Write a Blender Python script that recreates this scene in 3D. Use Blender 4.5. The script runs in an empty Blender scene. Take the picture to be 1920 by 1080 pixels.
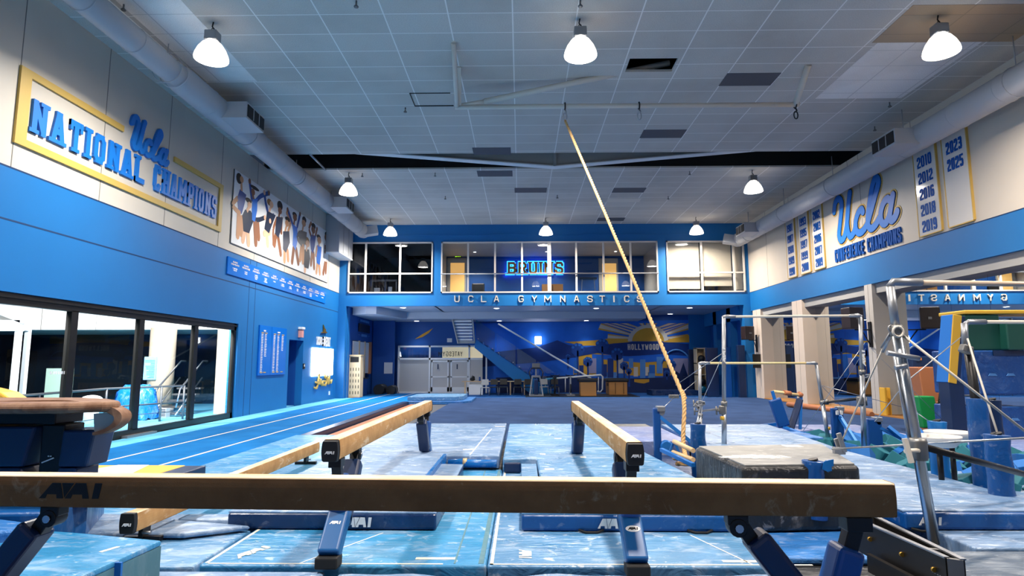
import bpy, math, random
from mathutils import Vector, Matrix
random.seed(7)
scn = bpy.context.scene
COL = scn.collection
R = math.radians

# ------------------------------------------------------------------ camera
F_PX, CAM_H = 1150.0, 1.8
_p, _y, _r = R(6.993), R(-.805), R(-.103)
FW = Vector((math.sin(_y)*math.cos(_p), math.cos(_y)*math.cos(_p), math.sin(_p)))
_rt = Vector((math.cos(_y), -math.sin(_y), 0)); _up = _rt.cross(FW)
RT = _rt*math.cos(_r) + _up*math.sin(_r); UP = -_rt*math.sin(_r) + _up*math.cos(_r)
CAM = Vector((0, 0, CAM_H))
cd = bpy.data.cameras.new('camera'); cam = bpy.data.objects.new('camera', cd); COL.objects.link(cam)
cd.sensor_width = 36; cd.lens = F_PX*36/1920; cd.clip_start = .05; cd.clip_end = 300
cam.matrix_world = Matrix(((RT.x, UP.x, -FW.x, 0), (RT.y, UP.y, -FW.y, 0), (RT.z, UP.z, -FW.z, CAM_H), (0, 0, 0, 1)))
scn.camera = cam

def at(px, py, x=None, y=None, z=None):
    """point of the room seen at a photo pixel, on a plane of known x, y or z"""
    d = FW + RT*((px-960)/F_PX) - UP*((py-540)/F_PX)
    if x is not None: t = (x-CAM.x)/d.x
    elif y is not None: t = (y-CAM.y)/d.y
    else: t = (z-CAM.z)/d.z
    return CAM + d*t

# ------------------------------------------------------------------ world, exposure
w = bpy.data.worlds.new('night'); scn.world = w; w.use_nodes = True
w.node_tree.nodes['Background'].inputs[0].default_value = (.03, .05, .09, 1)
w.node_tree.nodes['Background'].inputs[1].default_value = .35
scn.view_settings.view_transform = 'Standard'; scn.view_settings.look = 'None'
scn.view_settings.gamma = 1; scn.view_settings.use_curve_mapping = False
scn.view_settings.exposure = 0.55
scn.cycles.use_denoising = True
scn.cycles.max_bounces = 8; scn.cycles.diffuse_bounces = 4; scn.cycles.glossy_bounces = 4
scn.cycles.transmission_bounces = 4; scn.cycles.transparent_max_bounces = 12
scn.cycles.caustics_reflective = False; scn.cycles.caustics_refractive = False
scn.cycles.sample_clamp_indirect = 4
LAMP_W = 400      # watts of one high bay lamp
DOWN_W = 13       # watts of one recessed downlight
COURT_W = 430

# ------------------------------------------------------------------ room numbers (metres)
XL, XR, YB, ZC = -9.4, 11.75, 31.4, 9.0
YN, YW = -4.0, 38.0          # wall behind the camera, wall under the mezzanine
XM = 12.3                    # mirror plane
ZS = 4.75                    # underside of the mezzanine

# ------------------------------------------------------------------ materials
def hx(s):
    s = s.lstrip('#'); v = [int(s[i:i+2], 16)/255 for i in (0, 2, 4)]
    return tuple(((c+.055)/1.055)**2.4 if c > .04045 else c/12.92 for c in v)
M = {}
def mat(name, col=(.5, .5, .5), rough=.6, metal=0., spec=.5, emit=None, estr=0., alpha=1., coat=0.):
    m = bpy.data.materials.new(name); m.use_nodes = True
    b = m.node_tree.nodes['Principled BSDF']
    if isinstance(col, str): col = hx(col)
    b.inputs['Base Color'].default_value = (*col, 1)
    b.inputs['Roughness'].default_value = rough; b.inputs['Metallic'].default_value = metal
    b.inputs['Specular IOR Level'].default_value = spec; b.inputs['Coat Weight'].default_value = coat
    if emit is not None:
        if isinstance(emit, str): emit = hx(emit)
        b.inputs['Emission Color'].default_value = (*emit, 1); b.inputs['Emission Strength'].default_value = estr
    M[name] = m
    return m
def nd(m, t, **k):
    n = m.node_tree.nodes.new(t)
    for a, v in k.items():
        if a.startswith('i_'):
            key = a[2:].replace('_', ' '); n.inputs[key].default_value = v
        else: setattr(n, a, v)
    return n
def ln(m, a, b): m.node_tree.links.new(a, b)
def bsdf(m): return m.node_tree.nodes['Principled BSDF']
def coords(m, scale=(1, 1, 1), rot=(0, 0, 0)):
    tc = nd(m, 'ShaderNodeTexCoord'); mp = nd(m, 'ShaderNodeMapping')
    mp.inputs['Scale'].default_value = scale; mp.inputs['Rotation'].default_value = rot
    ln(m, tc.outputs['Object'], mp.inputs['Vector']); return mp.outputs['Vector']
def mixc(m, fac, a, b):
    n = nd(m, 'ShaderNodeMix', data_type='RGBA')
    for sock, v in ((n.inputs[0], fac), (n.inputs[6], a), (n.inputs[7], b)):
        if isinstance(v, (tuple, list)): sock.default_value = (*v, 1) if len(v) == 3 else v
        elif isinstance(v, (int, float)): sock.default_value = v
        else: ln(m, v, sock)
    return n.outputs[2]
def ramp(m, fac, stops):
    n = nd(m, 'ShaderNodeValToRGB'); e = n.color_ramp.elements
    while len(e) < len(stops): e.new(.5)
    for q, (p, v) in zip(e, stops):
        q.position = p; q.color = (v, v, v, 1) if isinstance(v, (int, float)) else (*v, 1)
    ln(m, fac, n.inputs[0]); return n.outputs[0]
def noise(m, vec, scale, detail=3, rough=.5, dist=0):
    n = nd(m, 'ShaderNodeTexNoise'); n.inputs['Scale'].default_value = scale; n.inputs['Detail'].default_value = detail
    n.inputs['Roughness'].default_value = rough; n.inputs['Distortion'].default_value = dist
    ln(m, vec, n.inputs['Vector']); return n.outputs['Fac']
def bump(m, h, strength=.3, dist=.02):
    n = nd(m, 'ShaderNodeBump'); n.inputs['Strength'].default_value = strength; n.inputs['Distance'].default_value = dist
    ln(m, h, n.inputs['Height']); ln(m, n.outputs[0], bsdf(m).inputs['Normal'])

def paint(name, col, rough=.55, var=.06, spec=.35):
    m = mat(name, col, rough, spec=spec); v = coords(m)
    c = hx(col) if isinstance(col, str) else col
    n = noise(m, v, 1.3, 5)
    ln(m, mixc(m, n, tuple(x*(1-var) for x in c), tuple(min(1, x*(1+var)) for x in c)), bsdf(m).inputs['Base Color'])
    bump(m, noise(m, v, 90, 2), .06, .004); return m
def vinyl(name, col, col2, chalk=.35, rough=.34, wr=.55, chalkcol=(.62, .70, .80)):
    """mat cover: wrinkled, scuffed, chalked"""
    m = mat(name, col, rough, spec=.5); v = coords(m)
    c, c2 = hx(col), hx(col2)
    big = ramp(m, noise(m, v, .9, 4, .6), [(.35, 0.), (.65, 1.)])
    base = mixc(m, big, c, c2)
    v2 = coords(m, (1, 2.2, 1), (0, 0, .4))
    ch = ramp(m, noise(m, v2, 2.6, 6, .62, .6), [(.52, 0.), (.74, 1.)])
    sp = ramp(m, noise(m, v, 9, 4, .6, .4), [(.60, 0.), (.68, 1.)])
    mx = nd(m, 'ShaderNodeMath', operation='MAXIMUM'); ln(m, ch, mx.inputs[0]); ln(m, sp, mx.inputs[1])
    ms = nd(m, 'ShaderNodeMath', operation='MULTIPLY'); ln(m, mx.outputs[0], ms.inputs[0]); ms.inputs[1].default_value = chalk
    ln(m, mixc(m, ms.outputs[0], base, chalkcol), bsdf(m).inputs['Base Color'])
    ln(m, ramp(m, noise(m, v, 3, 4), [(.3, rough-.1), (.7, rough+.14)]), bsdf(m).inputs['Roughness'])
    v3 = coords(m, (1, 3.5, 1), (0, 0, .25))
    bump(m, noise(m, v3, 2.6, 4, .55, 1.2), wr, .05); return m
def carpet(name, c1, c2, scale=220, rough=.95):
    m = mat(name, c1, rough, spec=.15); v = coords(m)
    a = mixc(m, noise(m, v, scale, 2), hx(c1), hx(c2))
    lo = noise(m, v, 1.1, 4)
    d = mixc(m, ramp(m, lo, [(.35, 0.), (.7, .35)]), a, tuple(min(1, x*1.7+.01) for x in hx(c2)))
    ln(m, d, bsdf(m).inputs['Base Color']); bump(m, noise(m, v, scale, 2), .4, .006); return m
def glass(name, tint=(1, 1, 1), refl=.08):
    """clear pane: see-through with a mirror-like share that grows towards grazing angles"""
    m = bpy.data.materials.new(name); m.use_nodes = True; nt = m.node_tree; nt.nodes.clear()
    N = lambda t: nt.nodes.new(t)
    o = N('ShaderNodeOutputMaterial'); t = N('ShaderNodeBsdfTransparent'); g = N('ShaderNodeBsdfGlossy')
    t.inputs[0].default_value = (*tint, 1); g.inputs['Roughness'].default_value = .01
    ge = N('ShaderNodeNewGeometry'); d = N('ShaderNodeVectorMath'); d.operation = 'DOT_PRODUCT'
    nt.links.new(ge.outputs['Normal'], d.inputs[0]); nt.links.new(ge.outputs['Incoming'], d.inputs[1])
    ab = N('ShaderNodeMath'); ab.operation = 'ABSOLUTE'; nt.links.new(d.outputs['Value'], ab.inputs[0])
    on = N('ShaderNodeMath'); on.operation = 'SUBTRACT'; on.inputs[0].default_value = 1; nt.links.new(ab.outputs[0], on.inputs[1])
    pw = N('ShaderNodeMath'); pw.operation = 'POWER'; pw.inputs[1].default_value = 5; nt.links.new(on.outputs[0], pw.inputs[0])
    ma = N('ShaderNodeMath'); ma.operation = 'MULTIPLY_ADD'; ma.inputs[1].default_value = 1-refl; ma.inputs[2].default_value = refl; ma.use_clamp = True; nt.links.new(pw.outputs[0], ma.inputs[0])
    x = N('ShaderNodeMixShader'); nt.links.new(ma.outputs[0], x.inputs[0])
    nt.links.new(t.outputs[0], x.inputs[1]); nt.links.new(g.outputs[0], x.inputs[2]); nt.links.new(x.outputs[0], o.inputs[0])
    M[name] = m; return m

paint('wall_blue', '#166cad', .5)
paint('wall_blue_deep', '#0f4c96', .55)
paint('wall_cream', '#cdc4b6', .5)
paint('wall_grey', '#a9a9a6', .6)
paint('soffit', '#b6bcc8', .6)
paint('col_cream', '#dccdbd', .5)
paint('col_grey', '#c0bcb6', .6)
mat('mullion', '#d9d2c8', .45); mat('black_frame', '#12110f', .35); mat('dark', '#08080a', .7)
mat('groove', '#0d3560', .8); mat('groove_grey', '#77746e', .8)
mat('white', '#e6e6e4', .5); mat('offwhite', '#cfc8bc', .6); mat('paper', '#dedede', .8)
mat('gold', '#cda956', .5); mat('sign_blue', '#0b72cc', .5); mat('sign_blue_deep', '#0b4f9e', .6, spec=.15)
mat('panel_blue', '#0c6fd0', .18, spec=.6); mat('outline', '#0c1c36', .6)
mat('steel', '#b9bcc0', .3, 1.); mat('galv', '#9a9da2', .42, .85); mat('dull_steel', '#7d7d7c', .45, .9)
mat('black_steel', '#17171a', .4, .4); mat('duct_grey', '#a8aaae', .5); mat('brass', '#b28b3c', .35, .8)
mat('black_rubber', '#0b0b0d', .5); mat('black_plastic', '#121214', .35)
mat('wood', '#b07a3c', .5); mat('wood_pale', '#d9b88a', .5); mat('bar_wood', '#d8c08a', .45)
mat('blue_steel', '#1a6fc0', .35, .2); mat('pad_blue', '#08468c', .36); mat('pad_navy', '#07244c', .36)
mat('pad_bright', '#0a62a8', .38); mat('edge_blue', '#0b63b4', .4)
mat('green', '#0c8a45', .5); mat('dark_green', '#0a4a40', .5); mat('tan_foam', '#b06f49', .6); mat('yellow', '#e2b03a', .5)
mat('teal_foam', '#0a6474', .8); mat('blue_foam', '#0e62ad', .8)
mat('white_plastic', '#e4e0da', .35); mat('orange_tape', '#d98a2e', .5)
mat('tape', '#e8dcc8', .6); mat('skin_a', '#c89268', .6); mat('skin_b', '#8a5636', .6); mat('skin_c', '#e0b08c', .6)
mat('hair_a', '#1c120e', .6); mat('hair_b', '#8a6232', .6); mat('leo_a', '#0f3f8a', .4); mat('leo_b', '#14203a', .4); mat('leo_c', '#1a6fd0', .4); mat('leo_d', '#3b3b42', .4)
mat('tile_gray', '#4b4e55', .7); mat('blind', '#cdbfab', .7)
mat('lens', '#ffffff', .4, emit=(1., .93, .85), estr=26)
mat('downlens', '#ffffff', .4, emit=(1., .95, .9), estr=12)
mat('exit_green', '#8fd21e', .5, emit='#9be01e', estr=2.2)
mat('neon_white', '#ffffff', .5, emit=(.95, .98, 1.), estr=9)
mat('neon_blue', '#2aa5ff', .5, emit='#2f9bff', estr=2.6)
mat('bruins_gold', '#d08a24', .5, spec=.2)
mat('door_lit', '#f2c67e', .6, emit='#f2b560', estr=.55)
mat('sconce_glow', '#ffffff', .5, emit=(.95, .97, 1.), estr=7)
mat('ball_teal', '#0d6f86', .3); mat('locker', '#d6bf98', .5)
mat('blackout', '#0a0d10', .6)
mat('pale_green', '#9fb8a8', .6)
glass('glass_clear', (.94, .96, .97), .045); glass('glass_dark', (.6, .64, .7), .05); glass('glass_balustrade', (.5, .85, .95), .07)
glass('glass_court', (.95, .97, .98), .015)
m = mat('mirror', (.86, .89, .9), .0, 1.)
carpet('carpet_fx', '#20355c', '#304a74'); carpet('carpet_lane', '#005c9e', '#0a6aaa', 160); carpet('carpet_light', '#52a6cf', '#68b4d8', 160)
carpet('carpet_dark', '#1f4c86', '#2a5f9c', 160); carpet('carpet_near', '#2a66b2', '#3c78bd')
vinyl('vinyl_teal', '#2a7cb0', '#4090bf', .45); vinyl('vinyl_blue', '#467fae', '#6092bc', .62)
vinyl('vinyl_pale', '#6084ac', '#7c95b6', .60); vinyl('vinyl_lilac', '#6a7fb4', '#8c93b8', .45, .4)
vinyl('vinyl_royal', '#0a4788', '#0d5498', .12, .32, .3); vinyl('vinyl_navy', '#072650', '#093060', .08, .3, .2)
vinyl('vinyl_grey', '#74777a', '#8b8c8a', .25, .5, .35, (.8, .78, .76)); vinyl('vinyl_charcoal', '#16181b', '#24272b', .3, .4, .9, (.5, .5, .52))
vinyl('vinyl_slate', '#36475a', '#435468', .30, .42, .6); vinyl('vinyl_mid', '#2a6cb6', '#3a7cc2', .25, .34, .7)
vinyl('vinyl_edge', '#0a63ae', '#0c6cb8', .15, .3, .2); vinyl('tarp', '#0a5fb4', '#0f6cc4', .15, .22, 1.)
vinyl('vinyl_runway', '#3a4a78', '#48608f', .5, .35, .5); vinyl('sidegrey', '#46707f', '#4e7a88', .1, .8, .1)

m = mat('suede', '#b98a56', .85, spec=.15); v = coords(m)
a = mixc(m, ramp(m, noise(m, v, 5, 5, .6), [(.3, 0.), (.7, 1.)]), hx('#a57c50'), hx('#c79d6a'))
a = mixc(m, ramp(m, noise(m, coords(m, (3, 1, 3)), 4, 6, .65, .5), [(.56, 0.), (.72, .75)]), a, hx('#e6d2b6'))
ln(m, a, bsdf(m).inputs['Base Color']); bump(m, noise(m, v, 160, 3), .25, .003)
m = mat('suede_front_shaded', '#9a6b40', .9, spec=.1); v = coords(m)  # darker copy of suede: shade on the front beam's side put into the colour
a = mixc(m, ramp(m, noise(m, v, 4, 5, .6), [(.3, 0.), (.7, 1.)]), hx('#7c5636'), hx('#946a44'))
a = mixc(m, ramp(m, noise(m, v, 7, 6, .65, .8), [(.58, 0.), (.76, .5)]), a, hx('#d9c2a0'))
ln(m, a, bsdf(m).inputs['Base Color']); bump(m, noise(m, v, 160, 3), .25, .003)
m = mat('leather', '#8a5a3c', .6, spec=.3); v = coords(m)
a = mixc(m, ramp(m, noise(m, v, 6, 5, .6), [(.35, 0.), (.7, 1.)]), hx('#6e4a34'), hx('#9a7860'))
ln(m, a, bsdf(m).inputs['Base Color']); bump(m, noise(m, v, 40, 4), .3, .006)
m = mat('concrete_col', '#a39886', .8); v = coords(m); bump(m, noise(m, v, 30, 5), .2, .01)
m = mat('facade', '#fbf5ef', .6)
# ceiling tiles: grid of 1.34 x .757 m with pale rails
def tiles(name, c1, c2, rail, line_mix=.8):
    m = mat(name, c1, .8, spec=.2); tc = nd(m, 'ShaderNodeTexCoord'); sx = nd(m, 'ShaderNodeSeparateXYZ'); ln(m, tc.outputs['Object'], sx.inputs[0])
    def band(sock, off, per, wd):
        a = nd(m, 'ShaderNodeMath', operation='ADD'); ln(m, sock, a.inputs[0]); a.inputs[1].default_value = off
        d = nd(m, 'ShaderNodeMath', operation='DIVIDE'); ln(m, a.outputs[0], d.inputs[0]); d.inputs[1].default_value = per
        f = nd(m, 'ShaderNodeMath', operation='FRACT'); ln(m, d.outputs[0], f.inputs[0])
        l = nd(m, 'ShaderNodeMath', operation='LESS_THAN'); ln(m, f.outputs[0], l.inputs[0]); l.inputs[1].default_value = wd/per
        fl = nd(m, 'ShaderNodeMath', operation='FLOOR'); ln(m, d.outputs[0], fl.inputs[0])
        return l.outputs[0], fl.outputs[0]
    bx_, ix = band(sx.outputs['X'], 40.2-1.02+.0, 1.34, .028); by_, iy = band(sx.outputs['Y'], -11.723+.757*30, .757, .022)
    mx = nd(m, 'ShaderNodeMath', operation='MAXIMUM'); ln(m, bx_, mx.inputs[0]); ln(m, by_, mx.inputs[1])
    cb = nd(m, 'ShaderNodeCombineXYZ'); ln(m, ix, cb.inputs[0]); ln(m, iy, cb.inputs[1])
    wn = nd(m, 'ShaderNodeTexWhiteNoise'); ln(m, cb.outputs[0], wn.inputs[0])
    t = mixc(m, wn.outputs[0], hx(c1), hx(c2))
    sp = ramp(m, noise(m, tc.outputs['Object'], 60, 3, .7), [(.35, 0.), (.6, 1.)])
    t = mixc(m, sp, tuple(x*.82 for x in hx(c1)), t)
    st = ramp(m, noise(m, tc.outputs['Object'], .35, 4, .6), [(.45, 0.), (.75, .35)])
    t = mixc(m, st, t, hx('#8d8378'))
    ml = nd(m, 'ShaderNodeMath', operation='MULTIPLY'); ln(m, mx.outputs[0], ml.inputs[0]); ml.inputs[1].default_value = line_mix
    ln(m, mixc(m, ml.outputs[0], t, hx(rail)), bsdf(m).inputs['Base Color']); return m
tiles('ceiling_tiles', '#c6c1b8', '#d4cfc6', '#f4f1ec'); tiles('ceiling_tiles_white', '#f3efe8', '#f6f2ec', '#a8a6a2', .5); tiles('ceiling_tiles_tan', '#b89c7c', '#a3937f', '#7a7060', .5)

# ------------------------------------------------------------------ mesh builder
ORG = {}
class MB:
    def __init__(s): s.v = []; s.f = []; s.mi = []; s.mats = []; s.cur = 0; s.smooth = set()
    def use(s, name):
        if name not in s.mats: s.mats.append(name)
        s.cur = s.mats.index(name); return s
    def face(s, idx, sm=False):
        if sm: s.smooth.add(len(s.f))
        s.f.append(tuple(idx)); s.mi.append(s.cur)
    def add(s, pts, faces, sm=False):
        o = len(s.v); s.v += [tuple(p) for p in pts]
        for f in faces: s.face([i+o for i in f], sm)
        return s
    def hexa(s, p): # 8 points, bottom ring then top ring
        return s.add(p, [(3, 2, 1, 0), (4, 5, 6, 7), (0, 1, 5, 4), (1, 2, 6, 5), (2, 3, 7, 6), (3, 0, 4, 7)])
    def box(s, x0, x1, y0, y1, z0, z1):
        if x0 > x1: x0, x1 = x1, x0
        if y0 > y1: y0, y1 = y1, y0
        if z0 > z1: z0, z1 = z1, z0
        return s.hexa([(x0, y0, z0), (x1, y0, z0), (x1, y1, z0), (x0, y1, z0), (x0, y0, z1), (x1, y0, z1), (x1, y1, z1), (x0, y1, z1)])
    def obox(s, c, sx, sy, sz, rot=(0, 0, 0)):
        from mathutils import Euler
        m = Euler(rot).to_matrix(); c = Vector(c)
        P = [c + m @ Vector((a*sx/2, b*sy/2, d*sz/2)) for d in (-1, 1) for a, b in ((-1, -1), (1, -1), (1, 1), (-1, 1))]
        return s.hexa(P)
    def bar(s, p0, p1, w, h, side=(1, 0, 0)):
        """box beam from p0 to p1; w along side, h across"""
        p0, p1 = Vector(p0), Vector(p1); d = (p1-p0).normalized(); a = Vector(side); a = (a-d*a.dot(d)).normalized(); b = d.cross(a)
        P = []
        for q in (p0, p1): P += [q+a*(w/2*i)+b*(h/2*j) for i, j in ((-1, -1), (1, -1), (1, 1), (-1, 1))]
        return s.hexa(P)
    def tube(s, path, r, n=12, caps=True, closed=False):
        path = [Vector(p) for p in path]; rs = r if isinstance(r, (list, tuple)) else [r]*len(path)
        o = len(s.v); k = len(path); prev = None
        for i, p in enumerate(path):
            if closed: d = path[(i+1) % k]-path[i-1]
            else: d = (path[min(i+1, k-1)]-path[max(i-1, 0)])
            d.normalize()
            if prev is None:
                a = Vector((0, 0, 1)) if abs(d.z) < .9 else Vector((1, 0, 0))
            else: a = prev
            a = (a-d*a.dot(d)).normalized(); prev = a; b = d.cross(a)
            for j in range(n):
                t = 2*math.pi*j/n; s.v.append(tuple(p+a*(rs[i]*math.cos(t))+b*(rs[i]*math.sin(t))))
        for i in range(k if closed else k-1):
            i2 = (i+1) % k
            for j in range(n):
                j2 = (j+1) % n; s.face((o+i*n+j, o+i*n+j2, o+i2*n+j2, o+i2*n+j), True)
        if caps and not closed:
            s.face([o+j for j in range(n)][::-1]); s.face([o+(k-1)*n+j for j in range(n)])
        return s
    def lathe(s, c, prof, n=32, axis='z', sm=True, cap=True):
        o = len(s.v); c = Vector(c)
        for r, h in prof:
            for j in range(n):
                t = 2*math.pi*j/n; x, y = r*math.cos(t), r*math.sin(t)
                q = {'z': (x, y, h), 'y': (x, h, y), 'x': (h, x, y)}[axis]; s.v.append(tuple(c+Vector(q)))
        for i in range(len(prof)-1):
            for j in range(n):
                j2 = (j+1) % n; s.face((o+i*n+j, o+i*n+j2, o+(i+1)*n+j2, o+(i+1)*n+j), sm)
        if cap:
            s.face([o+j for j in range(n)][::-1]); s.face([o+(len(prof)-1)*n+j for j in range(n)])
        return s
    def prism(s, poly, o, u, v, d0, d1):
        """2D polygon poly in the frame o,u,v pushed from d0 to d1 along u x v"""
        o, u, v = Vector(o), Vector(u), Vector(v); nn = u.cross(v).normalized(); k = len(poly)
        P = [o+u*a+v*b+nn*d0 for a, b in poly]+[o+u*a+v*b+nn*d1 for a, b in poly]
        F = [list(range(k))[::-1], list(range(k, 2*k))]+[(i, (i+1) % k, k+(i+1) % k, k+i) for i in range(k)]
        return s.add(P, F)
    def slab(s, poly, z0, z1):
        return s.prism([(p[0], p[1]) for p in poly], (0, 0, 0), (1, 0, 0), (0, 1, 0), z0, z1)
    def sphere(s, c, r, n=16, sc=(1, 1, 1)):
        o = len(s.v); c = Vector(c); rings = n//2
        for i in range(rings+1):
            t = math.pi*i/rings
            for j in range(n):
                q = 2*math.pi*j/n; s.v.append((c.x+r*sc[0]*math.sin(t)*math.cos(q), c.y+r*sc[1]*math.sin(t)*math.sin(q), c.z+r*sc[2]*math.cos(t)))
        for i in range(rings):
            for j in range(n):
                j2 = (j+1) % n; s.face((o+i*n+j, o+(i+1)*n+j, o+(i+1)*n+j2, o+i*n+j2), True)
        return s
    def build(s, name, material=None, parent=None, bev=0, local=False, segs=2, sub=0):
        if material: mats = [material]+[x for x in s.mats[1:]] if s.mats and len(s.mats) > 1 else [material]
        else: mats = s.mats
        if not s.v: return None
        if local: org = Vector((0, 0, 0))
        elif parent is not None: org = ORG.get(parent.name, Vector((0, 0, 0)))
        else:
            xs = [p[0] for p in s.v]; ys = [p[1] for p in s.v]; zs = [p[2] for p in s.v]
            org = Vector(((min(xs)+max(xs))/2, (min(ys)+max(ys))/2, min(zs)))
        me = bpy.data.meshes.new(name)
        me.from_pydata([tuple(Vector(p)-org) for p in s.v], [], s.f)
        for x in mats: me.materials.append(M[x])
        for i, p in enumerate(me.polygons):
            p.material_index = s.mi[i] if len(mats) > 1 else 0
            if i in s.smooth: p.use_smooth = True
        me.validate(clean_customdata=False); me.update()
        ob = bpy.data.objects.new(name, me); COL.objects.link(ob)
        if parent is not None: ob.parent = parent; ORG[ob.name] = org
        else: ob.location = org; ORG[ob.name] = org
        if bev:
            b = ob.modifiers.new('bevel', 'BEVEL'); b.width = bev; b.segments = segs; b.limit_method = 'ANGLE'; b.angle_limit = R(40)
        if sub:
            q = ob.modifiers.new('sub', 'SUBSURF'); q.levels = q.render_levels = sub
        return ob
def thing(name, label, cat, loc=(0, 0, 0), group=None):
    o = bpy.data.objects.new(name, None); COL.objects.link(o); o.location = loc; o.empty_display_size = .1
    o['label'] = label; o['category'] = cat
    if group: o['group'] = group
    ORG[o.name] = Vector(loc); return o
def tag(o, label, cat, group=None):
    o['label'] = label; o['category'] = cat
    if group: o['group'] = group
    return o
def struct(o, kind='structure'): o['kind'] = kind; return o
def dup(o, parent=None):
    c = o.copy(); COL.objects.link(c); c.parent = parent
    for ch in list(o.children): dup(ch, c)
    return c
def lamp(name, kind, loc, power, col=(1, .95, .9), size=.5, rot=(0, 0, 0), spread=None, parent=None, spot=None, blend=.3):
    l = bpy.data.lights.new(name, kind); l.energy = power; l.color = col
    if kind == 'AREA':
        l.shape = 'DISK'; l.size = size
        if spread: l.spread = R(spread)
    elif kind == 'SPOT': l.spot_size = R(spot); l.spot_blend = blend; l.shadow_soft_size = size
    else: l.shadow_soft_size = size
    o = bpy.data.objects.new(name, l); COL.objects.link(o); o.rotation_euler = rot
    if parent is not None: o.parent = parent; o.location = Vector(loc)-ORG[parent.name]
    else: o.location = loc
    return o

# ------------------------------------------------------------------ lettering
_L = {
 'A': [[(0, 0), (.42, 1), (.58, 1), (1, 0)], [(.2, .34), (.8, .34)]], 'B': [[(0, 0), (0, 1), (.75, 1), (1, .85), (1, .65), (.8, .52), (1, .38), (1, .15), (.78, 0), (0, 0)], [(0, .52), (.8, .52)]],
 'C': [[(1, .79), (.8, 1), (.2, 1), (0, .8), (0, .2), (.2, 0), (.8, 0), (1, .21)]], 'D': [[(0, 0), (0, 1), (.7, 1), (1, .8), (1, .2), (.7, 0), (0, 0)]],
 'E': [[(1, 1), (0, 1), (0, 0), (1, 0)], [(0, .5), (.75, .5)]], 'F': [[(1, 1), (0, 1), (0, 0)], [(0, .5), (.75, .5)]],
 'G': [[(1, .83), (.8, 1), (.2, 1), (0, .8), (0, .2), (.2, 0), (.8, 0), (1, .2), (1, .48), (.6, .48)]], 'H': [[(0, 0), (0, 1)], [(1, 0), (1, 1)], [(0, .5), (1, .5)]],
 'I': [[(.5, 0), (.5, 1)]], 'J': [[(0, .3), (0, .2), (.2, 0), (.7, 0), (1, .2), (1, 1)]], 'K': [[(0, 0), (0, 1)], [(1, 1), (0, .4)], [(.35, .6), (1, 0)]],
 'L': [[(0, 1), (0, 0), (1, 0)]], 'M': [[(0, 0), (0, 1), (.5, .3), (1, 1), (1, 0)]], 'N': [[(0, 0), (0, 1), (1, 0), (1, 1)]],
 'O': [[(.25, 0), (0, .2), (0, .8), (.25, 1), (.75, 1), (1, .8), (1, .2), (.75, 0), (.25, 0)]], 'P': [[(0, 0), (0, 1), (.75, 1), (1, .82), (1, .6), (.75, .44), (0, .44)]],
 'R': [[(0, 0), (0, 1), (.75, 1), (1, .82), (1, .62), (.75, .46), (0, .46)], [(.6, .46), (1, 0)]],
 'S': [[(1, .78), (1, .85), (.8, 1), (.2, 1), (0, .82), (0, .66), (.2, .53), (.8, .47), (1, .34), (1, .16), (.8, 0), (.2, 0), (0, .15), (0, .22)]],
 'T': [[(0, 1), (1, 1)], [(.5, 1), (.5, 0)]], 'U': [[(0, 1), (0, .2), (.2, 0), (.8, 0), (1, .2), (1, 1)]], 'V': [[(0, 1), (.5, 0), (1, 1)]],
 'W': [[(0, 1), (.25, 0), (.5, .7), (.75, 0), (1, 1)]], 'X': [[(0, 0), (1, 1)], [(0, 1), (1, 0)]], 'Y': [[(0, 1), (.5, .45), (1, 1)], [(.5, .45), (.5, 0)]],
 '0': [[(.2, 0), (0, .15), (0, .85), (.2, 1), (.8, 1), (1, .85), (1, .15), (.8, 0), (.2, 0)]], '1': [[(.25, 1), (.6, 1), (.6, 0)]],
 '2': [[(0, .8), (0, .87), (.2, 1), (.8, 1), (1, .85), (1, .6), (0, .22), (0, 0), (1, 0)]], '3': [[(0, .87), (.2, 1), (.8, 1), (1, .85), (1, .62), (.8, .52), (1, .4), (1, .15), (.8, 0), (.2, 0), (0, .13)], [(.4, .52), (.8, .52)]],
 '5': [[(1, 1), (0, 1), (0, .56), (.8, .56), (1, .42), (1, .15), (.8, 0), (.2, 0), (0, .13)]], '6': [[(1, .87), (.8, 1), (.2, 1), (0, .85), (0, .15), (.2, 0), (.8, 0), (1, .15), (1, .42), (.8, .55), (0, .55)]],
 '7': [[(0, 1), (1, 1), (1, .8), (.4, 0)]], '8': [[(.2, .52), (0, .65), (0, .87), (.2, 1), (.8, 1), (1, .87), (1, .65), (.8, .52), (.2, .52), (0, .4), (0, .15), (.2, 0), (.8, 0), (1, .15), (1, .4), (.8, .52)]],
 '9': [[(0, .13), (.2, 0), (.8, 0), (1, .15), (1, .85), (.8, 1), (.2, 1), (0, .85), (0, .58), (.2, .45), (1, .45)]],
 '.': [[(.4, 0), (.5, 0)]], '-': [[(.1, .5), (.9, .5)]],
}
NARROW = {'I': .32, '1': .6, '.': .3, ' ': .5, 'M': 1.28, 'W': 1.3, 'J': .9}
_n = [0]; EPS = .0005
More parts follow.
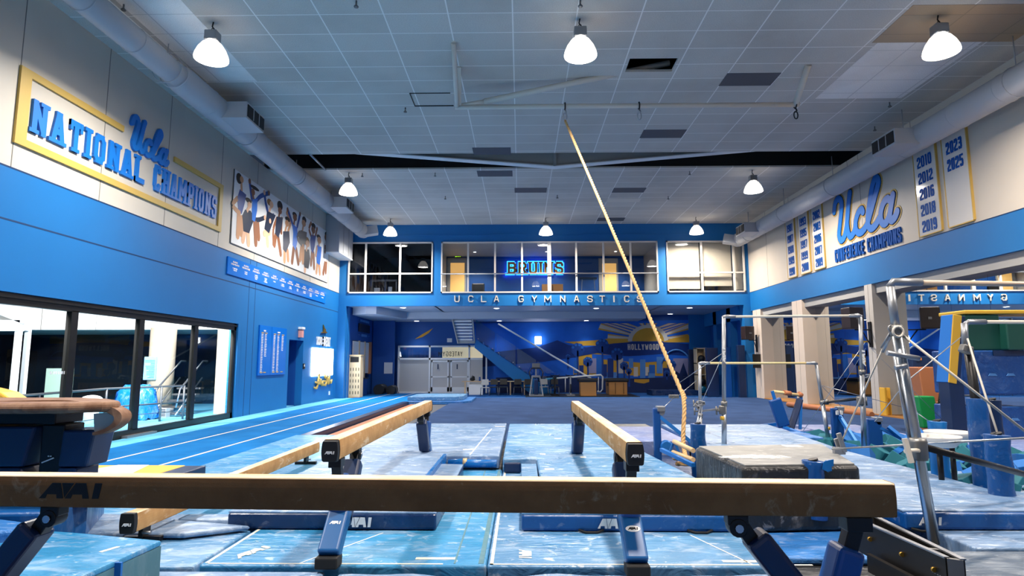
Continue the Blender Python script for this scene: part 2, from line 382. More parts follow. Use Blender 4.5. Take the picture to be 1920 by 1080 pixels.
def word(mb, s, o, u, v, W, H, t, depth=.02, d0=.0, serif=0., gap=.22, slant=0., only=None):
    """block letters filling W x H from corner o along u, up v; t = stroke width (m)"""
    o, u, v = Vector(o), Vector(u).normalized(), Vector(v).normalized(); nn = u.cross(v)
    ws = [NARROW.get(c, 1.) for c in s]; unit = W/(sum(ws)+gap*(len(s)-1)); x = 0
    for k, (c, wd) in enumerate(zip(s, ws)):
        cw = wd*unit
        if only is None or k == only:
            for pl in _L.get(c, []):
                pts = [(x+t/2+a*(cw-t) if c != 'I' else x+cw/2, t/2+b*(H-t)) for a, b in pl]
                pts = [(a+slant*b, b) for a, b in pts]
                for (a0, b0), (a1, b1) in zip(pts, pts[1:]):
                    L = math.hypot(a1-a0, b1-b0)
                    if L < 1e-6: L = 1e-6; a1 = a0+L
                    dx, dy = (a1-a0)/L, (b1-b0)/L; e = t/2 if (abs(dx) < .02 or abs(dy) < .02) else t*.28
                    A0, B0, A1, B1 = a0-dx*e, b0-dy*e, a1+dx*e, b1+dy*e; px_, py_ = -dy*t/2, dx*t/2
                    if abs(dx) > .02 and abs(dy) > .02: px_, py_ = px_*.96, py_*.96
                    _n[0] += 1; mb.prism([(A0-px_, B0-py_), (A1-px_, B1-py_), (A1+px_, B1+py_), (A0+px_, B0+py_)], o, u, v, d0+(_n[0] % 61)*2e-5, d0+depth+(_n[0] % 61)*4e-5)
                if serif:
                    for q, (a, b) in ((0, pts[0]), (-1, pts[-1])):
                        yy = pl[q][1]
                        if yy in (0, 1) and c not in 'CSOGTEL' or (c == 'T' and yy == 0) or (c == 'L' and yy == 1) :
                            bb = 0 if yy == 0 else H-t*.62
                            mb.prism([(a-t/2-serif, bb), (a+t/2+serif, bb), (a+t/2+serif, bb+t*.62), (a-t/2-serif, bb+t*.62)], o, u, v, d0+.001, d0+depth+.0052)
                    if c in 'HNMPRF' and pl[0][0] == 0 and len(pl) > 2:
                        pass
                    if c == 'T' and len(pl) == 2 and pl[0][1] == 1 and pl[1][1] == 1:
                        for a in (x+t*.3, x+cw-t*.3): mb.prism([(a-t*.3, H-t-serif*1.6), (a+t*.3, H-t-serif*1.6), (a+t*.3, H), (a-t*.3, H)], o, u, v, d0+.001, d0+depth+.0057)
        x += cw+gap*unit
    return mb
def crom(P, n=8):
    out = []; P = [P[0]]+list(P)+[P[-1]]
    for i in range(1, len(P)-2):
        for k in range(n):
            t = k/n; q = []
            for a, b, c, d in zip(P[i-1], P[i], P[i+1], P[i+2]):
                q.append(.5*((2*b)+(-a+c)*t+(2*a-5*b+4*c-d)*t*t+(-a+3*b-3*c+d)*t**3))
            out.append(tuple(q))
    out.append(tuple(P[-1])); return out
def brush(mb, pts, r, o, u, v, d0, d1, n=12):
    """flat brush stroke with round ends"""
    for (a0, b0), (a1, b1) in zip(pts, pts[1:]):
        L = math.hypot(a1-a0, b1-b0)
        if L < 1e-5: continue
        dx, dy = -(b1-b0)/L*r, (a1-a0)/L*r
        _n[0] += 1
        mb.prism([(a0-dx, b0-dy), (a1-dx, b1-dy), (a1+dx, b1+dy), (a0+dx, b0+dy)], o, u, v, d0+(_n[0] % 127)*1e-5, d1+(_n[0] % 127)*2.5e-5)
    for i, (a, b) in enumerate(pts):
        if i % 2 == 0 or i == len(pts)-1:
            mb.prism([(a+r*math.cos(2*math.pi*k/n), b+r*math.sin(2*math.pi*k/n)) for k in range(n)], o, u, v, d0+1.5e-3+(i % 127)*1e-5, d1+(.0004 if len(pts) < 20 else .0034)+(i % 127)*2.5e-5)
AAI = [[(0, 0), (.10, 0), (.125, .26), (.275, .26), (.285, 0), (.385, 0), (.335, 1), (.20, 1)], [(.355, 1), (.55, 1), (.405, .06)],
       [(.41, 0), (.51, 0), (.535, .26), (.69, .26), (.70, 0), (.80, 0), (.745, 1), (.575, 1)], [(.85, 0), (.955, 0), (1, 1), (.885, 1)]]
def aai(mb, o, u, v, W, H, depth=.004, slant=.25):
    """the maker's mark: two flat-footed letters with a wedge between them, then a bar"""
    for pl in AAI: mb.prism([(a*W, b*H) for a, b in pl], o, u, v, .0008, depth+.0008)
    return mb


# ================================================================== THE ROOM
B = lambda: MB()
def S(name, material, fn, bev=0, kind='structure'):
    mb = B(); fn(mb); return struct(mb.build(name, material, bev=bev), kind)
# floors
S('floor', 'carpet_dark', lambda b: b.box(XL-.3, XM+.4, YN, YW+.3, -.3, 0))
S('floor_exercise_carpet', 'carpet_fx', lambda b: b.box(-3.1, XM, 14.02, YB-.05, 0, .08))
S('floor_runway_carpet', 'carpet_lane', lambda b: b.box(-8.6, -5.17, -1, YW-2, 0, .05))
S('floor_edge_carpet', 'carpet_light', lambda b: b.box(XL, -8.6, -1, YB+.5, 0, .045))
S('floor_gap_strip', 'tile_gray', lambda b: b.box(-4.85, -3.1, 13.2, 30.6, 0, .02))
S('trim_1', 'tan_foam', lambda b: b.box(-4.8, -4.5, 13.2, 29.5, .02, .035))
for i, x in enumerate((-7.52, -6.27)):
    S(f'trim_{i+2}', 'tape', lambda b, x=x: b.box(x-.03, x+.03, 3, 37, .05, .054))
# left wall with the long window (Y 4 .. 20.5, z .05 .. 3.13) and the door recess
WY1, WZ0, WZ1 = 20.3, .05, 3.12
D0, D1, DZ = 24.85, 26.5, 2.78
def lw(b):
    b.use('wall_blue')
    b.box(XL-.3, XL, YN, WY1+.25, WZ1, 5.4)
    b.box(XL-.3, XL, WY1+.25, D0, 0, 5.4); b.box(XL-.3, XL, D1, YB, 0, 5.4); b.box(XL-.3, XL, D0, D1, DZ, 5.4)
    b.box(XL-.3, XL, YN, 2.0, 0, WZ1)
    b.use('wall_cream'); b.box(XL-.3, XL, YN, YB, 5.4, ZC)
    b.use('wall_blue_deep'); b.box(XL-.95, XL-.9, D0-.3, D1+.3, 0, DZ+.3); b.box(XL-.9, XL-.3, D0-.1, D0, 0, DZ+.1); b.box(XL-.9, XL-.3, D1, D1+.1, 0, DZ+.1); b.box(XL-.9, XL-.3, D0-.1, D1+.1, DZ, DZ+.1)
    b.use('groove')
    b.box(XL, XL+.004, YN, YB, 5.39, 5.42); b.box(XL, XL+.004, YN, YB, 4.42, 4.45)
    for y in (21.45, 20.95): b.box(XL, XL+.004, y, y+.025, 0, 5.4)
    b.use('groove_grey')
    for y in (10.82, 13.2, 15.7, 18.6, 21.2, 24., 27., 29.6): b.box(XL, XL+.004, y, y+.018, 5.42, ZC)
b = B(); lw(b); struct(b.build('wall_left'))
# right wall: cream above, blue band, then open between columns to the mirror
def rw(b):
    b.use('wall_cream'); b.box(XR, XR+.35, YN, YB, 5.37, ZC)
    b.use('wall_blue'); b.box(XR, XR+.35, YN, YB, 4.42, 5.37)
    b.use('wall_grey'); b.box(XR+.12, XM+.1, YN, YB, 4.1, 4.42)
    b.use('groove'); b.box(XR-.004, XR, YN, YB, 5.36, 5.385)
    b.use('groove_grey')
    for y in (13.1, 17.9, 20.8, 21.5, 26.4, 29.): b.box(XR-.004, XR, y, y+.018, 5.385, ZC)
b = B(); rw(b); struct(b.build('wall_right'))
cols = [(30.1, 31.1), (25.6, 26.7), (20.4, 21.0)]
colw = [('col_cream', 30.15, 31.15), ('col_cream', 25.7, 26.65), ('col_grey', 20.55, 21.0), ('col_grey', 10.2, 10.8), ('col_grey', 4.5, 5.2)]
for i, (mm, y0, y1) in enumerate(colw):
    def f(b, mm=mm, y0=y0, y1=y1):
        b.use(mm); b.box(XR, XM, y0, y1, 0, 4.42); b.use('groove_grey'); b.box(XR-.003, XR, (y0+y1)/2, (y0+y1)/2+.012, 0, 4.4)
    b = B(); f(b); struct(b.build(f'column_{i+1}'))
# mirror wall between the columns
mw = B(); mw.box(XM+.012, XM+.1, YN, YB, 0, 4.3); struct(mw.build('wall_mirror_backing', 'dark'))
yy = [4.5+i*1.52 for i in range(18)]
mg = thing('wall_mirror', 'tall wall of mirror panels behind the columns', 'mirror', (XM, 18, .1))
mg['kind'] = 'structure'
edges = [YN+.2]+[-1.5, 1.5, 4.5]+[4.5+1.46*i for i in range(1, 19)]
for a, c in zip(edges, edges[1:]):
    b = B(); b.box(XM, XM+.01, a+.004, c-.004, .1, 4.12); b.build('mirror_panel', 'mirror', mg)
S('trim_4', 'wood', lambda b: b.box(XR-.05, XM, 4, 30.1, .08, .12))
S('wall_behind', 'wall_grey', lambda b: b.box(XL-.3, XM+.4, YN-.2, YN, 0, ZC))
# ceiling in two fields with the open slot of the roof beam between them
holes_y = (20.45, 22.15)
mx0, mx1, my0, my1 = at(1176, 110, z=ZC).x, at(1262, 110, z=ZC).x, at(1176, 136, z=ZC).y, at(1176, 136, z=ZC).y+.757
h0 = at(1181, 110, z=ZC); h1 = at(1162, 135, z=ZC); hx0, hx1 = h0.x, at(1272, 110, z=ZC).x; hy0, hy1 = h0.y, h1.y
def ce(b):
    b.box(XL-.3, XM+.4, YN, hy0, ZC, ZC+.06); b.box(XL-.3, hx0, hy0, hy1, ZC, ZC+.06); b.box(hx1, XM+.4, hy0, hy1, ZC, ZC+.06)
    b.box(XL-.3, XM+.4, hy1, holes_y[0], ZC, ZC+.06); b.box(XL-.3, XM+.4, holes_y[1], YB+.2, ZC, ZC+.06)
o = S('ceiling', 'ceiling_tiles', ce)
S('ceiling_plenum', 'dark', lambda b: (b.box(XL-.3, XM+.4, YN, YB+.2, ZC+1.4, ZC+1.5), b.box(XL-.3, XM+.4, 20.3, 20.32, ZC+.06, ZC+1.4), b.box(XL-.3, XM+.4, 22.3, 22.32, ZC+.06, ZC+1.4)))
def patch(name, mat_, cs, z=ZC-.006):
    b = B(); P = [at(x, y, z=z) for x, y in cs]; xs = [p.x for p in P]; ys = [p.y for p in P]
    b.box(min(xs), max(xs), min(ys), max(ys), z, z+.006); return struct(b.build(name, mat_))
patch('ceiling_panel_1', 'ceiling_tiles_white', [(1650, 80), (1530, 184), (1690, 184), (1838, 80)])
patch('ceiling_panel_2', 'ceiling_tiles_tan', [(1712, 10), (1640, 78), (1900, 78), (1905, 12)])
b = B(); P0 = at(235, 45, z=ZC); b.box(-8.05, -6.75, 8, 14.9, ZC-.006, ZC); struct(b.build('ceiling_panel_3', 'ceiling_tiles_white'))
for i, (cx, cy, wd, wh) in enumerate([(1405, 149, 100, 23), (1243, 251, 80, 15), (922, 281, 72, 8), (928, 326, 66, 11), (995, 357, 60, 9), (1179, 357, 60, 9), (1145, 412, 50, 7)]):
    a, c = at(cx, cy-wh/2, z=ZC-.008), at(cx, cy+wh/2, z=ZC-.008); hw = wd/2*(a.y+c.y)/2*1.03/1150; mxm = (a.x+c.x)/2
    b = B(); b.box(mxm-hw, mxm+hw, min(a.y, c.y), min(a.y, c.y)+.70, ZC-.008, ZC)
    struct(b.build(f'ceiling_panel_{i+4}', 'tile_gray'))
patch('ceiling_panel_12', 'offwhite', [(1140, 372), (1198, 372), (1140, 379), (1198, 379)])
# frame left ajar in one tile
ob = B(); a, c = at(765, 168, z=ZC), at(848, 188, z=ZC)
ob.use('dark'); ob.box(a.x, c.x, a.y+1.0, a.y+1.04, ZC-.02, ZC); ob.box(a.x, c.x, a.y+.2, a.y+.215, ZC-.02, ZC); ob.box(a.x, a.x+.02, a.y+.2, a.y+1.04, ZC-.02, ZC)
struct(ob.build('trim_5'))
# roof beam in the slot
rb = thing('roof_beam', 'grey tapered steel roof beam lying in the dark slot of the ceiling', 'beam', (1.3, 21.4, 8.9)); rb['kind'] = 'structure'
Yb = 21.6
zc_ = 8.86; pts = [(-9.3, 9.75), (1.25, zc_), (11.8, 9.75), (11.8, 10.2), (-9.3, 10.2)]
b = B(); b.prism(pts, (0, Yb, 0), (1, 0, 0), (0, 0, 1), 0, .03); b.build('beam_web', 'wall_grey', rb)
b = B()
for (x0, z0), (x1, z1) in ((pts[0], pts[1]), (pts[1], pts[2])): b.bar((x0, Yb, z0), (x1, Yb, z1), .32, .04, (0, 1, 0))
b.build('beam_flange', 'white', rb)
b = B(); b.box(1.2, 1.3, Yb-.16, Yb, zc_, 10); b.build('stiffener', 'wall_grey', rb)
b = B(); b.tube([(-7.3, 20.4, 9.02), (-7.3, 22.2, 9.02)], .04); b.build('cross_pipe', 'galv', rb)

# ------------------------------------------------------------------ mezzanine wall
WIN = [(-8.95, -4.55, [-8.05, -6.25], 6.42), (-4.12, 7.10, [-2.72, -1.32, .08, 1.49, 2.89, 4.30, 5.70], 6.42), (7.55, 11.55, [9.35, 11.0], 6.42)]
wz0, wz1 = 5.40, 8.08
def mz(b):
    b.use('wall_blue'); xs = [XL]+[v for q in WIN for v in q[:2]]+[XR]
    b.box(XL, XR, YB, YB+.25, ZS-.01, wz0); b.box(XL, XR, YB, YB+.25, wz1, ZC)
    for a, c in zip(xs[0::2], xs[1::2]): b.box(a, c, YB, YB+.25, wz0, wz1)
    b.box(-7.6, 9.1, YB-.02, YB, wz1+.35, wz1+.40)
b = B(); mz(b); struct(b.build('wall_mezzanine'))
for i, (x0, x1, mu, zr) in enumerate(WIN):
    r = thing(f'window_{i+1}', ['dark three-bay window of the unlit room, mezzanine left', 'long central mezzanine window with the letter sign behind it', 'mezzanine window with pale blinds, right'][i], 'window', ((x0+x1)/2, YB, wz0)); r['kind'] = 'structure'
    b = B(); t = .07
    b.box(x0, x1, YB-.05, YB+.1, wz0, wz0+t); b.box(x0, x1, YB-.05, YB+.1, wz1-t, wz1); b.box(x0, x0+t, YB-.05, YB+.1, wz0, wz1); b.box(x1-t, x1, YB-.05, YB+.1, wz0, wz1)
    for m_ in mu: b.box(m_-.045 if abs(m_-1.49) > .1 else m_-.09, m_+.045 if abs(m_-1.49) > .1 else m_+.09, YB-.04, YB+.08, wz0+t, wz1-t)
    if i != 1: b.box(x0, x1, YB-.03, YB+.07, zr-.035, zr+.035)
    b.build('window_frame', 'mullion', r)
    b = B(); b.box(x0+t, x1-t, YB+.03, YB+.036, wz0+t, wz1-t); b.build('pane', 'glass_dark' if i == 0 else 'glass_clear', r)
    if i == 1:
        b = B(); b.tube([(x0, YB-.12, 6.38), (x1, YB-.12, 6.38)], .035); b.build('guard_rail', 'galv', r)
# soffit, lowered soffit
S('ceiling_soffit', 'soffit', lambda b: b.box(XL, XR, YB+.26, YW, ZS, ZS+.2))
dx1 = at(1211, 592, y=35.4).x
def dsf(b):
    b.prism([(XL+1.35, YB+.27), (XL+1.9, YB+.27), (-6.6, 35.4), (dx1, 35.4), (dx1, YW), (XL+.4, YW), (XL+.5, YB+.9)], (0, 0, 0), (1, 0, 0), (0, 1, 0), 4.36, 4.749)
S('ceiling_dropped_soffit', 'soffit', dsf)
# rooms upstairs
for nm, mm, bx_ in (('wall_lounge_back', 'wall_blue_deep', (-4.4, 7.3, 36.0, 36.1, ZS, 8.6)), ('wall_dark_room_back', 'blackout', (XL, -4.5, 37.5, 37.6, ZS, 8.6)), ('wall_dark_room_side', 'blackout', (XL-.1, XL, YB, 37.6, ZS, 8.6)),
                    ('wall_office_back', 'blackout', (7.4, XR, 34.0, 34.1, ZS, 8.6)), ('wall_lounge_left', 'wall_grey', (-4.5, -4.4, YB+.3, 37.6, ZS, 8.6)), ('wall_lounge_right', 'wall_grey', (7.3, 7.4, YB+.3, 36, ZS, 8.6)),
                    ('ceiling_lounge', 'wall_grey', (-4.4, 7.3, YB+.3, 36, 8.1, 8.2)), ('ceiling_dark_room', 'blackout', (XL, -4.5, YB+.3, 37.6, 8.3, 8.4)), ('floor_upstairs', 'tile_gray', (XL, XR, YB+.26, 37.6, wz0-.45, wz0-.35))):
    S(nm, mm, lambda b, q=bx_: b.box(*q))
for k, x in enumerate((-2.6, 1.5, 5.4)):
    t = thing('lounge_downlight', 'small recessed ceiling light upstairs, %s' % ('left, near the exit sign', 'middle, over the letter sign', 'right, near the pale door')[k], 'downlight', (x, 34.4, 8.08)); b = B(); b.lathe((x, 34.4, 8.09), [(.07, 0), (.07, .01)], 16); b.build('lens', 'downlens', t); b = B(); b.lathe((x, 34.4, 8.085), [(.075, 0), (.1, 0), (.1, .014)], 16, cap=False); b.build('trim_ring', 'white', t)
    lamp('lounge_light', 'SPOT', (x, 34.4, 8.05), 420, (1, .9, .78), .06, spot=130, blend=.8, parent=t)
S('blinds', 'blind', lambda b: [b.box(x0, x1, YB+.255, YB+.27, z0, 8.2) for x0, x1, z0 in ((7.6, 9.3, 5.6), (9.4, 10.95, 5.75), (11.05, 11.5, 5.55))])
o = bpy.data.objects['blinds']; o['kind'] = 'thing'; tag(o, 'cream roller blinds drawn behind the right mezzanine window', 'blinds')
# upstairs furniture seen through glass
def doorway(x, z1, y, lab):
    t = thing('door', lab, 'door', (x, y, wz0-.35)); t['kind'] = 'structure'
    b = B(); b.box(x-.42, x+.42, y-.03, y-.02, wz0-.35, z1); b.build('door_leaf', 'door_lit', t)
    b = B(); b.box(x-.62, x-.42, y-.05, y-.01, wz0-.35, z1+.3); b.box(x+.42, x+.52, y-.05, y-.01, wz0-.35, z1+.3); b.box(x-.42, x+.42, y-.05, y-.01, z1, z1+.3); b.build('door_frame', 'wall_grey', t)
doorway(at(858, 500, y=36).x, at(858, 493, y=36).z, 36, 'warm lit door under the upstairs exit sign')
doorway(at(1142, 500, y=36).x, at(1142, 494, y=36).z, 36, 'pale lit door upstairs, right of the letter sign')
t = thing('exit_sign', 'green lit exit sign above the upstairs door', 'exit sign', (at(859, 479, y=35.9).x, 35.9, at(859, 479, y=35.9).z-.16))
c = at(859, 479, y=35.9)
b = B(); b.box(c.x-.22, c.x+.22, 35.86, 35.92, c.z-.14, c.z+.14); b.build('housing', 'black_plastic', t)
b = B(); word(b, 'EXIT', (c.x-.17, 35.858, c.z-.09), (1, 0, 0), (0, 0, 1), .34, .18, .035, .006); b.build('lettering', 'exit_green', t)
# BRUINS sign
c = at(952, 514, y=35.8); e = at(1056, 491, y=35.8)
t = thing('letter_sign', 'gold block-letter team sign with blue neon outline upstairs', 'sign', (c.x, 35.8, c.z))
b = B(); b.box(c.x+.2, e.x-.2, 35.84, 36.0, c.z+.2, c.z+.3); b.build('mounting_rail', 'dark', t)
b = B(); word(b, 'BRUINS', (c.x-.05, 35.82, c.z-.06), (1, 0, 0), (0, 0, 1), e.x-c.x+.1, e.z-c.z+.12, .235, .02, serif=.1, gap=.2); b.build('neon_outline', 'neon_blue', t)
b = B(); word(b, 'BRUINS', (c.x, 35.79, c.z), (1, 0, 0), (0, 0, 1), e.x-c.x, e.z-c.z, .135, .04, serif=.06, gap=.26); b.build('letters', 'bruins_gold', t)
for lab, px0, px1, py, mm in (('tall black-topped table upstairs with pale legs', 1086, 1118, 524, 'black_plastic'), ('cardboard-brown cabinet upstairs left of the black table', 1016, 1055, 534, 'wood'), ('dark armchair upstairs beside the lit door', 884, 908, 530, 'black_rubber')):
    a, c = at(px0, py, y=34.8), at(px1, py, y=34.8); zb = wz0-.35
    t = thing({'w': 'cabinet', 'b': 'table'}['w' if mm == 'wood' else 'b'] if 'arm' not in lab else 'armchair', lab, 'furniture', ((a.x+c.x)/2, 34.8, zb))
    if mm == 'wood':
        b = B(); b.box(a.x, c.x, 34.5, 35.1, zb, a.z); b.build('body', mm, t); b = B(); b.box((a.x+c.x)/2-.02, (a.x+c.x)/2+.02, 34.49, 34.5, zb+.1, a.z-.05); b.build('door_gap', 'dark', t)
    elif 'arm' in lab:
        b = B(); b.box(a.x, c.x, 34.5, 35.2, zb+.0, zb+.45); b.build('seat', mm, t, bev=.05); b = B(); b.box(a.x, c.x, 35.05, 35.25, zb+.2, a.z); b.build('backrest', mm, t, bev=.06)
    else:
        b = B(); b.box(a.x, c.x, 34.4, 35.1, a.z, a.z+.06); b.build('table_top', mm, t)
        for x in (a.x+.15, c.x-.15):
            b = B(); b.bar((x, 34.6, a.z), (x+(.1 if x > (a.x+c.x)/2 else -.1), 34.6, zb), .035, .035); b.build('leg', 'galv', t)
t = thing('cable_machine', 'dim exercise machine in the unlit upstairs room', 'exercise machine', (-7.6, 33.6, wz0-.35))
b = B(); zb = wz0-.35
for x in (-8.3, -7.5, -6.9): b.box(x, x+.08, 33.5, 33.6, zb, zb+1.3)
b.box(-8.3, -6.82, 33.5, 33.6, zb+1.25, zb+1.35); b.build('frame', 'dull_steel', t)
b = B(); b.box(-8.1, -7.8, 33.55, 33.7, zb+.2, zb+.9); b.box(-7.3, -7.1, 33.5, 33.65, zb+.3, zb+.95); b.build('weight_stack', 'white', t)
# UCLA GYMNASTICS letters on the fascia
t = thing('wall_lettering', 'row of separate metal letters on the blue mezzanine fascia', 'lettering', (1.4, YB, 4.95))
txt = 'UCLA  GYMNASTICS'; cxs = {'U': 857}
px = [857, 883, 907, 931, None, None, 977, 1002, 1027, 1055, 1081, 1106, 1129, 1151, 1175, 1199]
for ch, p in zip(txt, px):
    if p is None: continue
    q = at(p, 560.5, y=YB); wd = {'I': .12, 'M': .36}.get(ch, .27)
    b = B()
    if ch == 'I': b.box(q.x-.03, q.x+.03, YB-.07, YB, q.z-.17, q.z+.17)
    else: word(b, ch, (q.x-wd/2, YB, q.z-.17), (1, 0, 0), (0, 0, 1), wd*NARROW.get(ch, 1) if ch != 'M' else wd, .34, .048, .07)
    b.build('letter', 'offwhite', t)
# ground floor back wall
S('wall_back', 'wall_blue_deep', lambda b: b.box(XL-.5, XM+.5, YW, YW+.2, 0, ZS))
for nm, mm, q in (('wall_left_pier', 'wall_blue', (XL, XL+.45, YB+.26, YB+.6, 0, ZS-.01)), ('wall_alcove_front', 'wall_blue_deep', (XL+.3, XL+.46, YB+.6, 32.6, 0, ZS)), ('wall_alcove_header', 'wall_blue_deep', (XL+.3, XL+.46, 32.6, 36.4, 3.05, ZS)), ('wall_alcove_rear', 'wall_blue_deep', (XL+.3, XL+.46, 36.4, YW, 0, ZS)), ('wall_alcove_end', 'wall_blue_deep', (XL+.5, -7.6, 36.9, 37.1, 0, ZS))):
    S(nm, mm, lambda b, q=q: b.box(*q))
S('wall_left_return', 'wall_blue', lambda b: b.box(XL, XL+.4, YB-.06, YB+.26, 0, ZS-.01))
def sider(b):
    b.use('wall_blue'); b.box(XR-.35, XR+.3, YB-.02, YB+.6, 0, ZS)
    b.use('wall_blue_deep'); b.box(XR-.1, XR+.3, YB+.6, YW, 0, ZS)
    b.use('wall_blue')
    b.box(XR-.45, XR-.1, 33.2, 33.8, 0, ZS); b.box(XR-.45, XR-.1, 35.6, 36.2, 0, ZS); b.box(XR-.45, XR-.1, YB+.6, YW, 4.0, ZS)
    b.box(at(1292, 640, y=YW).x, XR, YW-.1, YW, 0, ZS)
b = B(); sider(b); struct(b.build('wall_right_alcove'))
# recessed downlights
k = 0
for (x, y, zz) in [(756, 577, ZS), (931, 578, ZS), (1118, 578, ZS), (1293, 577, ZS), (789, 605, 4.36), (937, 603, 4.36), (1096, 603, 4.36), (1255, 589, ZS)]:
    p = at(x, y, z=zz-.005); p.z = zz
    if p.y > YW-.9: p.y = YW-.9
    t = thing('downlight', 'recessed round downlight, %s of the %s' % (['leftmost', 'second from left', 'third from left', 'rightmost', 'leftmost', 'middle one', 'rightmost', 'lone one right'][k], ['front soffit row']*4+['lowered soffit row']*3+['lowered soffit end'][0:1])[0:200] if False else ['leftmost downlight in the front row of the soffit', 'second downlight from the left in the front soffit row', 'third downlight from the left in the front soffit row', 'rightmost downlight of the front soffit row, near the right columns', 'leftmost downlight under the lowered soffit, left of the stairs', 'middle downlight of the lowered soffit, above the glass stairs', 'rightmost downlight under the lowered soffit, left of the painted sun', 'lone downlight behind the front row, above the painted sun'][k], 'downlight', p, 'recessed downlights under the mezzanine'); k += 1
    b = B(); b.lathe(p, [(.15, -.004), (.15, -.02), (.19, -.02), (.19, -.002)], 24, cap=False); b.build('trim_ring', 'white', t)
    b = B(); b.lathe(p, [(.148, -.012), (.148, -.006)], 24); b.build('lens', 'downlens', t)
    lamp('downlight_light', 'SPOT', p+Vector((0, 0, -.05)), DOWN_W*12, (.85, .93, 1.), .1, spot=96, parent=t, blend=1.)

# ================================================================== LEFT WALL SIGNS
UY, UZ = (0, 1, 0), (0, 0, 1)
t = thing('champions_sign', 'big gold-framed blue lettering high on the left wall', 'sign', (XL, 14.7, 5.87))
b = B(); y0, y1, z0, z1, fw = 10.8, 18.68, 5.88, 7.38, .14
b.box(XL, XL+.05, y0, y1, z0, z0+fw); b.box(XL, XL+.05, y0, y0+.26, z0+fw, z1-fw); b.box(XL, XL+.05, y1-.2, y1, z0+fw, z1-fw)
b.box(XL, XL+.05, y0, 13.8, z1-fw, z1); b.box(XL, XL+.05, 15.95, y1, z1-fw, z1); b.build('frame', 'gold', t)
b = B(); word(b, 'NATIONAL', (XL, 11.15, 6.22), UY, UZ, 3.55, .66, .125, .05, serif=.055, gap=.36); b.build('first_word', 'sign_blue', t)
b = B(); word(b, 'CHAMPIONS', (XL, 15.1, 6.22), UY, UZ, 3.22, .68, .10, .05, serif=.04, gap=.32); b.build('second_word', 'sign_blue', t)
# script word, traced once on the right wall and reused
_S = [[(125, 575), (133, 500), (160, 455), (190, 480), (192, 560), (178, 700), (170, 790), (190, 838), (225, 790), (248, 640), (258, 500), (270, 400)],
      [(268, 400), (252, 560), (246, 700), (268, 800), (305, 770), (325, 700)],
      [(390, 575), (378, 552), (345, 590), (322, 680), (335, 755), (375, 765), (425, 700), (460, 590), (500, 440), (532, 320), (528, 275), (505, 265), (480, 330), (455, 470), (438, 600), (440, 690), (465, 730), (505, 700), (540, 640)],
      [(645, 470), (615, 455), (578, 500), (555, 590), (565, 670), (600, 680), (635, 610), (655, 500), (668, 420)],
      [(668, 420), (650, 530), (640, 610), (655, 655), (690, 620), (708, 572)]]
SC = []
for st in _S:
    SC.append(crom([(lambda p: (-p.y, p.z))(at(1540+x/4.91, 280+y/4.91, x=XR)) for x, y in st], 5))
sx0 = min(p[0] for s in SC for p in s); sx1 = max(p[0] for s in SC for p in s); sz0 = min(p[1] for s in SC for p in s); sz1 = max(p[1] for s in SC for p in s)
b = B()
ly0, ly1, lz0, lz1 = 14.08, 15.62, 7.0, 7.80
for s in SC: brush(b, [(ly0+(a-sx0)/(sx1-sx0)*(ly1-ly0), lz0+.10*0+(q-sz0)/(sz1-sz0)*(lz1-lz0)) for a, q in s], .066, (XL, 0, 0), UY, UZ, .0, .06)
b.build('script_word', 'sign_blue', t)
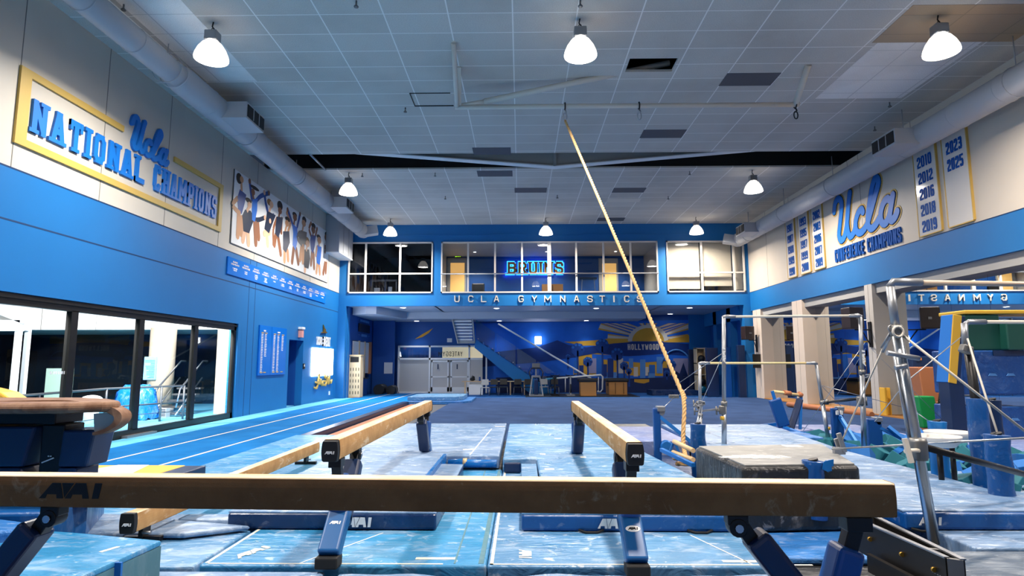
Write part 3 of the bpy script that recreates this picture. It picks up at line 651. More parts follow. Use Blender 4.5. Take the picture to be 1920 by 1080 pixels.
# poster of gymnasts: a flat print
t = thing('team_poster', 'wide white poster of a row of gymnasts on the left wall', 'poster', (XL, 24.3, 5.68))
py0, py1, pz0, pz1 = 19.4, 29.35, 5.7, 8.15
b = B(); b.box(XL, XL+.03, py0, py1, pz0, pz1); b.build('print_sheet', 'white', t)
b = B(); b.box(XL, XL+.034, py0-.03, py0, pz0, pz1); b.box(XL, XL+.034, py1, py1+.03, pz0, pz1); b.box(XL, XL+.034, py0, py1, pz0-.02, pz0); b.build('edge_strip', 'dull_steel', t)
def PT(x, y):      # poster crop pixel (zoom 4.695 from 430,310) -> wall coords
    p = at(430+x/4.695, 310+y/4.695, x=XL); return (p.y, p.z)
figs = [ # head, hair, hair tail, skin, leotard, torso poly, arms, legs
 dict(h=(100, 125), hr=(78, 115, 26, 48), sk='skin_a', le='leo_a', torso=[(85, 210), (140, 260), (125, 340), (100, 430), (70, 400), (60, 290)], arms=[[(62, 290), (20, 350), (80, 420)]], legs=[[(75, 430), (65, 620)], [(100, 470), (95, 600)]], t='leo_b'),
 dict(h=(168, 350), hr=(160, 310, 28, 22), sk='skin_c', le='leo_b', torso=[(130, 390), (180, 400), (210, 470), (165, 600), (115, 580), (105, 440)], arms=[[(150, 420), (230, 480), (305, 460)]], legs=[[(125, 590), (110, 660)], [(155, 590), (160, 690)]], t='leo_b'),
 dict(h=(200, 235), hr=(215, 200, 40, 16), sk='skin_b', le='leo_c', torso=[(195, 300), (240, 290), (235, 400), (215, 500), (190, 480), (190, 380)], arms=[[(190, 300), (180, 220), (170, 140)], [(230, 310), (270, 270), (340, 245)]], legs=[[(215, 490), (225, 690)], [(240, 500), (250, 640)]], t='leo_a'),
 dict(h=(362, 345), hr=(345, 325, 22, 30), sk='skin_c', le='leo_b', torso=[(325, 400), (400, 440), (370, 520), (340, 600), (300, 560), (315, 470)], arms=[[(330, 410), (310, 320), (300, 240)], [(380, 440), (350, 490)]], legs=[[(320, 580), (330, 700)], [(345, 590), (300, 600)]], t='leo_a'),
 dict(h=(438, 400), hr=(438, 355, 24, 42), sk='skin_b', le='leo_b', torso=[(410, 450), (465, 460), (450, 560), (425, 640), (395, 600), (400, 520)], arms=[[(410, 470), (380, 560), (380, 690)], [(455, 470), (450, 590)]], legs=[[(420, 620), (445, 780)], [(400, 620), (390, 700)]], t='leo_b'),
 dict(h=(500, 510), hr=(505, 475, 22, 22), sk='skin_a', le='leo_b', torso=[(465, 580), (520, 580), (525, 680), (490, 770), (465, 740), (465, 660)], arms=[[(510, 580), (530, 500), (500, 420)]], legs=[[(480, 750), (478, 840)], [(505, 760), (510, 830)]], t='leo_b'),
 dict(h=(570, 460), hr=(568, 435, 20, 22), sk='skin_b', le='leo_c', torso=[(545, 510), (590, 550), (595, 650), (575, 750), (550, 700), (555, 600)], arms=[[(550, 520), (520, 430), (505, 390)], [(590, 540), (615, 430)]], legs=[[(560, 730), (545, 850)], [(580, 740), (600, 860)]], t='leo_a'),
 dict(h=(648, 510), hr=(652, 480, 18, 30), sk='skin_a', le='leo_d', torso=[(620, 570), (675, 590), (670, 650), (650, 720), (620, 690), (600, 620)], arms=[[(610, 590), (590, 640), (640, 710)]], legs=[[(630, 700), (615, 830)], [(645, 720), (640, 850)]], t='leo_d'),
 dict(h=(682, 690), hr=(676, 670, 24, 40), sk='skin_c', le='leo_d', torso=[(655, 740), (695, 740), (705, 820), (690, 910), (655, 900), (630, 800)], arms=[[(650, 760), (625, 820)]], legs=[[(660, 890), (658, 930)]], t='leo_d'),
 dict(h=(732, 570), hr=(735, 535, 18, 26), sk='skin_b', le='leo_a', torso=[(715, 610), (755, 620), (745, 710), (730, 780), (712, 740), (705, 660)], arms=[[(712, 620), (695, 560), (712, 510)], [(752, 620), (765, 560)]], legs=[[(722, 770), (712, 870)], [(735, 780), (740, 900)]], t='leo_b'),
 dict(h=(785, 660), hr=(780, 630, 18, 20), sk='skin_a', le='leo_c', torso=[(770, 700), (805, 720), (800, 800), (788, 880), (762, 860), (760, 770)], arms=[[(765, 720), (755, 790)]], legs=[[(770, 860), (760, 940)], [(785, 870), (790, 950)]], t='leo_c'),
 dict(h=(848, 640), hr=(848, 610, 14, 24), sk='skin_b', le='white', torso=[(835, 690), (858, 690), (855, 780), (848, 850), (828, 840), (828, 760)], arms=[[(836, 700), (835, 760)]], legs=[[(838, 850), (820, 950)], [(848, 850), (842, 940)]], t='leo_c'),
]
for i, g in enumerate(figs):
    b = B(); d = .032+.0012*(i % 4)
    def ell(c, rx, ry, dd):
        c0 = PT(*c); rx_, ry_ = abs(PT(c[0]+rx, c[1])[0]-c0[0])*1.0, abs(PT(c[0], c[1]+ry)[1]-c0[1])
        b.prism([(c0[0]+rx_*math.cos(a*.5236), c0[1]+ry_*math.sin(a*.5236)) for a in range(12)], (XL, 0, 0), UY, UZ, d, d+dd)
    b.use(g['sk'])
    for lg in g['legs']: brush(b, crom([PT(*q) for q in lg], 3), .13, (XL, 0, 0), UY, UZ, d, d+.001, 8)
    b.use(g['t'] if i in (1, 2, 3, 6, 7) else g['sk'])
    for ar in g['arms']: brush(b, crom([PT(*q) for q in ar], 3), .085, (XL, 0, 0), UY, UZ, d, d+.002, 8)
    b.use(g['sk'])
    for ar in g['arms']: q = PT(*ar[-1]); b.prism([(q[0]+.1*math.cos(a*.785), q[1]+.1*math.sin(a*.785)) for a in range(8)], (XL, 0, 0), UY, UZ, d, d+.0055)
    hx_, hy_ = g['h']; b.use(g['sk']); brush(b, [PT(hx_-4, hy_+20), PT(g['torso'][0][0]+15, g['torso'][0][1]+15)], .07, (XL, 0, 0), UY, UZ, d, d+.002, 8)
    b.use('hair_b' if i in (3, 8) else 'hair_a'); ell(g['hr'][:2], g['hr'][2], g['hr'][3], .0052)
    b.use(g['sk']); ell((hx_, hy_), 17, 30, .0062)
    b.use(g['le']); b.prism([PT(*q) for q in g['torso']], (XL, 0, 0), UY, UZ, d, d+.0042)
    b.build('gymnast_picture', None, t)
# honour strip
t = thing('honour_strip', 'long bright blue strip of small names under the poster', 'sign', (XL, 24.2, 4.7))
b = B(); b.box(XL, XL+.04, 19.25, 24.9, 4.66, 5.22); b.box(XL, XL+.04, 24.93, 29.15, 4.66, 5.22); b.build('panel', 'panel_blue', t)
rr = random.Random(3)
for i in range(12):
    bw = bg = B()
    y = 19.6+i*.81
    bg.use('tape')
    for r_ in range(2):
        wdt = (.5 if r_ else .3)+.12*rr.random(); word(bg, 'INMHNEAITH'[i % 5:i % 5+5] if r_ else 'AHNI', (XL+.04, y-wdt/2+.15, 5.07-.08*r_), UY, UZ, wdt, .06, .018, .003, gap=.3)
    bg.use('white')
    for r_ in range(rr.choice((1, 2, 3))):
        wdt = .15+.2*rr.random(); word(bw, '1999'[:3], (XL+.04, y-wdt/2+.15, 4.87-.06*r_), UY, UZ, wdt, .045, .018, .003, gap=.3)
    bg.build('name_entry', None, t)
# record board
t = thing('record_board', 'blue board with columns of small white plates left of the door', 'board', (XL, 23.15, 1.38))
b = B(); b.box(XL, XL+.05, 21.88, 22.95, 1.38, 3.18); b.box(XL, XL+.05, 22.97, 24.42, 1.38, 3.18); b.build('panel', 'panel_blue', t)
b = B(); rr = random.Random(5)
for y, n in ((22.15, 24), (22.45, 14), (23.25, 24), (23.62, 24), (24.05, 10)):
    b.use('white'); b.box(XL+.05, XL+.056, y-.11, y-.098, 2.88-n*.058, 2.88)
    for k in range(n):
        wd = .07+.06*rr.random(); z = 2.86-k*.06; b.use('white'); b.box(XL+.05, XL+.058, y-.02-wd*.6, y-.02+wd*.6, z-.018, z+.012)
    b.use('gold'); b.box(XL+.05, XL+.06, y-.12, y+.1, 1.47, 1.50); b.box(XL+.05, XL+.06, y-.12, y+.1, 2.9, 2.93)
b.use('white'); b.box(XL+.05, XL+.058, 22.22, 22.4, 2.97, 3.02); b.box(XL+.05, XL+.058, 23.5, 23.75, 2.97, 3.02)
b.build('plates', None, t)
# alarm box, light switch
p = at(561, 624, x=XL); t = thing('alarm_sign', 'small pinkish wall sign box above the door corner', 'sign box', (XL, p.y, p.z-.2))
b = B(); b.box(XL, XL+.16, p.y-.12, p.y+.12, p.z-.2, p.z+.14); b.build('box_body', mat('pink', '#e09a90', .5) and 'pink', t, bev=.01)
b = B(); b.box(XL, XL+.2, p.y-.17, p.y+.17, p.z+.14, p.z+.24); b.build('cap', 'white', t, bev=.02)
p = at(566, 686, x=XL); t = thing('card_reader', 'small black card reader beside the door recess', 'card reader', (XL, p.y+.2, p.z-.1))
b = B(); b.box(XL, XL+.04, p.y+.1, p.y+.3, p.z-.13, p.z+.1); b.build('plate', 'black_plastic', t); b = B(); b.box(XL+.04, XL+.045, p.y+.15, p.y+.25, p.z-.03, p.z+.06); b.build('lamp_dot', 'white', t)
p = at(617, 737, x=XL); b = B(); b.box(XL, XL+.02, p.y-.1, p.y+.1, p.z-.09, p.z+.09); tag(b.build('outlet_plate', 'white'), 'small white outlet plate low under the script sign', 'outlet')
# THE BEST ... neon
a, c = at(592, 648, x=XL), at(618, 629, x=XL)
t = thing('neon_sign', 'glowing white neon sign under two big words on the left wall', 'neon sign', (XL, 29.3, .6))
def NP(x, y): p = at(575+x/5.85, 600+y/5.85, x=XL); return (p.y, p.z)
p0, p1, p2, p3 = NP(103, 270), NP(158, 165), NP(170, 285), NP(248, 180)
b = B(); word(b, 'THE', (XL, p0[0], p0[1]), UY, UZ, p1[0]-p0[0], p1[1]-p0[1]-.1, .10, .07, gap=.2); word(b, 'BEST', (XL, p2[0], p2[1]), UY, UZ, p3[0]-p2[0], p3[1]-p2[1]-.05, .10, .07, gap=.2); b.build('heading', 'white', t)
q0, q1 = NP(45, 600), NP(285, 330)
b = B(); b.box(XL, XL+.05, q0[0], q1[0], q0[1]-.08, q1[1]+.05); b.build('glow_panel', 'neon_white', t, bev=.02)
b = B(); b.use('gold')
for st in ([(72, 745), (95, 745), (108, 700), (118, 640), (125, 600), (112, 605)], [(85, 685), (130, 690)], [(118, 700), (128, 650), (132, 700), (142, 655), (146, 700), (160, 690)], [(150, 715), (160, 690), (168, 715)], [(165, 675), (188, 670)], [(185, 600), (192, 635), (210, 610), (205, 680), (190, 715), (180, 710)], [(222, 640), (218, 690), (228, 690), (238, 600)], [(243, 670), (250, 690), (262, 660)]):
    brush(b, crom([NP(*q) for q in st], 4), .045, (XL, 0, 0), UY, UZ, .03, .09, 8)
b.build('script_letters', None, t)
p = at(605, 612, x=XL); b = B(); b.use('brass')
b.prism([NP(*q) for q in ((148, 143), (205, 145), (212, 135), (195, 125), (200, 100), (188, 98), (172, 52), (178, 100), (176, 128), (160, 132))], (XL, 0, 0), UY, UZ, .02, .07)
b.build('emblem', None, t)
lamp('neon_light', 'AREA', (XL+.35, 29.3, 1.9), 60, (.9, .96, 1.), 1.6, (0, R(-90), 0), parent=t)
# ================================================================== RIGHT WALL SIGNS
VY = (0, -1, 0)
t = thing('conference_sign', 'big blue script word with gold outline on the right wall', 'sign', (XR, 19.7, 5.55))
b = B()
for s in SC: brush(b, s, .195, (XR, 0, 0), VY, UZ, .0, .012, 12)
b.build('gold_outline', 'gold', t)
b = B()
for s in SC: brush(b, s, .15, (XR, 0, 0), VY, UZ, .004, .022, 12)
b.build('dark_outline', 'outline', t)
b = B()
for s in SC: brush(b, s, .125, (XR, 0, 0), VY, UZ, .01, .036, 12)
b.build('script_word', 'sign_blue', t)
for (s, xa, ya0, ya1, xb) in (('CONFERENCE', 1568, 461, 487, 1624), ('CHAMPIONS', 1629, 446, 470, 1694)):
    b = B(); p0 = at(xa, ya1, x=XR); p1 = at(xb, ya1, x=XR); word(b, s, (XR, p0.y, 5.49), VY, UZ, p0.y-p1.y, .47, .068, .05, gap=.25); b.build('small_word', 'sign_blue_deep', t)
ban = [(1473, 1495, ['1981', '1987', '1988', '1989', '1990']), (1495, 1521, ['1993', '1995', '1997', '1999', '2000']), (1521, 1548, ['2002', '2003', '2006', '2007', '2009']), (1713, 1767, ['2010', '2012', '2016', '2018', '2019']), (1766, 1827, ['2023', '2025'])]
YY = [(25.7+1.0, 24.85+1.0), (24.4+1.15, 23.6+1.15), (23.2+1.2, 22.4+1.1), (17.0+.8, 16.15+.8), (15.8+.75, 14.97+.72)]
lab = ['first', 'second', 'third', 'fourth', 'fifth']
for i, (xa, xb, yrs) in enumerate(ban):
    ya = at([1473, 1496, 1521, 1713, 1766][i], [416, 402, 388, 290, 260][i], x=XR-.03).y; yb = at([1495, 1521, 1548, 1767, 1827][i], [520, 509, 500, 432, 413][i], x=XR-.03).y
    t = thing('year_banner', ['tall white gold-edged banner listing years 1981 to 1990', 'tall white gold-edged banner listing years 1993 to 2000', 'tall white gold-edged banner listing years 2002 to 2009', 'tall white gold-edged banner listing years 2010 to 2019', 'tall white gold-edged banner with only 2023 and 2025'][i], 'banner', (XR, (ya+yb)/2, 5.45), 'year banners on the right wall')
    z0, z1 = 5.46, 8.02
    b = B(); b.box(XR-.05, XR, yb, ya, z0, z1); b.build('sheet', mat('banner_sheet', '#ddd9d2', .12, spec=.7) and 'banner_sheet' if i == 0 else 'banner_sheet', t)
    b = B()
    for y in (ya, yb-.03): b.box(XR-.06, XR, y, y+.03, z0, z1)
    b.box(XR-.06, XR, yb, ya, z0-.03, z0); b.box(XR-.06, XR, yb, ya, z1, z1+.03); b.build('edging', 'gold', t)
    for k, yr in enumerate(yrs):
        b = B(); wdt = (ya-yb)*.66; zt = z1-.28-k*.475
        word(b, yr, (XR-.05, ya-(ya-yb)*.17, zt-.30), VY, UZ, wdt, .33, .052, .012, gap=.2); b.build('year', 'sign_blue_deep', t)

# ================================================================== CEILING FITTINGS
mat('shade', '#c9c4bc', .35, spec=.5, emit=(1., .93, .84), estr=1.4)
names = [['left', 'middle', 'right'], ['left', '', 'right'], ['left', 'middle', 'right'], ['left', 'middle', 'right']]
for j, Y in enumerate((12.15, 22.5, 30.0, 3.9)):
    for i, X in enumerate((-6.5, 1.27, 8.74)):
        if j == 1 and i == 1: continue
        t = thing('high_bay_lamp', 'lit dome lamp hanging from the ceiling, ' + ['nearest row', 'middle row, by the dark slot', 'far row, before the blue mezzanine wall', 'row overhead above the picture'][j] + ', ' + names[j][i], 'lamp', (X, Y, 8.16), 'high bay lamps')
        b = B(); b.lathe((X, Y, 8.16), [(.34, 0), (.345, .03), (.33, .10), (.28, .22), (.2, .34), (.13, .40), (.12, .42)], 32, cap=False); b.lathe((X, Y, 8.16), [(.33, .0), (.315, .10), (.265, .22), (.19, .33), (.12, .395)], 32, cap=False); b.build('shade', 'shade', t)
        b = B(); b.lathe((X, Y, 8.16), [(.325, .015), (.325, .03)], 32); b.build('lens', 'lens', t)
        b = B(); b.box(X-.13, X+.13, Y-.12, Y+.12, 8.57, 8.78); b.lathe((X, Y, 8.5), [(.12, .05), (.12, .1)], 20); b.build('ballast_box', 'galv', t, bev=.02)
        b = B(); b.tube([(X, Y, 8.78), (X+.02, Y, 8.84), (X-.02, Y, 8.90), (X, Y, 9.0)], .014, 8); b.tube([(X+.03*math.cos(a*.785), Y, 8.83+.04*math.sin(a*.785)) for a in range(8)], .009, 6, closed=True); b.build('hook', 'dark', t)
        lamp('high_bay_light', 'AREA', (X, Y, 8.15), LAMP_W, [(1., .95, .88), (1., .87, .74), (1., .88, .76)][i], .6, spread=158, parent=t)
# ducts
def duct(side, X, Z, r, y0, y1, lab, vents):
    t = thing('air_duct', lab, 'duct', (X, y0, Z-r))
    n = B(); path = [(X, y0, Z), (X, 13.2 if side < 0 else 26, Z), (X, 13.7 if side < 0 else 26.6, Z), (X, y1, Z)]
    n.tube(path, [r*.8, r*.8, r, r] if side < 0 else [r, r, r, r], 28); n.build('duct_pipe', 'duct_grey', t)
    k = y0+.8
    while k < y1: b = B(); b.lathe((X, k, Z), [(r*(1.0 if k > 13.2 or side > 0 else .82), -.02), (r*(1.04 if k > 13.2 or side > 0 else .85), 0), (r*(1. if k > 13.2 or side > 0 else .82), .02)], 28, 'y', cap=False); k += 1.5; b.build('seam_ring', 'duct_grey', t)
    b = B(); b.lathe((X, y1, Z), [(r, 0), (r*1.02, .15), (r*.9, .4)], 24, 'y'); b.bar((X-side*.0, y1-.05, Z-.1), (X-side*.75, y1+.15, Z+.06), .5, .42, (0, 1, 0)); b.build('end_elbow', 'duct_grey', t)
    for k in range(int(y0)+3, int(y1), 4):
        b = B(); b.tube([(X, k, Z+r), (X, k, ZC)], .014, 6); b.tube([(X+r*1.03*math.cos(a*.3491), k, Z+r*1.03*math.sin(a*.3491)) for a in range(18)], .012, 5, closed=True); b.build('hanger', 'duct_grey', t)
    for y in vents:
        s = -side; f = thing('x', '', '')if False else None
        b = B(); b.box(X+s*.15, X+s*.85, y-.55, y+.55, Z-.28, Z+.16); v = b.build('vent_box', 'duct_grey', t, bev=.01)
        b = B(); b.box(X+s*.85, X+s*.87, y-.5, y+.5, Z-.22, Z+.1); g = b.build('vent_grille', 'dark', v)
        b = B()
        for q in (-.17, .17): b.box(X+s*.87, X+s*.88, y+q-.012, y+q+.012, Z-.22, Z+.1)
        b.build('vent_bar', 'duct_grey', v)
duct(-1, -7.95, 8.42, .335, 2, 30.1, 'round grey air duct along the top of the left wall', (15.7, 24.9))
duct(1, 10.95, 7.93, .34, 2, 30.3, 'round grey air duct along the top of the right wall', (16.6, 27.8))
# sheet metal duct in the far left corner
t = thing('wall_duct', 'square sheet-metal duct on the left wall before the mezzanine', 'duct', (-9.1, 29.9, 7.3))
b = B(); b.box(XL, -8.72, 28.9, YB-.12, 7.15, 8.95); b.build('duct_box', 'duct_grey', t)
b = B(); b.box(XL, -8.70, 28.88, YB-.1, 7.1, 7.15); b.build('bottom_plate', 'white', t)
b = B(); [b.box(-8.72, -8.71, y, y+.02, 7.15, 8.95) for y in (29.6, 30.5)]; b.build('seams', 'groove_grey', t)
# sprinklers
for k, (x, y) in enumerate([(232, 12), (668, 6), (1088, 5), (760, 205), (663, 308), (812, 318), (835, 370), (1045, 368), (1253, 370), (1298, 318), (1668, 195), (1640, 240)]):
    p = at(x, y, z=ZC-.05)
    if 20.3 < p.y < 22.3: p.y = 22.6
    t = thing('sprinkler', 'small ceiling sprinkler head, ' + ['near the left duct at the top edge', 'top edge, left of centre', 'top edge, over the middle lamp', 'left of the pipe frame', 'just behind the left end of the slot', 'behind the slot, right of its left end', 'behind the slot, left of centre', 'in front of the far middle lamp', 'behind the slot, right of the rope', 'behind the slot near its right part', 'right, above the right duct vent', 'right, behind the duct vent'][k], 'sprinkler', (p.x, p.y, ZC-.14))
    b = B(); b.tube([(p.x, p.y, ZC), (p.x, p.y, ZC-.09)], .018, 8); b.build('stem', 'dull_steel', t)
    b = B(); b.lathe((p.x, p.y, ZC-.14), [(.02, .05), (.05, .02), (.045, 0), (.02, -.01)], 12); b.build('deflector', 'dull_steel', t)
# pipe rig for the ropes
Zr = 8.35; A = at(857, 201, z=Zr); Bq = at(1490, 197, z=Zr); Bq.y = A.y
t = thing('pipe_rig', 'cream pipe frame hung from the ceiling for climbing ropes', 'frame', (A.x, A.y, Zr))
b = B(); b.tube([A-Vector((.05, 0, 0)), Bq+Vector((.1, 0, 0))], .062, 14); b.build('cross_bar', 'offwhite', t)
q = at(850, 80, z=ZC-.02); b = B(); b.tube([A, q], .055, 12); b.tube([q, q+Vector((0, 0, .1))], .05, 10); b.build('hanger_tube', 'offwhite', t)
q = at(860, 125, z=ZC); b = B(); b.bar(A+Vector((.05, 0, .03)), (q.x, q.y, ZC), .12, .08); b.build('angle_strut', 'offwhite', t)
q = at(1255, 118, z=ZC+.3); b = B(); b.tube([A+Vector((.12, 0, .05)), A+(q-A)*.15], .05, 10); b.tube([A+(q-A)*.13, q], .075, 12); b.build('diagonal_brace', 'offwhite', t)
q = at(1489, 122, z=ZC); b = B(); b.tube([Bq, (Bq.x, q.y, ZC)], .075, 12); b.build('hanger_tube', 'offwhite', t)
def hookset(px, lab, m='steel'):
    p = at(px, 201, z=Zr); p.y = A.y; p.z = Zr
    h = thing('rope_hook', lab, 'hook', (p.x, p.y, Zr-.4))
    b = B(); b.tube([(p.x, p.y+.08*math.cos(a*.5236), Zr+.09*math.sin(a*.5236)) for a in range(12)], .018, 6, closed=True); b.build('clamp', 'dark', h)
    b = B(); b.tube([(p.x, p.y, Zr-.09), (p.x+.03, p.y, Zr-.16), (p.x-.02, p.y, Zr-.2)], .02, 8); b.tube([(p.x+.05*math.cos(a*.5236), p.y, Zr-.28+.1*math.sin(a*.5236)) for a in range(12)], .016, 6, closed=True); b.build('carabiner', m, h)
    return p
r0 = hookset(1059, 'shackle at the left of the pipe frame holding the rope'); hookset(1197, 'empty steel hook in the middle of the pipe frame'); hookset(1486, 'dark empty hook at the right end of the pipe frame', 'dark')
# climbing rope: straight run from the rig, sagging to the floor behind the near right beam
rf = at(1285, 862, z=.4); pa = at(1268, 712, y=10.0)
P = [Vector((r0.x, r0.y, Zr-.38)), Vector((r0.x, r0.y, Zr-.38)).lerp(pa, .5)+Vector((.02, 0, -.04)), pa, at(1279, 735, y=9.8), at(1283, 765, y=9.6), at(1281, 820, y=9.4), at(1284, 850, y=9.25), at(1290, 862, y=9.1)]
pp = crom([tuple(p) for p in P], 14)
def strands(path, r, tw=26., nst=3):
    b = B(); L = 0; out = [[] for _ in range(nst)]; path = [Vector(p) for p in path]
    dense = []
    for p, q in zip(path, path[1:]):
        n = max(1, int((q-p).length/.035))
        for k in range(n): dense.append(p.lerp(q, k/n))
    for i, p in enumerate(dense):
        d = (dense[min(i+1, len(dense)-1)]-dense[max(i-1, 0)]).normalized(); a = d.orthogonal().normalized() if abs(d.x) < 2 else None
        a = (Vector((1, 0, 0))-d*d.x).normalized(); c = d.cross(a)
        for s in range(nst):
            th = L*tw+s*2*math.pi/nst; out[s].append(p+a*(r*.5*math.cos(th))+c*(r*.5*math.sin(th)))
        L += .035
    for s in out: b.tube(s, r*.56, 6)
    return b
mat('rope', '#d3ab74', .85)
ro = strands(pp, .034); 
th = 0; coil = []
while th < 13: coil.append((rf.x+.02+(.16+.006*th)*math.cos(th), rf.y-.15+(.11)*math.sin(th), .33+.012*th)); th += .35
ro2 = strands(coil, .03); n0 = len(ro.v); ro.v += ro2.v; ro.f += [tuple(i+n0 for i in f) for f in ro2.f]; ro.mi += ro2.mi; ro.smooth |= {i for i in range(len(ro.f))}
tag(ro.build('climbing_rope', 'rope'), 'thick tan climbing rope slanting from the ceiling frame to the floor', 'rope')

# ================================================================== UNDER THE MEZZANINE
def bk(x, y, off=.0): return at(x, y, y=YW-off)
# painted mural
t = thing('wall_mural', 'painted sunset city mural with palms and a hillside word', 'mural', (4, YW, 0))
def mp(pts, material, dd, name, rev=False):
    b = B(); P = [bk(*q) for q in pts]; P = [(p.x, p.z) for p in P]
    b.prism(P, (0, YW, 0), (1, 0, 0), (0, 0, 1), 0, dd); b.build(name, material, t)
paint('mur_sky', '#0f5fc4', .6, .25); paint('mur_mount', '#0a2f72', .6, .2); paint('mur_palm', '#0c3a80', .6, .3); paint('mur_blue', '#1b5fae', .6, .2)
paint('mur_gold', '#c9962f', .6, .2); paint('mur_cream', '#c8beb0', .6, .15); paint('mur_lilac', '#8c86a4', .6, .2); paint('mur_dark', '#0a2555', .6, .3); paint('mur_light', '#4d83c0', .6, .2)
mp([(880, 607), (1292, 600), (1292, 743), (880, 743)], 'mur_sky', .01, 'sky')
# rays and sun
b = B(); cx, cy = 1215, 638
for k in range(13):
    a = R(4+k*14.3); L0, L1 = 28, 96 if k not in (5, 6, 7) else 52
    if k in (0, 12): L1 = 76
    w0, w1 = .05, .09
    for mm, sc, dd in (('mur_gold', 1.0, .014), ('mur_cream', .55, .017)):
        b.use(mm); P = []
        for L, wd in ((L0, w0*1.3), (L1, w1), (L1, -w1), (L0, -w0*1.3)):
            x = cx+L*math.cos(a+wd*sc); y = cy-2-L*.8*math.sin(a+wd*sc); x = min(x, 1290.5); y = max(y, 606)
            q = bk(x, y); P.append((q.x, q.z))
        b.prism(P, (0, YW, 0), (1, 0, 0), (0, 0, 1), 0, dd+k*2e-4)
b.use('mur_cream'); P = [(bk(cx+38*math.cos(R(a)), cy+2-31*math.sin(R(a))).x, bk(cx+38*math.cos(R(a)), cy+2-31*math.sin(R(a))).z) for a in range(0, 181, 12)]
b.prism(P, (0, YW, 0), (1, 0, 0), (0, 0, 1), 0, .021)
b.use('mur_gold'); P = [(bk(cx+30*math.cos(R(a)), cy+2-25*math.sin(R(a))).x, bk(cx+30*math.cos(R(a)), cy+2-25*math.sin(R(a))).z) for a in range(0, 181, 12)]
b.prism(P, (0, YW, 0), (1, 0, 0), (0, 0, 1), 0, .024)
b.build('sun', None, t)
mp([(1058, 641), (1085, 640), (1130, 637), (1160, 630), (1185, 640), (1150, 648), (1090, 648)], 'mur_gold', .018, 'cloud')
mp([(1240, 642), (1262, 634), (1292, 628), (1292, 642)], 'mur_gold', .026, 'cloud')
mp([(1075, 690), (1085, 668), (1120, 662), (1180, 672), (1240, 670), (1291, 676), (1291, 706), (1075, 702)], 'mur_gold', .020, 'glow')
mp([(880, 662), (930, 660), (1000, 652), (1022, 646), (1045, 638), (1066, 647), (1100, 651), (1150, 644), (1175, 642), (1195, 640), (1240, 641), (1291, 645), (1291, 668), (1200, 672), (1120, 662), (1075, 670), (1020, 678), (880, 690)], 'mur_mount', .028, 'hills')
mp([(1110, 664), (1180, 668), (1240, 664), (1291, 668), (1291, 674), (1200, 680), (1110, 672)], 'mur_sky', .030, 'haze_band')
b = B(); p0, p1 = bk(1177, 656), bk(1235, 645); word(b, 'HOLLYWOOD', (p0.x, YW-.03, p0.z), (1, 0, 0), (0, 0, 1), p1.x-p0.x, p1.z-p0.z, .06, .006, gap=.3); b.build('hill_word', 'mur_cream', t)
for x0, x1, y0, y1, mm in [(1076, 1082, 676, 700, 'mur_blue'), (1086, 1094, 685, 703, 'mur_mount'), (1104, 1118, 672, 700, 'mur_lilac'), (1118, 1128, 668, 706, 'mur_blue'), (1128, 1138, 683, 706, 'mur_mount'), (1139, 1150, 672, 708, 'mur_mount'), (1156, 1168, 672, 704, 'mur_cream'), (1179, 1187, 672, 690, 'mur_light'), (1188, 1196, 688, 706, 'mur_cream'), (1200, 1210, 674, 712, 'mur_light'), (1210, 1216, 688, 704, 'mur_cream'), (1217, 1228, 684, 700, 'mur_blue'), (1231, 1242, 669, 700, 'mur_light'), (1215, 1228, 698, 712, 'mur_light'), (1137, 1156, 698, 712, 'mur_light'), (1158, 1175, 700, 710, 'mur_blue'), (1243, 1256, 690, 708, 'mur_mount'), (1262, 1290, 672, 708, 'mur_lilac')]:
    mp([(x0, y0), (x1, y0), (x1, y1), (x0, y1)], mm, .032+.0007*(x0 % 5), 'painted_building')
mp([(930, 708), (1070, 704), (1140, 711), (1200, 709), (1291, 706), (1291, 743), (930, 743)], 'mur_dark', .037, 'foreground_hill')
mp([(1189, 711), (1217, 711), (1217, 716), (1207, 719), (1199, 718), (1189, 716)], 'mur_gold', .039, 'painted_house')
b = B(); q = [bk(1262+28*math.cos(R(a)), 690-34*math.sin(R(a)), .03) for a in range(20, 175, 12)]; b.tube([(p.x+.2, YW-.036, p.z) for p in q if p.x < bk(1291, 700).x], .05, 6); b.build('painted_wheel', 'mur_light', t)
mp([(1272, 706), (1281, 680), (1290, 706)], 'mur_dark', .04, 'painted_tree')
mp([(1252, 707), (1268, 696), (1282, 707)], 'mur_dark', .041, 'painted_tree')
for cx, cy, r_, yb in [(1083, 656, 13, 706), (1102, 678, 9, 706), (1129, 648, 13, 708), (1157, 664, 12, 712), (1170, 686, 8, 712), (1179, 696, 5.5, 725), (1259, 684, 8.5, 712), (1065, 669, 5, 690), (1250, 700, 6, 712)]:
    b = B(); b.use('mur_palm'); q0, q1 = bk(cx, cy), bk(cx, yb); b.box(q0.x-.05, q0.x+.05, YW-.046, YW, q1.z, q0.z)
    rr_ = r_*YW/1150*1.01
    for a, dr, mm in [(0, .0, 'mur_palm')]+[(k*51.4, .55, 'mur_palm') for k in range(7)]+[(30+k*40, .75, 'mur_blue') for k in range(4)]:
        rad = rr_*(.7 if dr == 0 else .45 if mm == 'mur_palm' else .2); cx2, cz2 = q0.x+rr_*dr*math.cos(R(a)), q0.z+rr_*dr*math.sin(R(a))
        b.use(mm); b.prism([(cx2+rad*math.cos(j*.5236), cz2+rad*math.sin(j*.5236)) for j in range(12)], (0, YW, 0), (1, 0, 0), (0, 0, 1), 0, .045+(a % 7)*2e-4+(.002 if mm != 'mur_palm' else 0))
    b.build('painted_palm', None, t)
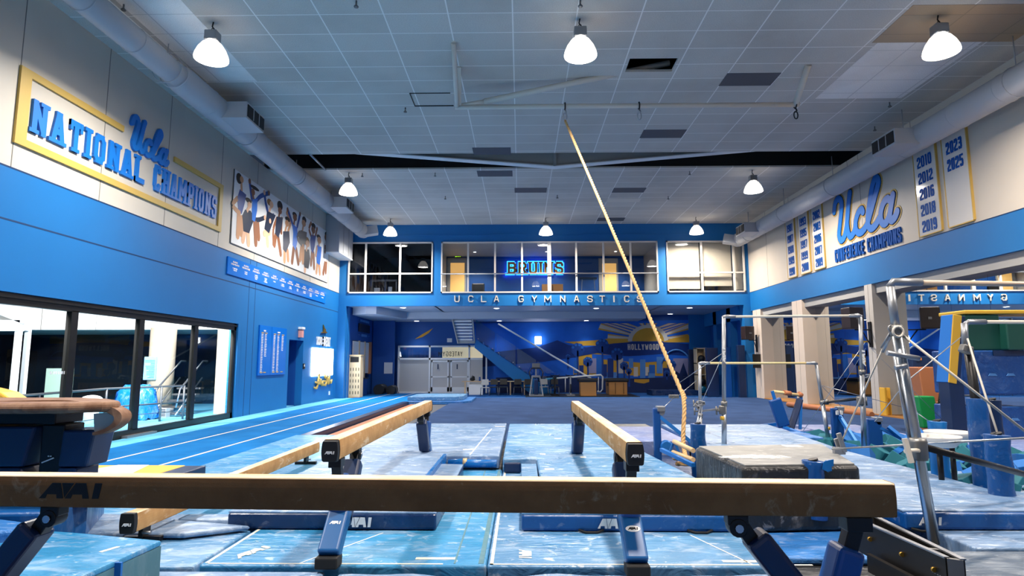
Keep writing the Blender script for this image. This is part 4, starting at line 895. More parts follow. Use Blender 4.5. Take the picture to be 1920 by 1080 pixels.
# storefront with frosted panels and doors
SY = YW-.35
def sf(x, y): return at(x, y, y=SY)
t = thing('window_4', 'white-framed storefront with frosted panels and double doors', 'storefront', (-6, SY, 0)); t['kind'] = 'structure'
L_, R_ = sf(748, 648).x, sf(905, 648).x; zt = sf(800, 648).z; zm = sf(800, 671).z
mat('frosted', '#b9b8b6', .5, spec=.6); mat('frame_white', '#dfe2e4', .4)
xs = [sf(x, 660).x for x in (748, 806, 880, 912)]
b = B(); b.box(L_, R_, SY-.05, SY+.1, zt-.1, zt); b.box(L_, R_, SY-.05, SY+.1, zm-.12, zm); b.box(L_, R_, SY-.05, SY+.1, 0, .1)
for x in xs: b.box(x-.05, x+.05, SY-.05, SY+.1, 0, zt)
b.build('storefront_frame', 'frame_white', t)
b = B(); b.box(xs[0], xs[1], SY+.0, SY+.02, .1, zm-.1); b.box(xs[2], R_, SY, SY+.02, .1, zm-.1); b.box(xs[1], xs[2], SY+.03, SY+.05, .1, zm-.1); b.build('frosted_panel', 'frosted', t)
b = B(); b.box(xs[0], xs[2], SY, SY+.01, zm, zt-.1); b.build('transom_pane', 'glass_clear', t)
b = B(); b.box(sf(829, 660).x, R_, SY+.1, SY+.12, zm, zt-.1); b.build('lit_room', mat('lit_room', '#d8ccae', .6, emit='#e0d0a8', estr=.35) and 'lit_room', t)
b = B(); p0, p1 = sf(823, 668), sf(867, 661)
word(b, 'YATES', (p1.x, SY+.015, p0.z), (-1, 0, 0), (0, 0, 1), (p1.x-p0.x)*.56, p1.z-p0.z+.06, .034, .01, gap=.35); word(b, 'GYM', (p0.x+(p1.x-p0.x)*.40, SY+.015, p0.z), (-1, 0, 0), (0, 0, 1), (p1.x-p0.x)*.42, p1.z-p0.z+.06, .034, .01, gap=.35)
b.build('reversed_lettering', 'dark', t)
for k, (xa, xb) in enumerate(((809, 842), (845, 879))):
    a, c = sf(xa, 676), sf(xb, 676); d = thing('door_leaf', '', '', (a.x, SY, .1)); del d['label']; del d['category']; d.parent = t; d.location = Vector((a.x, SY, .1))-ORG['window_4']
    b = B(); fr = .09; b.box(a.x, c.x, SY-.07, SY-.03, .08, .28+fr); b.box(a.x, c.x, SY-.07, SY-.03, a.z-fr, a.z); b.box(a.x, a.x+fr, SY-.07, SY-.03, .1, a.z); b.box(c.x-fr, c.x, SY-.07, SY-.03, .1, a.z); b.box(a.x, c.x, SY-.07, SY-.03, .95, 1.02); b.build('door_frame', 'frame_white', d)
    b = B(); b.box(a.x+fr, c.x-fr, SY-.05, SY-.04, .3, a.z-fr); b.build('door_pane', 'frosted', d)
    b = B(); mx_ = a.x+.38 if k == 0 else a.x+.38; b.box(mx_, mx_+.06, SY-.1, SY-.05, 1.45, 1.75); b.build('handle', 'pad_navy', d)
# alcove left: openings with blinds, locker tower, rolled mats
t = thing('service_counter', 'counter opening with white blinds in the left alcove', 'counter', (XL+.5, 34.5, 0)); t['kind'] = 'structure'
b = B(); xx = XL+.45
b.box(xx-.05, xx+.02, 32.7, 33.9, 1.2, 3.0); b.box(xx-.05, xx+.02, 33.95, 35.1, 1.0, 3.0); b.box(xx-.05, xx+.02, 35.15, 36.1, 1.25, 3.0); b.build('blind', 'paper', t)
b = B(); b.box(xx-.02, xx+.06, 33.85, 33.97, 1.5, 3.05); b.box(xx-.02, xx+.06, 35.08, 35.18, .6, 3.05); b.build('post', 'wood_pale', t)
b = B(); b.box(xx, xx+.35, 32.7, 34.9, .95, 1.02); b.build('worktop', 'black_plastic', t); b = B(); b.box(xx, xx+.3, 32.7, 34.85, 0, .95); b.build('counter_body', 'wall_blue_deep', t)
b = B(); b.box(xx-.04, xx+.12, 36.1, 36.4, 1.2, 3.05); b.build('shutter_box', 'tan_foam', t)
p = at(658, 745, z=.03); q = at(676, 742, z=.03)
t = thing('locker_tower', 'tall pale wooden cubby tower with dark slots at the left alcove', 'locker', (p.x+.3, 32.3, 0))
X0, X1, Y0, Y1 = -9.0, -8.35, 32.1, 32.7; ztop = at(661, 667, y=Y0).z
b = B(); b.box(X0, X1, Y0, Y1, .08, ztop); b.build('body', 'locker', t)
b = B(); b.box(X0-.03, X1+.03, Y0-.03, Y1, ztop, ztop+.05); b.build('top_board', 'wood_pale', t)
b = B(); b.box(X0, X1, Y0, Y1, 0, .08); b.build('plinth', 'wood', t)
b = B()
for r_ in range(5):
    for c_ in range(4): x = X0+.12+c_*.14; z = .22+r_*.30; b.box(x, x+.035, Y0-.004, Y0, z, z+.16)
b.box(X0+.1, X1-.1, Y0-.004, Y0, ztop-.34, ztop-.06); b.build('door_slots', 'dark', t)
t = thing('rolled_mat', 'black rolled mats lying in the dark left alcove', 'mat roll', (-8.0, 36, 0.02))
b = B(); b.lathe((-8.1, 35.2, .32), [(.3, 0), (.3, 1.1)], 20, 'y'); b.build('roll', 'black_rubber', t)
b = B(); b.lathe((-7.5, 35.6, .27), [(.26, 0), (.27, .9)], 20, 'y'); b.build('roll', 'black_rubber', t)
p = at(728, 690, y=36.88); tag(B().box(p.x-.25, p.x+.25, 36.86, 36.9, p.z-.33, p.z+.33).build('wall_notice', 'paper'), 'white notice sheet on the dark blue alcove wall', 'notice')
p, q = at(680, 612, x=XL+.5), at(706, 640, x=XL+.5)
t = thing('scoreboard', 'dim wall display with small white words above the alcove counter', 'display', (XL+.5, 34, 3.2))
b = B(); b.box(XL+.5, XL+.54, 33.6, 36.0, 3.55, 4.0); b.build('screen', 'black_plastic', t)
b = B()
for k in range(9): b.box(XL+.5, XL+.52, 33.85+k*.23, 34.03+k*.23-.05*(k % 3 == 1), 4.12, 4.24)
for k in range(5): b.box(XL+.5, XL+.52, 34.2+k*.24, 34.4+k*.24, 3.3, 3.44)
b.box(XL+.5, XL+.52, 33.5, 34.0, 3.36, 3.38); b.box(XL+.5, XL+.52, 35.5, 36.0, 3.36, 3.38); b.build('caption_line', 'mur_light', t)
# feather shape, small thermostat, sconce
p = bk(795, 626); b = B(); b.prism([(p.x-.55, p.z-.32), (p.x-.1, p.z-.02), (p.x+.55, p.z+.35), (p.x+.3, p.z+.05), (p.x-.1, p.z-.2)], (0, YW, 0), (1, 0, 0), (0, 0, 1), 0, .02); tag(b.build('wall_feather', 'mur_gold'), 'small gold feather emblem on the dark blue wall', 'emblem')
p = bk(843, 638); tag(B().box(p.x-.15, p.x+.15, YW-.05, YW, p.z-.12, p.z+.12).build('notice_box', 'paper'), 'small white box on the wall left of the stair flight', 'wall box')
p = bk(1009, 638); t = thing('wall_sconce', 'glowing square wall sconce above the glass stairs', 'wall light', (p.x, YW, p.z-.2))
b = B(); b.box(p.x-.19, p.x+.19, YW-.14, YW-.02, p.z-.22, p.z+.22); b.build('diffuser', 'sconce_glow', t, bev=.02)
b = B(); b.box(p.x-.21, p.x+.21, YW-.03, YW, p.z-.24, p.z+.24); b.build('back_plate', 'white', t)
lamp('sconce_light', 'POINT', (p.x, YW-.35, p.z), 12, (.9, .95, 1.), .1, parent=t)
# stairs: upper white flight coming down toward us, blue lower flight running right
t = thing('stair_flight', 'short white flight of stairs dropping from the soffit', 'stairs', (-3.4, 36, 3))
yS = 36.4; a, c = at(848, 605, y=yS), at(887, 605, y=yS); z0, z1 = at(865, 640, y=yS).z, 4.4
n_ = 7
for k in range(n_):
    f = k/n_; z = z0+.05+(z1-z0-.05)*f; xa = a.x+.25*(1-f)+.05; xb = c.x+.05*(1-f)-.08
    b = B(); b.box(xa, xb, yS-.03-k*.02, yS+.25, z, z+.11); b.build('stair_tread', 'white', t)
b = B(); b.bar((a.x+.35, yS, z0-.05), (a.x+.02, yS-.1, 4.4), .07, .4); b.bar((c.x+.1, yS, z0-.05), (c.x-.02, yS-.1, 4.4), .07, .4); b.box(a.x+.3, c.x+.12, yS-.05, yS+.3, z0-.12, z0+.03); b.build('stair_stringer', 'wall_grey', t)
t = thing('glass_staircase', 'blue staircase with glass side panels rising to the left', 'stairs', (0, 35.6, 0))
ys = 36.4
def st(x, y, dy=0): return at(x, y, y=ys+dy)
# stringer
P = [st(892, 636), st(1048, 742), st(1000, 743), st(890, 652)]
b = B(); b.prism([(p.x, p.z) for p in P], (0, ys, 0), (1, 0, 0), (0, 0, 1), 0, .12); b.prism([(p.x, p.z) for p in P], (0, ys+1.4, 0), (1, 0, 0), (0, 0, 1), 0, .1); b.build('stringer', 'wall_blue', t)
b = B(); q0, q1 = st(895, 640), st(1040, 738)
for k in range(14):
    f = k/14; x = q0.x+(q1.x-q0.x)*f; z = q0.z+(q1.z-q0.z)*f; b.box(x, x+(q1.x-q0.x)/14, ys, ys+1.35, z-.25, z-.02)
b.build('stair_steps', 'wall_blue_deep', t)
for k in range(4):
    f0, f1 = k/4+.01, (k+1)/4-.01
    A0, A1 = st(890+(1095-890)*0, 608), None
    lo0 = st(891+(1045-891)*f0, 634+(738-634)*f0); lo1 = st(891+(1045-891)*f1, 634+(738-634)*f1); hgt = 1.12
    b = B(); b.prism([(lo0.x, lo0.z), (lo1.x, lo1.z), (lo1.x, lo1.z+hgt*1.0), (lo0.x, lo0.z+hgt)], (0, ys-.06, 0), (1, 0, 0), (0, 0, 1), 0, .015); b.build('glass_panel', 'glass_balustrade', t)
    b = B()
    for s_ in (.12, .88): x = lo0.x+(lo1.x-lo0.x)*s_; z = lo0.z+(lo1.z-lo0.z)*s_+.08; b.lathe((x, ys-.1, z), [(.03, 0), (.03, .03)], 10, 'y')
    b.build('glass_clip', 'steel', t)
b = B(); b.tube([st(934, 607, 1.2), st(1112, 712, .6), st(1110, 735, .6)], .05, 8); b.build('handrail', 'white', t)
b = B(); p0, p1, p2 = st(1023, 711), st(1130, 703), st(1130, 735)
b.tube([p0, p1-Vector((.1, 0, 0)), p1+Vector((0, 0, -.1)), p2+Vector((0, 0, .15)), p2-Vector((.12, 0, 0)), st(1120, 734)], .05, 8); b.tube([p0-Vector((0, 0, .0)), (p0.x, p0.y, 0)], .05, 8); b.tube([st(1122, 707), st(1122, 733)], .03, 8); b.tube([st(1060, 709), st(1060, 735)], .03, 8); b.build('landing_rail', 'white', t)
# table, chairs, exercise machines, orange boxes
def chair(x, y, rz, lab, seatm='black_plastic', backm='black_plastic', grp='waiting chairs below the stairs'):
    t = thing('waiting_chair', lab, 'chair', (x, y, 0.0), grp); c_, s_ = math.cos(rz), math.sin(rz)
    def w_(a, b_, z): return (x+a*c_-b_*s_, y+a*s_+b_*c_, z)
    b = B(); b.hexa([w_(-.24, -.22, .43), w_(.24, -.22, .43), w_(.24, .22, .43), w_(-.24, .22, .43), w_(-.24, -.22, .48), w_(.24, -.22, .48), w_(.24, .22, .48), w_(-.24, .22, .48)]); b.build('seat', seatm, t, bev=.02)
    b = B(); b.hexa([w_(-.22, .2, .58), w_(.22, .2, .58), w_(.22, .24, .58), w_(-.22, .24, .58), w_(-.2, .27, .9), w_(.2, .27, .9), w_(.2, .31, .9), w_(-.2, .31, .9)]); b.build('backrest', backm, t, bev=.02)
    for i, j in ((-1, -1), (1, -1), (1, 1), (-1, 1)):
        b = B(); b.tube([w_(.22*i, .2*j, .45), w_(.24*i, .24*j, 0)], .014, 6); b.build('leg', 'galv', t)
for i, (px_, dy, bm) in enumerate(((921, -.6, 'wall_grey'), (926, 0, 'black_plastic'), (944, 0, 'black_plastic'), (971, 0, 'black_plastic'), (990, 0, 'black_plastic'), (1020, .3, 'wall_grey'), (1040, .3, 'black_plastic'))):
    p = at(px_, 710, y=35.2+dy)
    if i == 0: p.x = at(909, 710, y=34.6).x
    chair(p.x, 35.2+dy, math.pi*.0 if False else 0, ['grey-backed chair at the left end of the row by the white doors', 'leftmost black chair of the row, beside the grey-backed one', 'second black chair from the left in the row below the stairs', 'black chair right of the wooden table leg', 'black chair half behind the step machine', 'grey-backed chair just right of the step machine', 'black chair beside the exercise bicycle'][i], bm, bm)
t = thing('long_table', 'long pale wooden table behind the black chairs', 'table', (-2.3, 36.0, 0))
a, c = at(868, 715, y=36.3), at(985, 708, y=36.3)
b = B(); b.box(a.x, c.x, 35.55, 36.25, .74, .78); b.build('table_top', 'wood_pale', t, bev=.01)
for x in (a.x+.15, c.x-.9, c.x-.1):
    b = B(); b.box(x, x+.07, 35.65, 35.72, 0, .74); b.build('leg', 'wood_pale', t)
b = B(); b.box(a.x+.4, a.x+1.2, 35.75, 36.2, .0, .6); tag(b.build('storage_box', 'white'), 'white box standing under the left end of the table', 'box')
p = at(886, 712, y=35.9); t = thing('black_bag', 'small black bag on the left end of the pale table', 'bag', (p.x, 35.9, .78))
b = B(); b.sphere((p.x, 35.9, .88), .16, 12, (1, .7, .6)); b.sphere((p.x+.05, 35.9, .98), .09, 10); b.build('bag_body', 'black_rubber', t); b = B(); b.tube([(p.x-.1, 35.9, .95), (p.x, 35.9, 1.1), (p.x+.12, 35.9, .96)], .015, 6); b.build('strap', 'black_rubber', t)
p = at(900, 712, y=36.1); t = thing('water_bottle', 'blue water bottle on the pale table', 'bottle', (p.x, 35.9, .78)); b = B(); b.lathe((p.x, 35.9, .78), [(.05, 0), (.055, .02), (.055, .2), (.03, .25)], 12); b.build('bottle_body', 'pad_blue', t); b = B(); b.lathe((p.x, 35.9, 1.03), [(.03, 0), (.03, .04)], 10); b.build('cap', 'white', t)
# step machine
p = at(1005, 742, z=.03); X, Y = p.x, 34.0; X = at(1005, 700, y=Y).x
S('rubber_floor_patch', 'black_rubber', lambda b: b.box(at(985, 742, y=34).x, at(1195, 742, y=34).x, 33.2, 36.6, .0, .03))
t = thing('step_machine', 'silver and black step machine with screen in front of the chairs', 'exercise machine', (X, Y, .03))
b = B(); b.box(X-.38, X+.38, Y-.45, Y-.37, .03, .1); b.box(X-.38, X+.38, Y+.4, Y+.48, .03, .1); b.bar((X-.36, Y-.4, .05), (X-.2, Y, 1.1), .07, .09); b.bar((X+.36, Y-.4, .05), (X+.2, Y, 1.1), .07, .09); b.box(X-.22, X+.22, Y-.04, Y+.04, 1.02, 1.14); b.build('frame', 'galv', t, bev=.01)
b = B(); b.prism([(X-.12, .12), (X+.12, .12), (X+.1, .9), (X-.1, .9)], (0, Y-.1, 0), (1, 0, 0), (0, 0, 1), -.3, .25); b.build('shroud', 'pad_navy', t, bev=.03)
b = B(); b.box(X-.22, X+.22, Y-.1, Y+.0, 1.55, 1.8); b.build('screen', 'dull_steel', t, bev=.02); b = B(); b.bar((X, Y-.02, 1.1), (X, Y-.02, 1.58), .1, .06); b.build('mast', 'galv', t)
b = B(); b.tube([(X-.28, Y-.3, .95), (X-.38, Y-.25, 1.3), (X-.25, Y-.15, 1.52), (X+.25, Y-.15, 1.52), (X+.38, Y-.25, 1.3), (X+.28, Y-.3, .95)], .03, 8); b.build('handlebar', 'black_rubber', t)
for k, px_ in enumerate((1040, 1069)):
    Y = 34.45; X = at(px_, 720, y=Y).x
    t = thing('exercise_bicycle', ['black exercise bicycle nearest the step machine', 'black and silver exercise bicycle beside the wooden crate'][k], 'exercise bike', (X, Y, .03))
    b = B(); b.box(X-.22, X+.22, Y-.5, Y-.42, .03, .1); b.box(X-.22, X+.22, Y+.42, Y+.5, .03, .1); b.bar((X, Y-.45, .08), (X, Y+.45, .08), .08, .06); b.bar((X, Y+.3, .1), (X, Y+.15, .95), .07, .08); b.bar((X, Y-.3, .1), (X, Y-.25, 1.1), .07, .08); b.build('frame', 'black_steel' if k == 0 else 'galv', t)
    b = B(); b.lathe((X-.03, Y-.28, .42), [(.25, 0), (.25, .06)], 20, 'x'); b.build('flywheel', 'black_steel', t)
    b = B(); b.prism([(X-.12, Y+.1), (X+.12, Y+.1), (X+.04, Y-.2), (X-.04, Y-.2)], (0, 0, 0), (1, 0, 0), (0, 1, 0), .95, 1.03); b.build('saddle', 'black_rubber', t, bev=.02)
    b = B(); b.tube([(X-.25, Y-.3, 1.18), (X-.2, Y-.2, 1.12), (X+.2, Y-.2, 1.12), (X+.25, Y-.3, 1.18)], .022, 8); b.build('handlebar', 'black_rubber', t)
for k, (xa, xb, yb_, Y, lab) in enumerate(((1089, 1118, 742, 33.5, 'square wooden crate with a black cushioned lid left of the other crate'), (1142, 1176, 739, 34.6, 'longer wooden crate with a black lid in front of the mural'))):
    a, c = at(xa, 730, y=Y), at(xb, 730, y=Y); zt = at(xa, 716, y=Y).z
    t = thing('wooden_crate', lab, 'crate', ((a.x+c.x)/2, Y, .03))
    b = B(); b.box(a.x, c.x, Y, Y+(.9 if k == 0 else 1.3), .05, zt); b.build('crate_body', 'wood', t)
    b = B(); b.box(a.x-.1, c.x+.1, Y-.08, Y+(1. if k == 0 else 1.4), zt, zt+.18); b.build('lid_cushion', 'black_rubber', t, bev=.05)
    if k: 
        b = B(); [b.box(a.x-.004, a.x, Y+.25+j*.25, Y+.4+j*.25, zt-.25, zt-.08) for j in range(3)]; [b.tube([(x, Y-.02, .1), (x, Y-.02, zt-.05)], .012, 6) for x in (a.x+.35, c.x-.2)]; b.build('side_slots', 'dark', t)
# low stage, ball shelf and pads in the right corner
a, c = at(1218, 735, y=35.5), at(1306, 735, y=35.5); tag(B().box(a.x, c.x, 34.8, 36.3, 0, .28).build('low_platform', 'vinyl_navy'), 'low dark blue platform below the painted tree', 'platform')
X0 = XR-.55; t = thing('ball_shelf', 'wooden shelf with dark exercise balls in the right corner', 'shelf', (10.6, 35.0, 0))
Y = 35.0; a, c = at(1307, 700, y=Y), at(1325, 700, y=Y); zt = at(1307, 652, y=Y).z
b = B(); b.box(a.x, a.x+.05, Y, Y+.6, 0, zt); b.box(c.x-.05, c.x, Y, Y+.6, 0, zt); b.box(a.x, c.x, Y+.55, Y+.6, 0, zt)
for z in (.05, zt*.42, zt*.66, zt-.06): b.box(a.x, c.x, Y, Y+.6, z, z+.05)
b.build('shelf_frame', 'locker', t)
for z, r_, mm, lab in ((.30, .22, 'ball_teal', 'shiny teal exercise ball on the floor shelf'), (.72, .2, 'black_rubber', 'black exercise ball above the teal one'), (zt*.66+.27, .2, 'black_rubber', 'black exercise ball on the top shelf')):
    tag(B().sphere(((a.x+c.x)/2, Y-.02, z+.02), r_, 20).build('exercise_ball', mm), lab, 'ball')
for k, (xa, xb, zt_, mm) in enumerate(((1385, 1399, 647, 'pad_navy'), (1326, 1348, 652, 'pad_navy'), (1358, 1372, 651, 'pad_blue'), (1293, 1306, 655, 'pad_navy'))):
    Y = (31.2, 33.1, 32.6, 36.2)[k]; a, c = at(xa, 700, y=Y), at(xb, 700, y=Y); zt = at(xa, zt_, y=Y).z
    tag(B().box(a.x, c.x, Y, Y+.25, 0, zt).build('wall_pad', mm, bev=.03), ['tall upright blue pad at the front of the right alcove', 'dark upright pad beside the ball shelf', 'blue upright pad behind the far bar upright', 'dark narrow pad at the right edge of the mural'][k], 'pad')

# ================================================================== LONG WINDOW AND THE COURT OUTSIDE
t = thing('window_5', 'long black-framed window wall on the left', 'window', (XL-.1, 12, 0)); t['kind'] = 'structure'
xw = XL-.12
mu = [at(131, 650, x=xw).y, at(256, 700, x=xw).y, at(361, 690, x=xw).y]
b = B(); b.box(xw-.06, xw+.06, 2.0, WY1, WZ1-.22, WZ1); b.box(xw-.02, xw+.10, 2.0, WY1, WZ1-.10, WZ1-.06); b.box(xw-.06, xw+.06, 2.0, WY1, .0, .22); b.box(xw-.06, xw+.06, WY1-.14, WY1, 0, WZ1)
for y in [4.0, 7.0]+mu: b.box(xw-.06, xw+.06, y-.10, y+.10, .2, WZ1-.2)
b.build('window_frame', 'black_frame', t)
ys_ = [2.0, 4.0, 7.0]+mu+[WY1-.14]
for a, c in zip(ys_, ys_[1:]):
    b = B(); b.box(xw-.006, xw+.006, a+.1, c-.1, .22, WZ1-.22); b.build('pane', 'glass_court', t)
b = B(); b.box(xw+.06, xw+.2, mu[1]-.5, mu[1]+.7, .02, .1); b.build('sill_catch', 'galv', t)
tp = at(115, 700, x=xw+.01); b = B(); word(b, 'BE BACK YOUR EG', (xw+.008, at(92, 702, x=xw).y, at(92, 702, x=xw).z), UY, UZ, at(122, 702, x=xw).y-at(92, 702, x=xw).y, .06, .018, .003, gap=.25); b.build('white_lettering', 'white', t)
# jamb at the far end
S('trim_6', 'wall_blue', lambda b: b.box(XL-.3, XL, WY1, WY1+.26, 0, WZ1))
CY = 22.6
S('court_floor', 'carpet_near', lambda b: b.box(-24, XL-.3, -2, CY+6, -.02, .03))
bpy.data.objects['court_floor'].data.materials[0] = M['carpet_light']
zf = at(200, 618, y=CY).z
mat('night_glass', '#0d1a24', .08, spec=.8)
def fac(b):
    b.use('facade'); b.box(-26, -10.2, CY, CY+.4, zf, 7.5)
    b.use('groove_grey')
    for x in (165/1, ): pass
    for px_ in (78, 181, 286, 390): q = at(px_, 600, y=CY); b.box(q.x-.01, q.x+.01, CY-.004, CY, zf, 7.5)
    b.use('wall_grey'); b.box(-26, -10.2, CY+.4, CY+5, zf+.05, zf+.2)
    q = at(413, 700, y=CY); q2 = at(428, 700, y=CY-.6); b.use('concrete_col'); b.box(at(404, 700, y=CY-.6).x, at(426, 700, y=CY-.6).x, CY-.6, CY, 0, 7.5)
    b.use('night_glass'); b.box(at(426, 700, y=CY-.3).x, XL-.3, CY-.3, CY+.1, 0, 7.5)
b = B(); fac(b); struct(b.build('wall_court_facade'))
S('wall_court_side', 'blackout', lambda b: b.box(-24.2, -24, -2, CY+6, 0, 7.5))
mat('night_glass', '#0d1a24', .08, spec=.8)
S('wall_court_glazing', 'night_glass', lambda b: (b.box(-24, -10.8, CY+5.0, CY+5.1, 0, zf+.2)))
t = thing('glazed_entrance', 'white-framed glass vestibule outside the window at the far left', 'entrance', (-16, 19, 0))
b = B(); q0, q1 = at(33, 700, y=19.5), at(14, 618, y=19.5)
X = at(28, 690, y=19.5).x; X2 = at(43, 690, y=20.5).x
zt = at(36, 615, y=19.5).z
b.box(X-.08, X+.06, 19.45, 19.6, 0, zt); b.box(X2-.06, X2+.06, 20.5, 20.65, 0, zt); b.box(X-4, X+.1, 19.4, 19.6, zt-.1, zt+.25); b.bar((X+.2, 19.5, zt+.2), (X-2.6, 19.5, zt+1.25), .2, .14, (0, 1, 0)); b.bar((X, 19.5, zt), (X2, 20.6, zt), .1, .1); b.build('frame', 'white', t)
b = B(); b.prism([(X-4, zt+.25), (X, zt+.25), (X-2.6, zt+1.1), (X-4, zt+1.2)], (0, 19.5, 0), (1, 0, 0), (0, 0, 1), -.02, 0); b.build('gable_panel', 'wall_grey', t)
b = B(); b.box(X-4, X-.08, 19.5, 19.52, .05, zt-.1); b.build('pane', 'glass_dark', t)
b = B(); b.box(X2+.1, X2+1.05, 21.4, 21.45, 0.05, 1.65); b.build('lower_panel', 'pale_green', t); b = B(); b.box(X2+1.1, X2+1.45, 26.5, 26.7, .05, 2.9); b.build('blue_post', 'pad_navy', t)
c = at(296, 700, y=22.0); r_ = .36*1.0; r_ = (at(318, 650, y=22).x-at(274, 650, y=22).x)/2
t = thing('round_column', 'thick round cream column outside the long window', 'column', (c.x, 22.2, 0)); t['kind'] = 'structure'
b = B(); b.lathe((c.x, 22.2, .03), [(r_, 0), (r_, zf)], 40); b.build('shaft', 'concrete_col', t); b = B(); b.lathe((c.x, 22.2, .03), [(r_*1.12, 0), (r_*1.12, .25)], 32); b.build('base_ring', 'wall_grey', t)
a, e = at(270, 712, y=22.2-r_-.02), at(296, 669, y=22.2-r_-.02)
t = thing('column_notice', 'light blue notice board on the round column outside', 'notice', (a.x, 22.2-r_, a.z))
b = B(); b.box(a.x, e.x, 22.2-r_-.08, 22.2-r_-.04, a.z, e.z); b.build('sheet', mat('notice_blue', '#7fc4ee', .5) and 'notice_blue', t)
b = B(); rr = random.Random(2)
for k in range(13): zz = e.z-.12-k*(e.z-a.z-.15)/13; w_ = (e.x-a.x)*(.3+.55*rr.random()); b.box(e.x-.05-w_, e.x-.05, 22.2-r_-.085, 22.2-r_-.08, zz-.02, zz)
b.build('text_lines', 'sign_blue', t)
# railing
mat('rail_grey', '#54585c', .4, .3)
t = thing('deck_railing', 'grey steel railing across the court outside', 'railing', (-11.3, 17, .03))
q0 = at(0, 745, z=1.1); q1 = at(200, 729, z=1.1); q2 = at(346, 723, z=1.1)
b = B(); b.tube([q0, q1, q2, (q2.x+.02, q2.y, .55)], .03, 8); b.tube([(q0.x, q0.y, .58), (q1.x, q1.y, .58), (q2.x, q2.y, .58)], .025, 8); b.tube([(q0.x, q0.y, .30), (q1.x, q1.y, .30), (q2.x, q2.y, .30)], .012, 6); b.build('rail', 'rail_grey', t)
for f in (.0, .35, .68, 1.0):
    q = q1.lerp(q2, f); b = B(); b.tube([(q.x, q.y, .03), (q.x, q.y, 1.1)], .035, 8); b.build('post', 'rail_grey', t)
for px_ in (60,):
    q = q0.lerp(q1, .3); b = B(); b.tube([(q.x, q.y, .03), (q.x, q.y, 1.1)], .035, 8); b.build('post', 'rail_grey', t)
# tarp covered equipment
l, r2 = at(212, 785, y=19.8), at(288, 785, y=19.8); zt = at(240, 725, y=19.8).z
b = B(); n = 36; cx_ = (l.x+r2.x)/2; hw = (r2.x-l.x)/2
prev = None; rings = []
for k, (z, s) in enumerate(((.03, 1.0), (.25, .97), (.6, .9), (.9, .8), (zt-.08, .62), (zt, .5), (zt+.01, .2))):
    ring = []
    for j in range(n):
        a = 2*math.pi*j/n; fold = 1+.13*math.sin(a*6+k*.8)*(1-k/8)+.08*math.sin(a*15+k*1.7)*(1-k/9); ring.append((cx_+hw*s*fold*math.copysign(abs(math.cos(a))**.7, math.cos(a)), 19.9+.55*s*fold*math.sin(a), z+(.07*math.sin(a*4+k) if k else .04+.04*math.sin(a*9))))
    rings.append(ring)
o_ = 0
for ring in rings: b.v += ring
for k in range(len(rings)-1):
    for j in range(n): b.face((k*n+j, k*n+(j+1) % n, (k+1)*n+(j+1) % n, (k+1)*n+j), True)
b.face([(len(rings)-1)*n+j for j in range(n)])
tag(b.build('covered_machine', 'tarp'), 'equipment under a crumpled bright blue tarp outside the window', 'covered equipment')
q = at(318, 770, y=20.6); t = thing('vent_crate', 'grey slatted crate beside the round column outside', 'crate', (q.x, 20.8, .03))
b = B(); b.box(at(287, 775, y=20.6).x, at(311, 775, y=20.6).x, 20.6, 20.85, .03, .33); b.build('crate_body', 'wall_grey', t)
b = B(); [b.box(at(287, 775, y=20.6).x+.02, at(311, 775, y=20.6).x-.02, 20.59, 20.6, z, z+.015) for z in (.08, .13, .18, .23, .28)]; b.build('slat_gaps', 'dark', t)
# outside stairs with metal handrails
t = thing('outdoor_steps', 'metal steps with silver handrails at the right end of the court', 'steps', (-11.3, 21.5, .03))
for k in range(5):
    b = B(); y = 20.9+k*.28; b.box(-12.3, -11.45, y, y+.26, .1+k*.2, .16+k*.2); b.build('step', 'dull_steel', t)
for dx in (-12.3, -11.5):
    b = B(); b.tube([(dx, 20.6, .35), (dx, 20.8, .95), (dx, 22.2, 1.9), (dx, 22.5, 1.9)], .03, 8); b.tube([(dx, 20.6, .1), (dx, 22.2, 1.3)], .025, 8); b.build('handrail', 'steel', t)
q = at(172, 745, y=18.6); t = thing('white_dish', 'white domed tub outside behind the vault table', 'tub', (q.x, 18.6, .03)); b = B(); b.sphere((q.x, 18.6, .72), .3, 16, (1, 1, .5)); b.build('dome_lid', 'white_plastic', t); b = B(); b.lathe((q.x, 18.6, .03), [(.2, 0), (.25, .7)], 16); b.build('tub_body', 'white_plastic', t)
# two unseen floodlights added under the eave to light the court
for k, y in enumerate((9, 17.0)):
    t = thing('added_floodlight', 'added unseen floodlight on the outer gym wall above the window, ' + ('near end' if k == 0 else 'far end'), 'floodlight', (XL-.45, y, 4.6)); b = B(); b.box(XL-.6, XL-.3, y-.2, y+.2, 4.5, 4.75); b.build('housing', 'dull_steel', t); b = B(); b.box(XL-.61, XL-.6, y-.17, y+.17, 4.52, 4.73); b.build('lens', 'lens', t)
    lamp('added_flood_light', 'AREA', (XL-.8, y, 4.5), COURT_W*3, (1., .96, .92), .6, (R(78), 0, R(22)), parent=t)
q = at(429, 641, y=CY-.25); t = thing('lamp_reflection', 'small glowing box standing in for a lamp reflection in the dark court glass', 'lamp', (q.x, CY-.25, q.z)); b = B(); b.box(q.x-.15, q.x+.15, CY-.4, CY-.2, q.z-.12, q.z+.12); b.build('reflection_glow', 'sconce_glow', t, bev=.03); b = B(); b.box(q.x-.17, q.x+.17, CY-.22, CY-.2, q.z-.14, q.z+.14); b.build('back_plate', 'white', t)  # glow stands in for a lamp reflection in the dark glass

# ================================================================== MATS
def mslab(name, material, poly, z0, z1, lab, cat='mat', bev=.02, group=None, edge=None):
    b = B(); b.slab(poly, z0, z1); o = b.build(name, material, bev=bev, segs=3)
    tag(o, lab, cat, group); return o
def rect(x0, x1, y0, y1): return [(x0, y0), (x1, y0), (x1, y1), (x0, y1)]
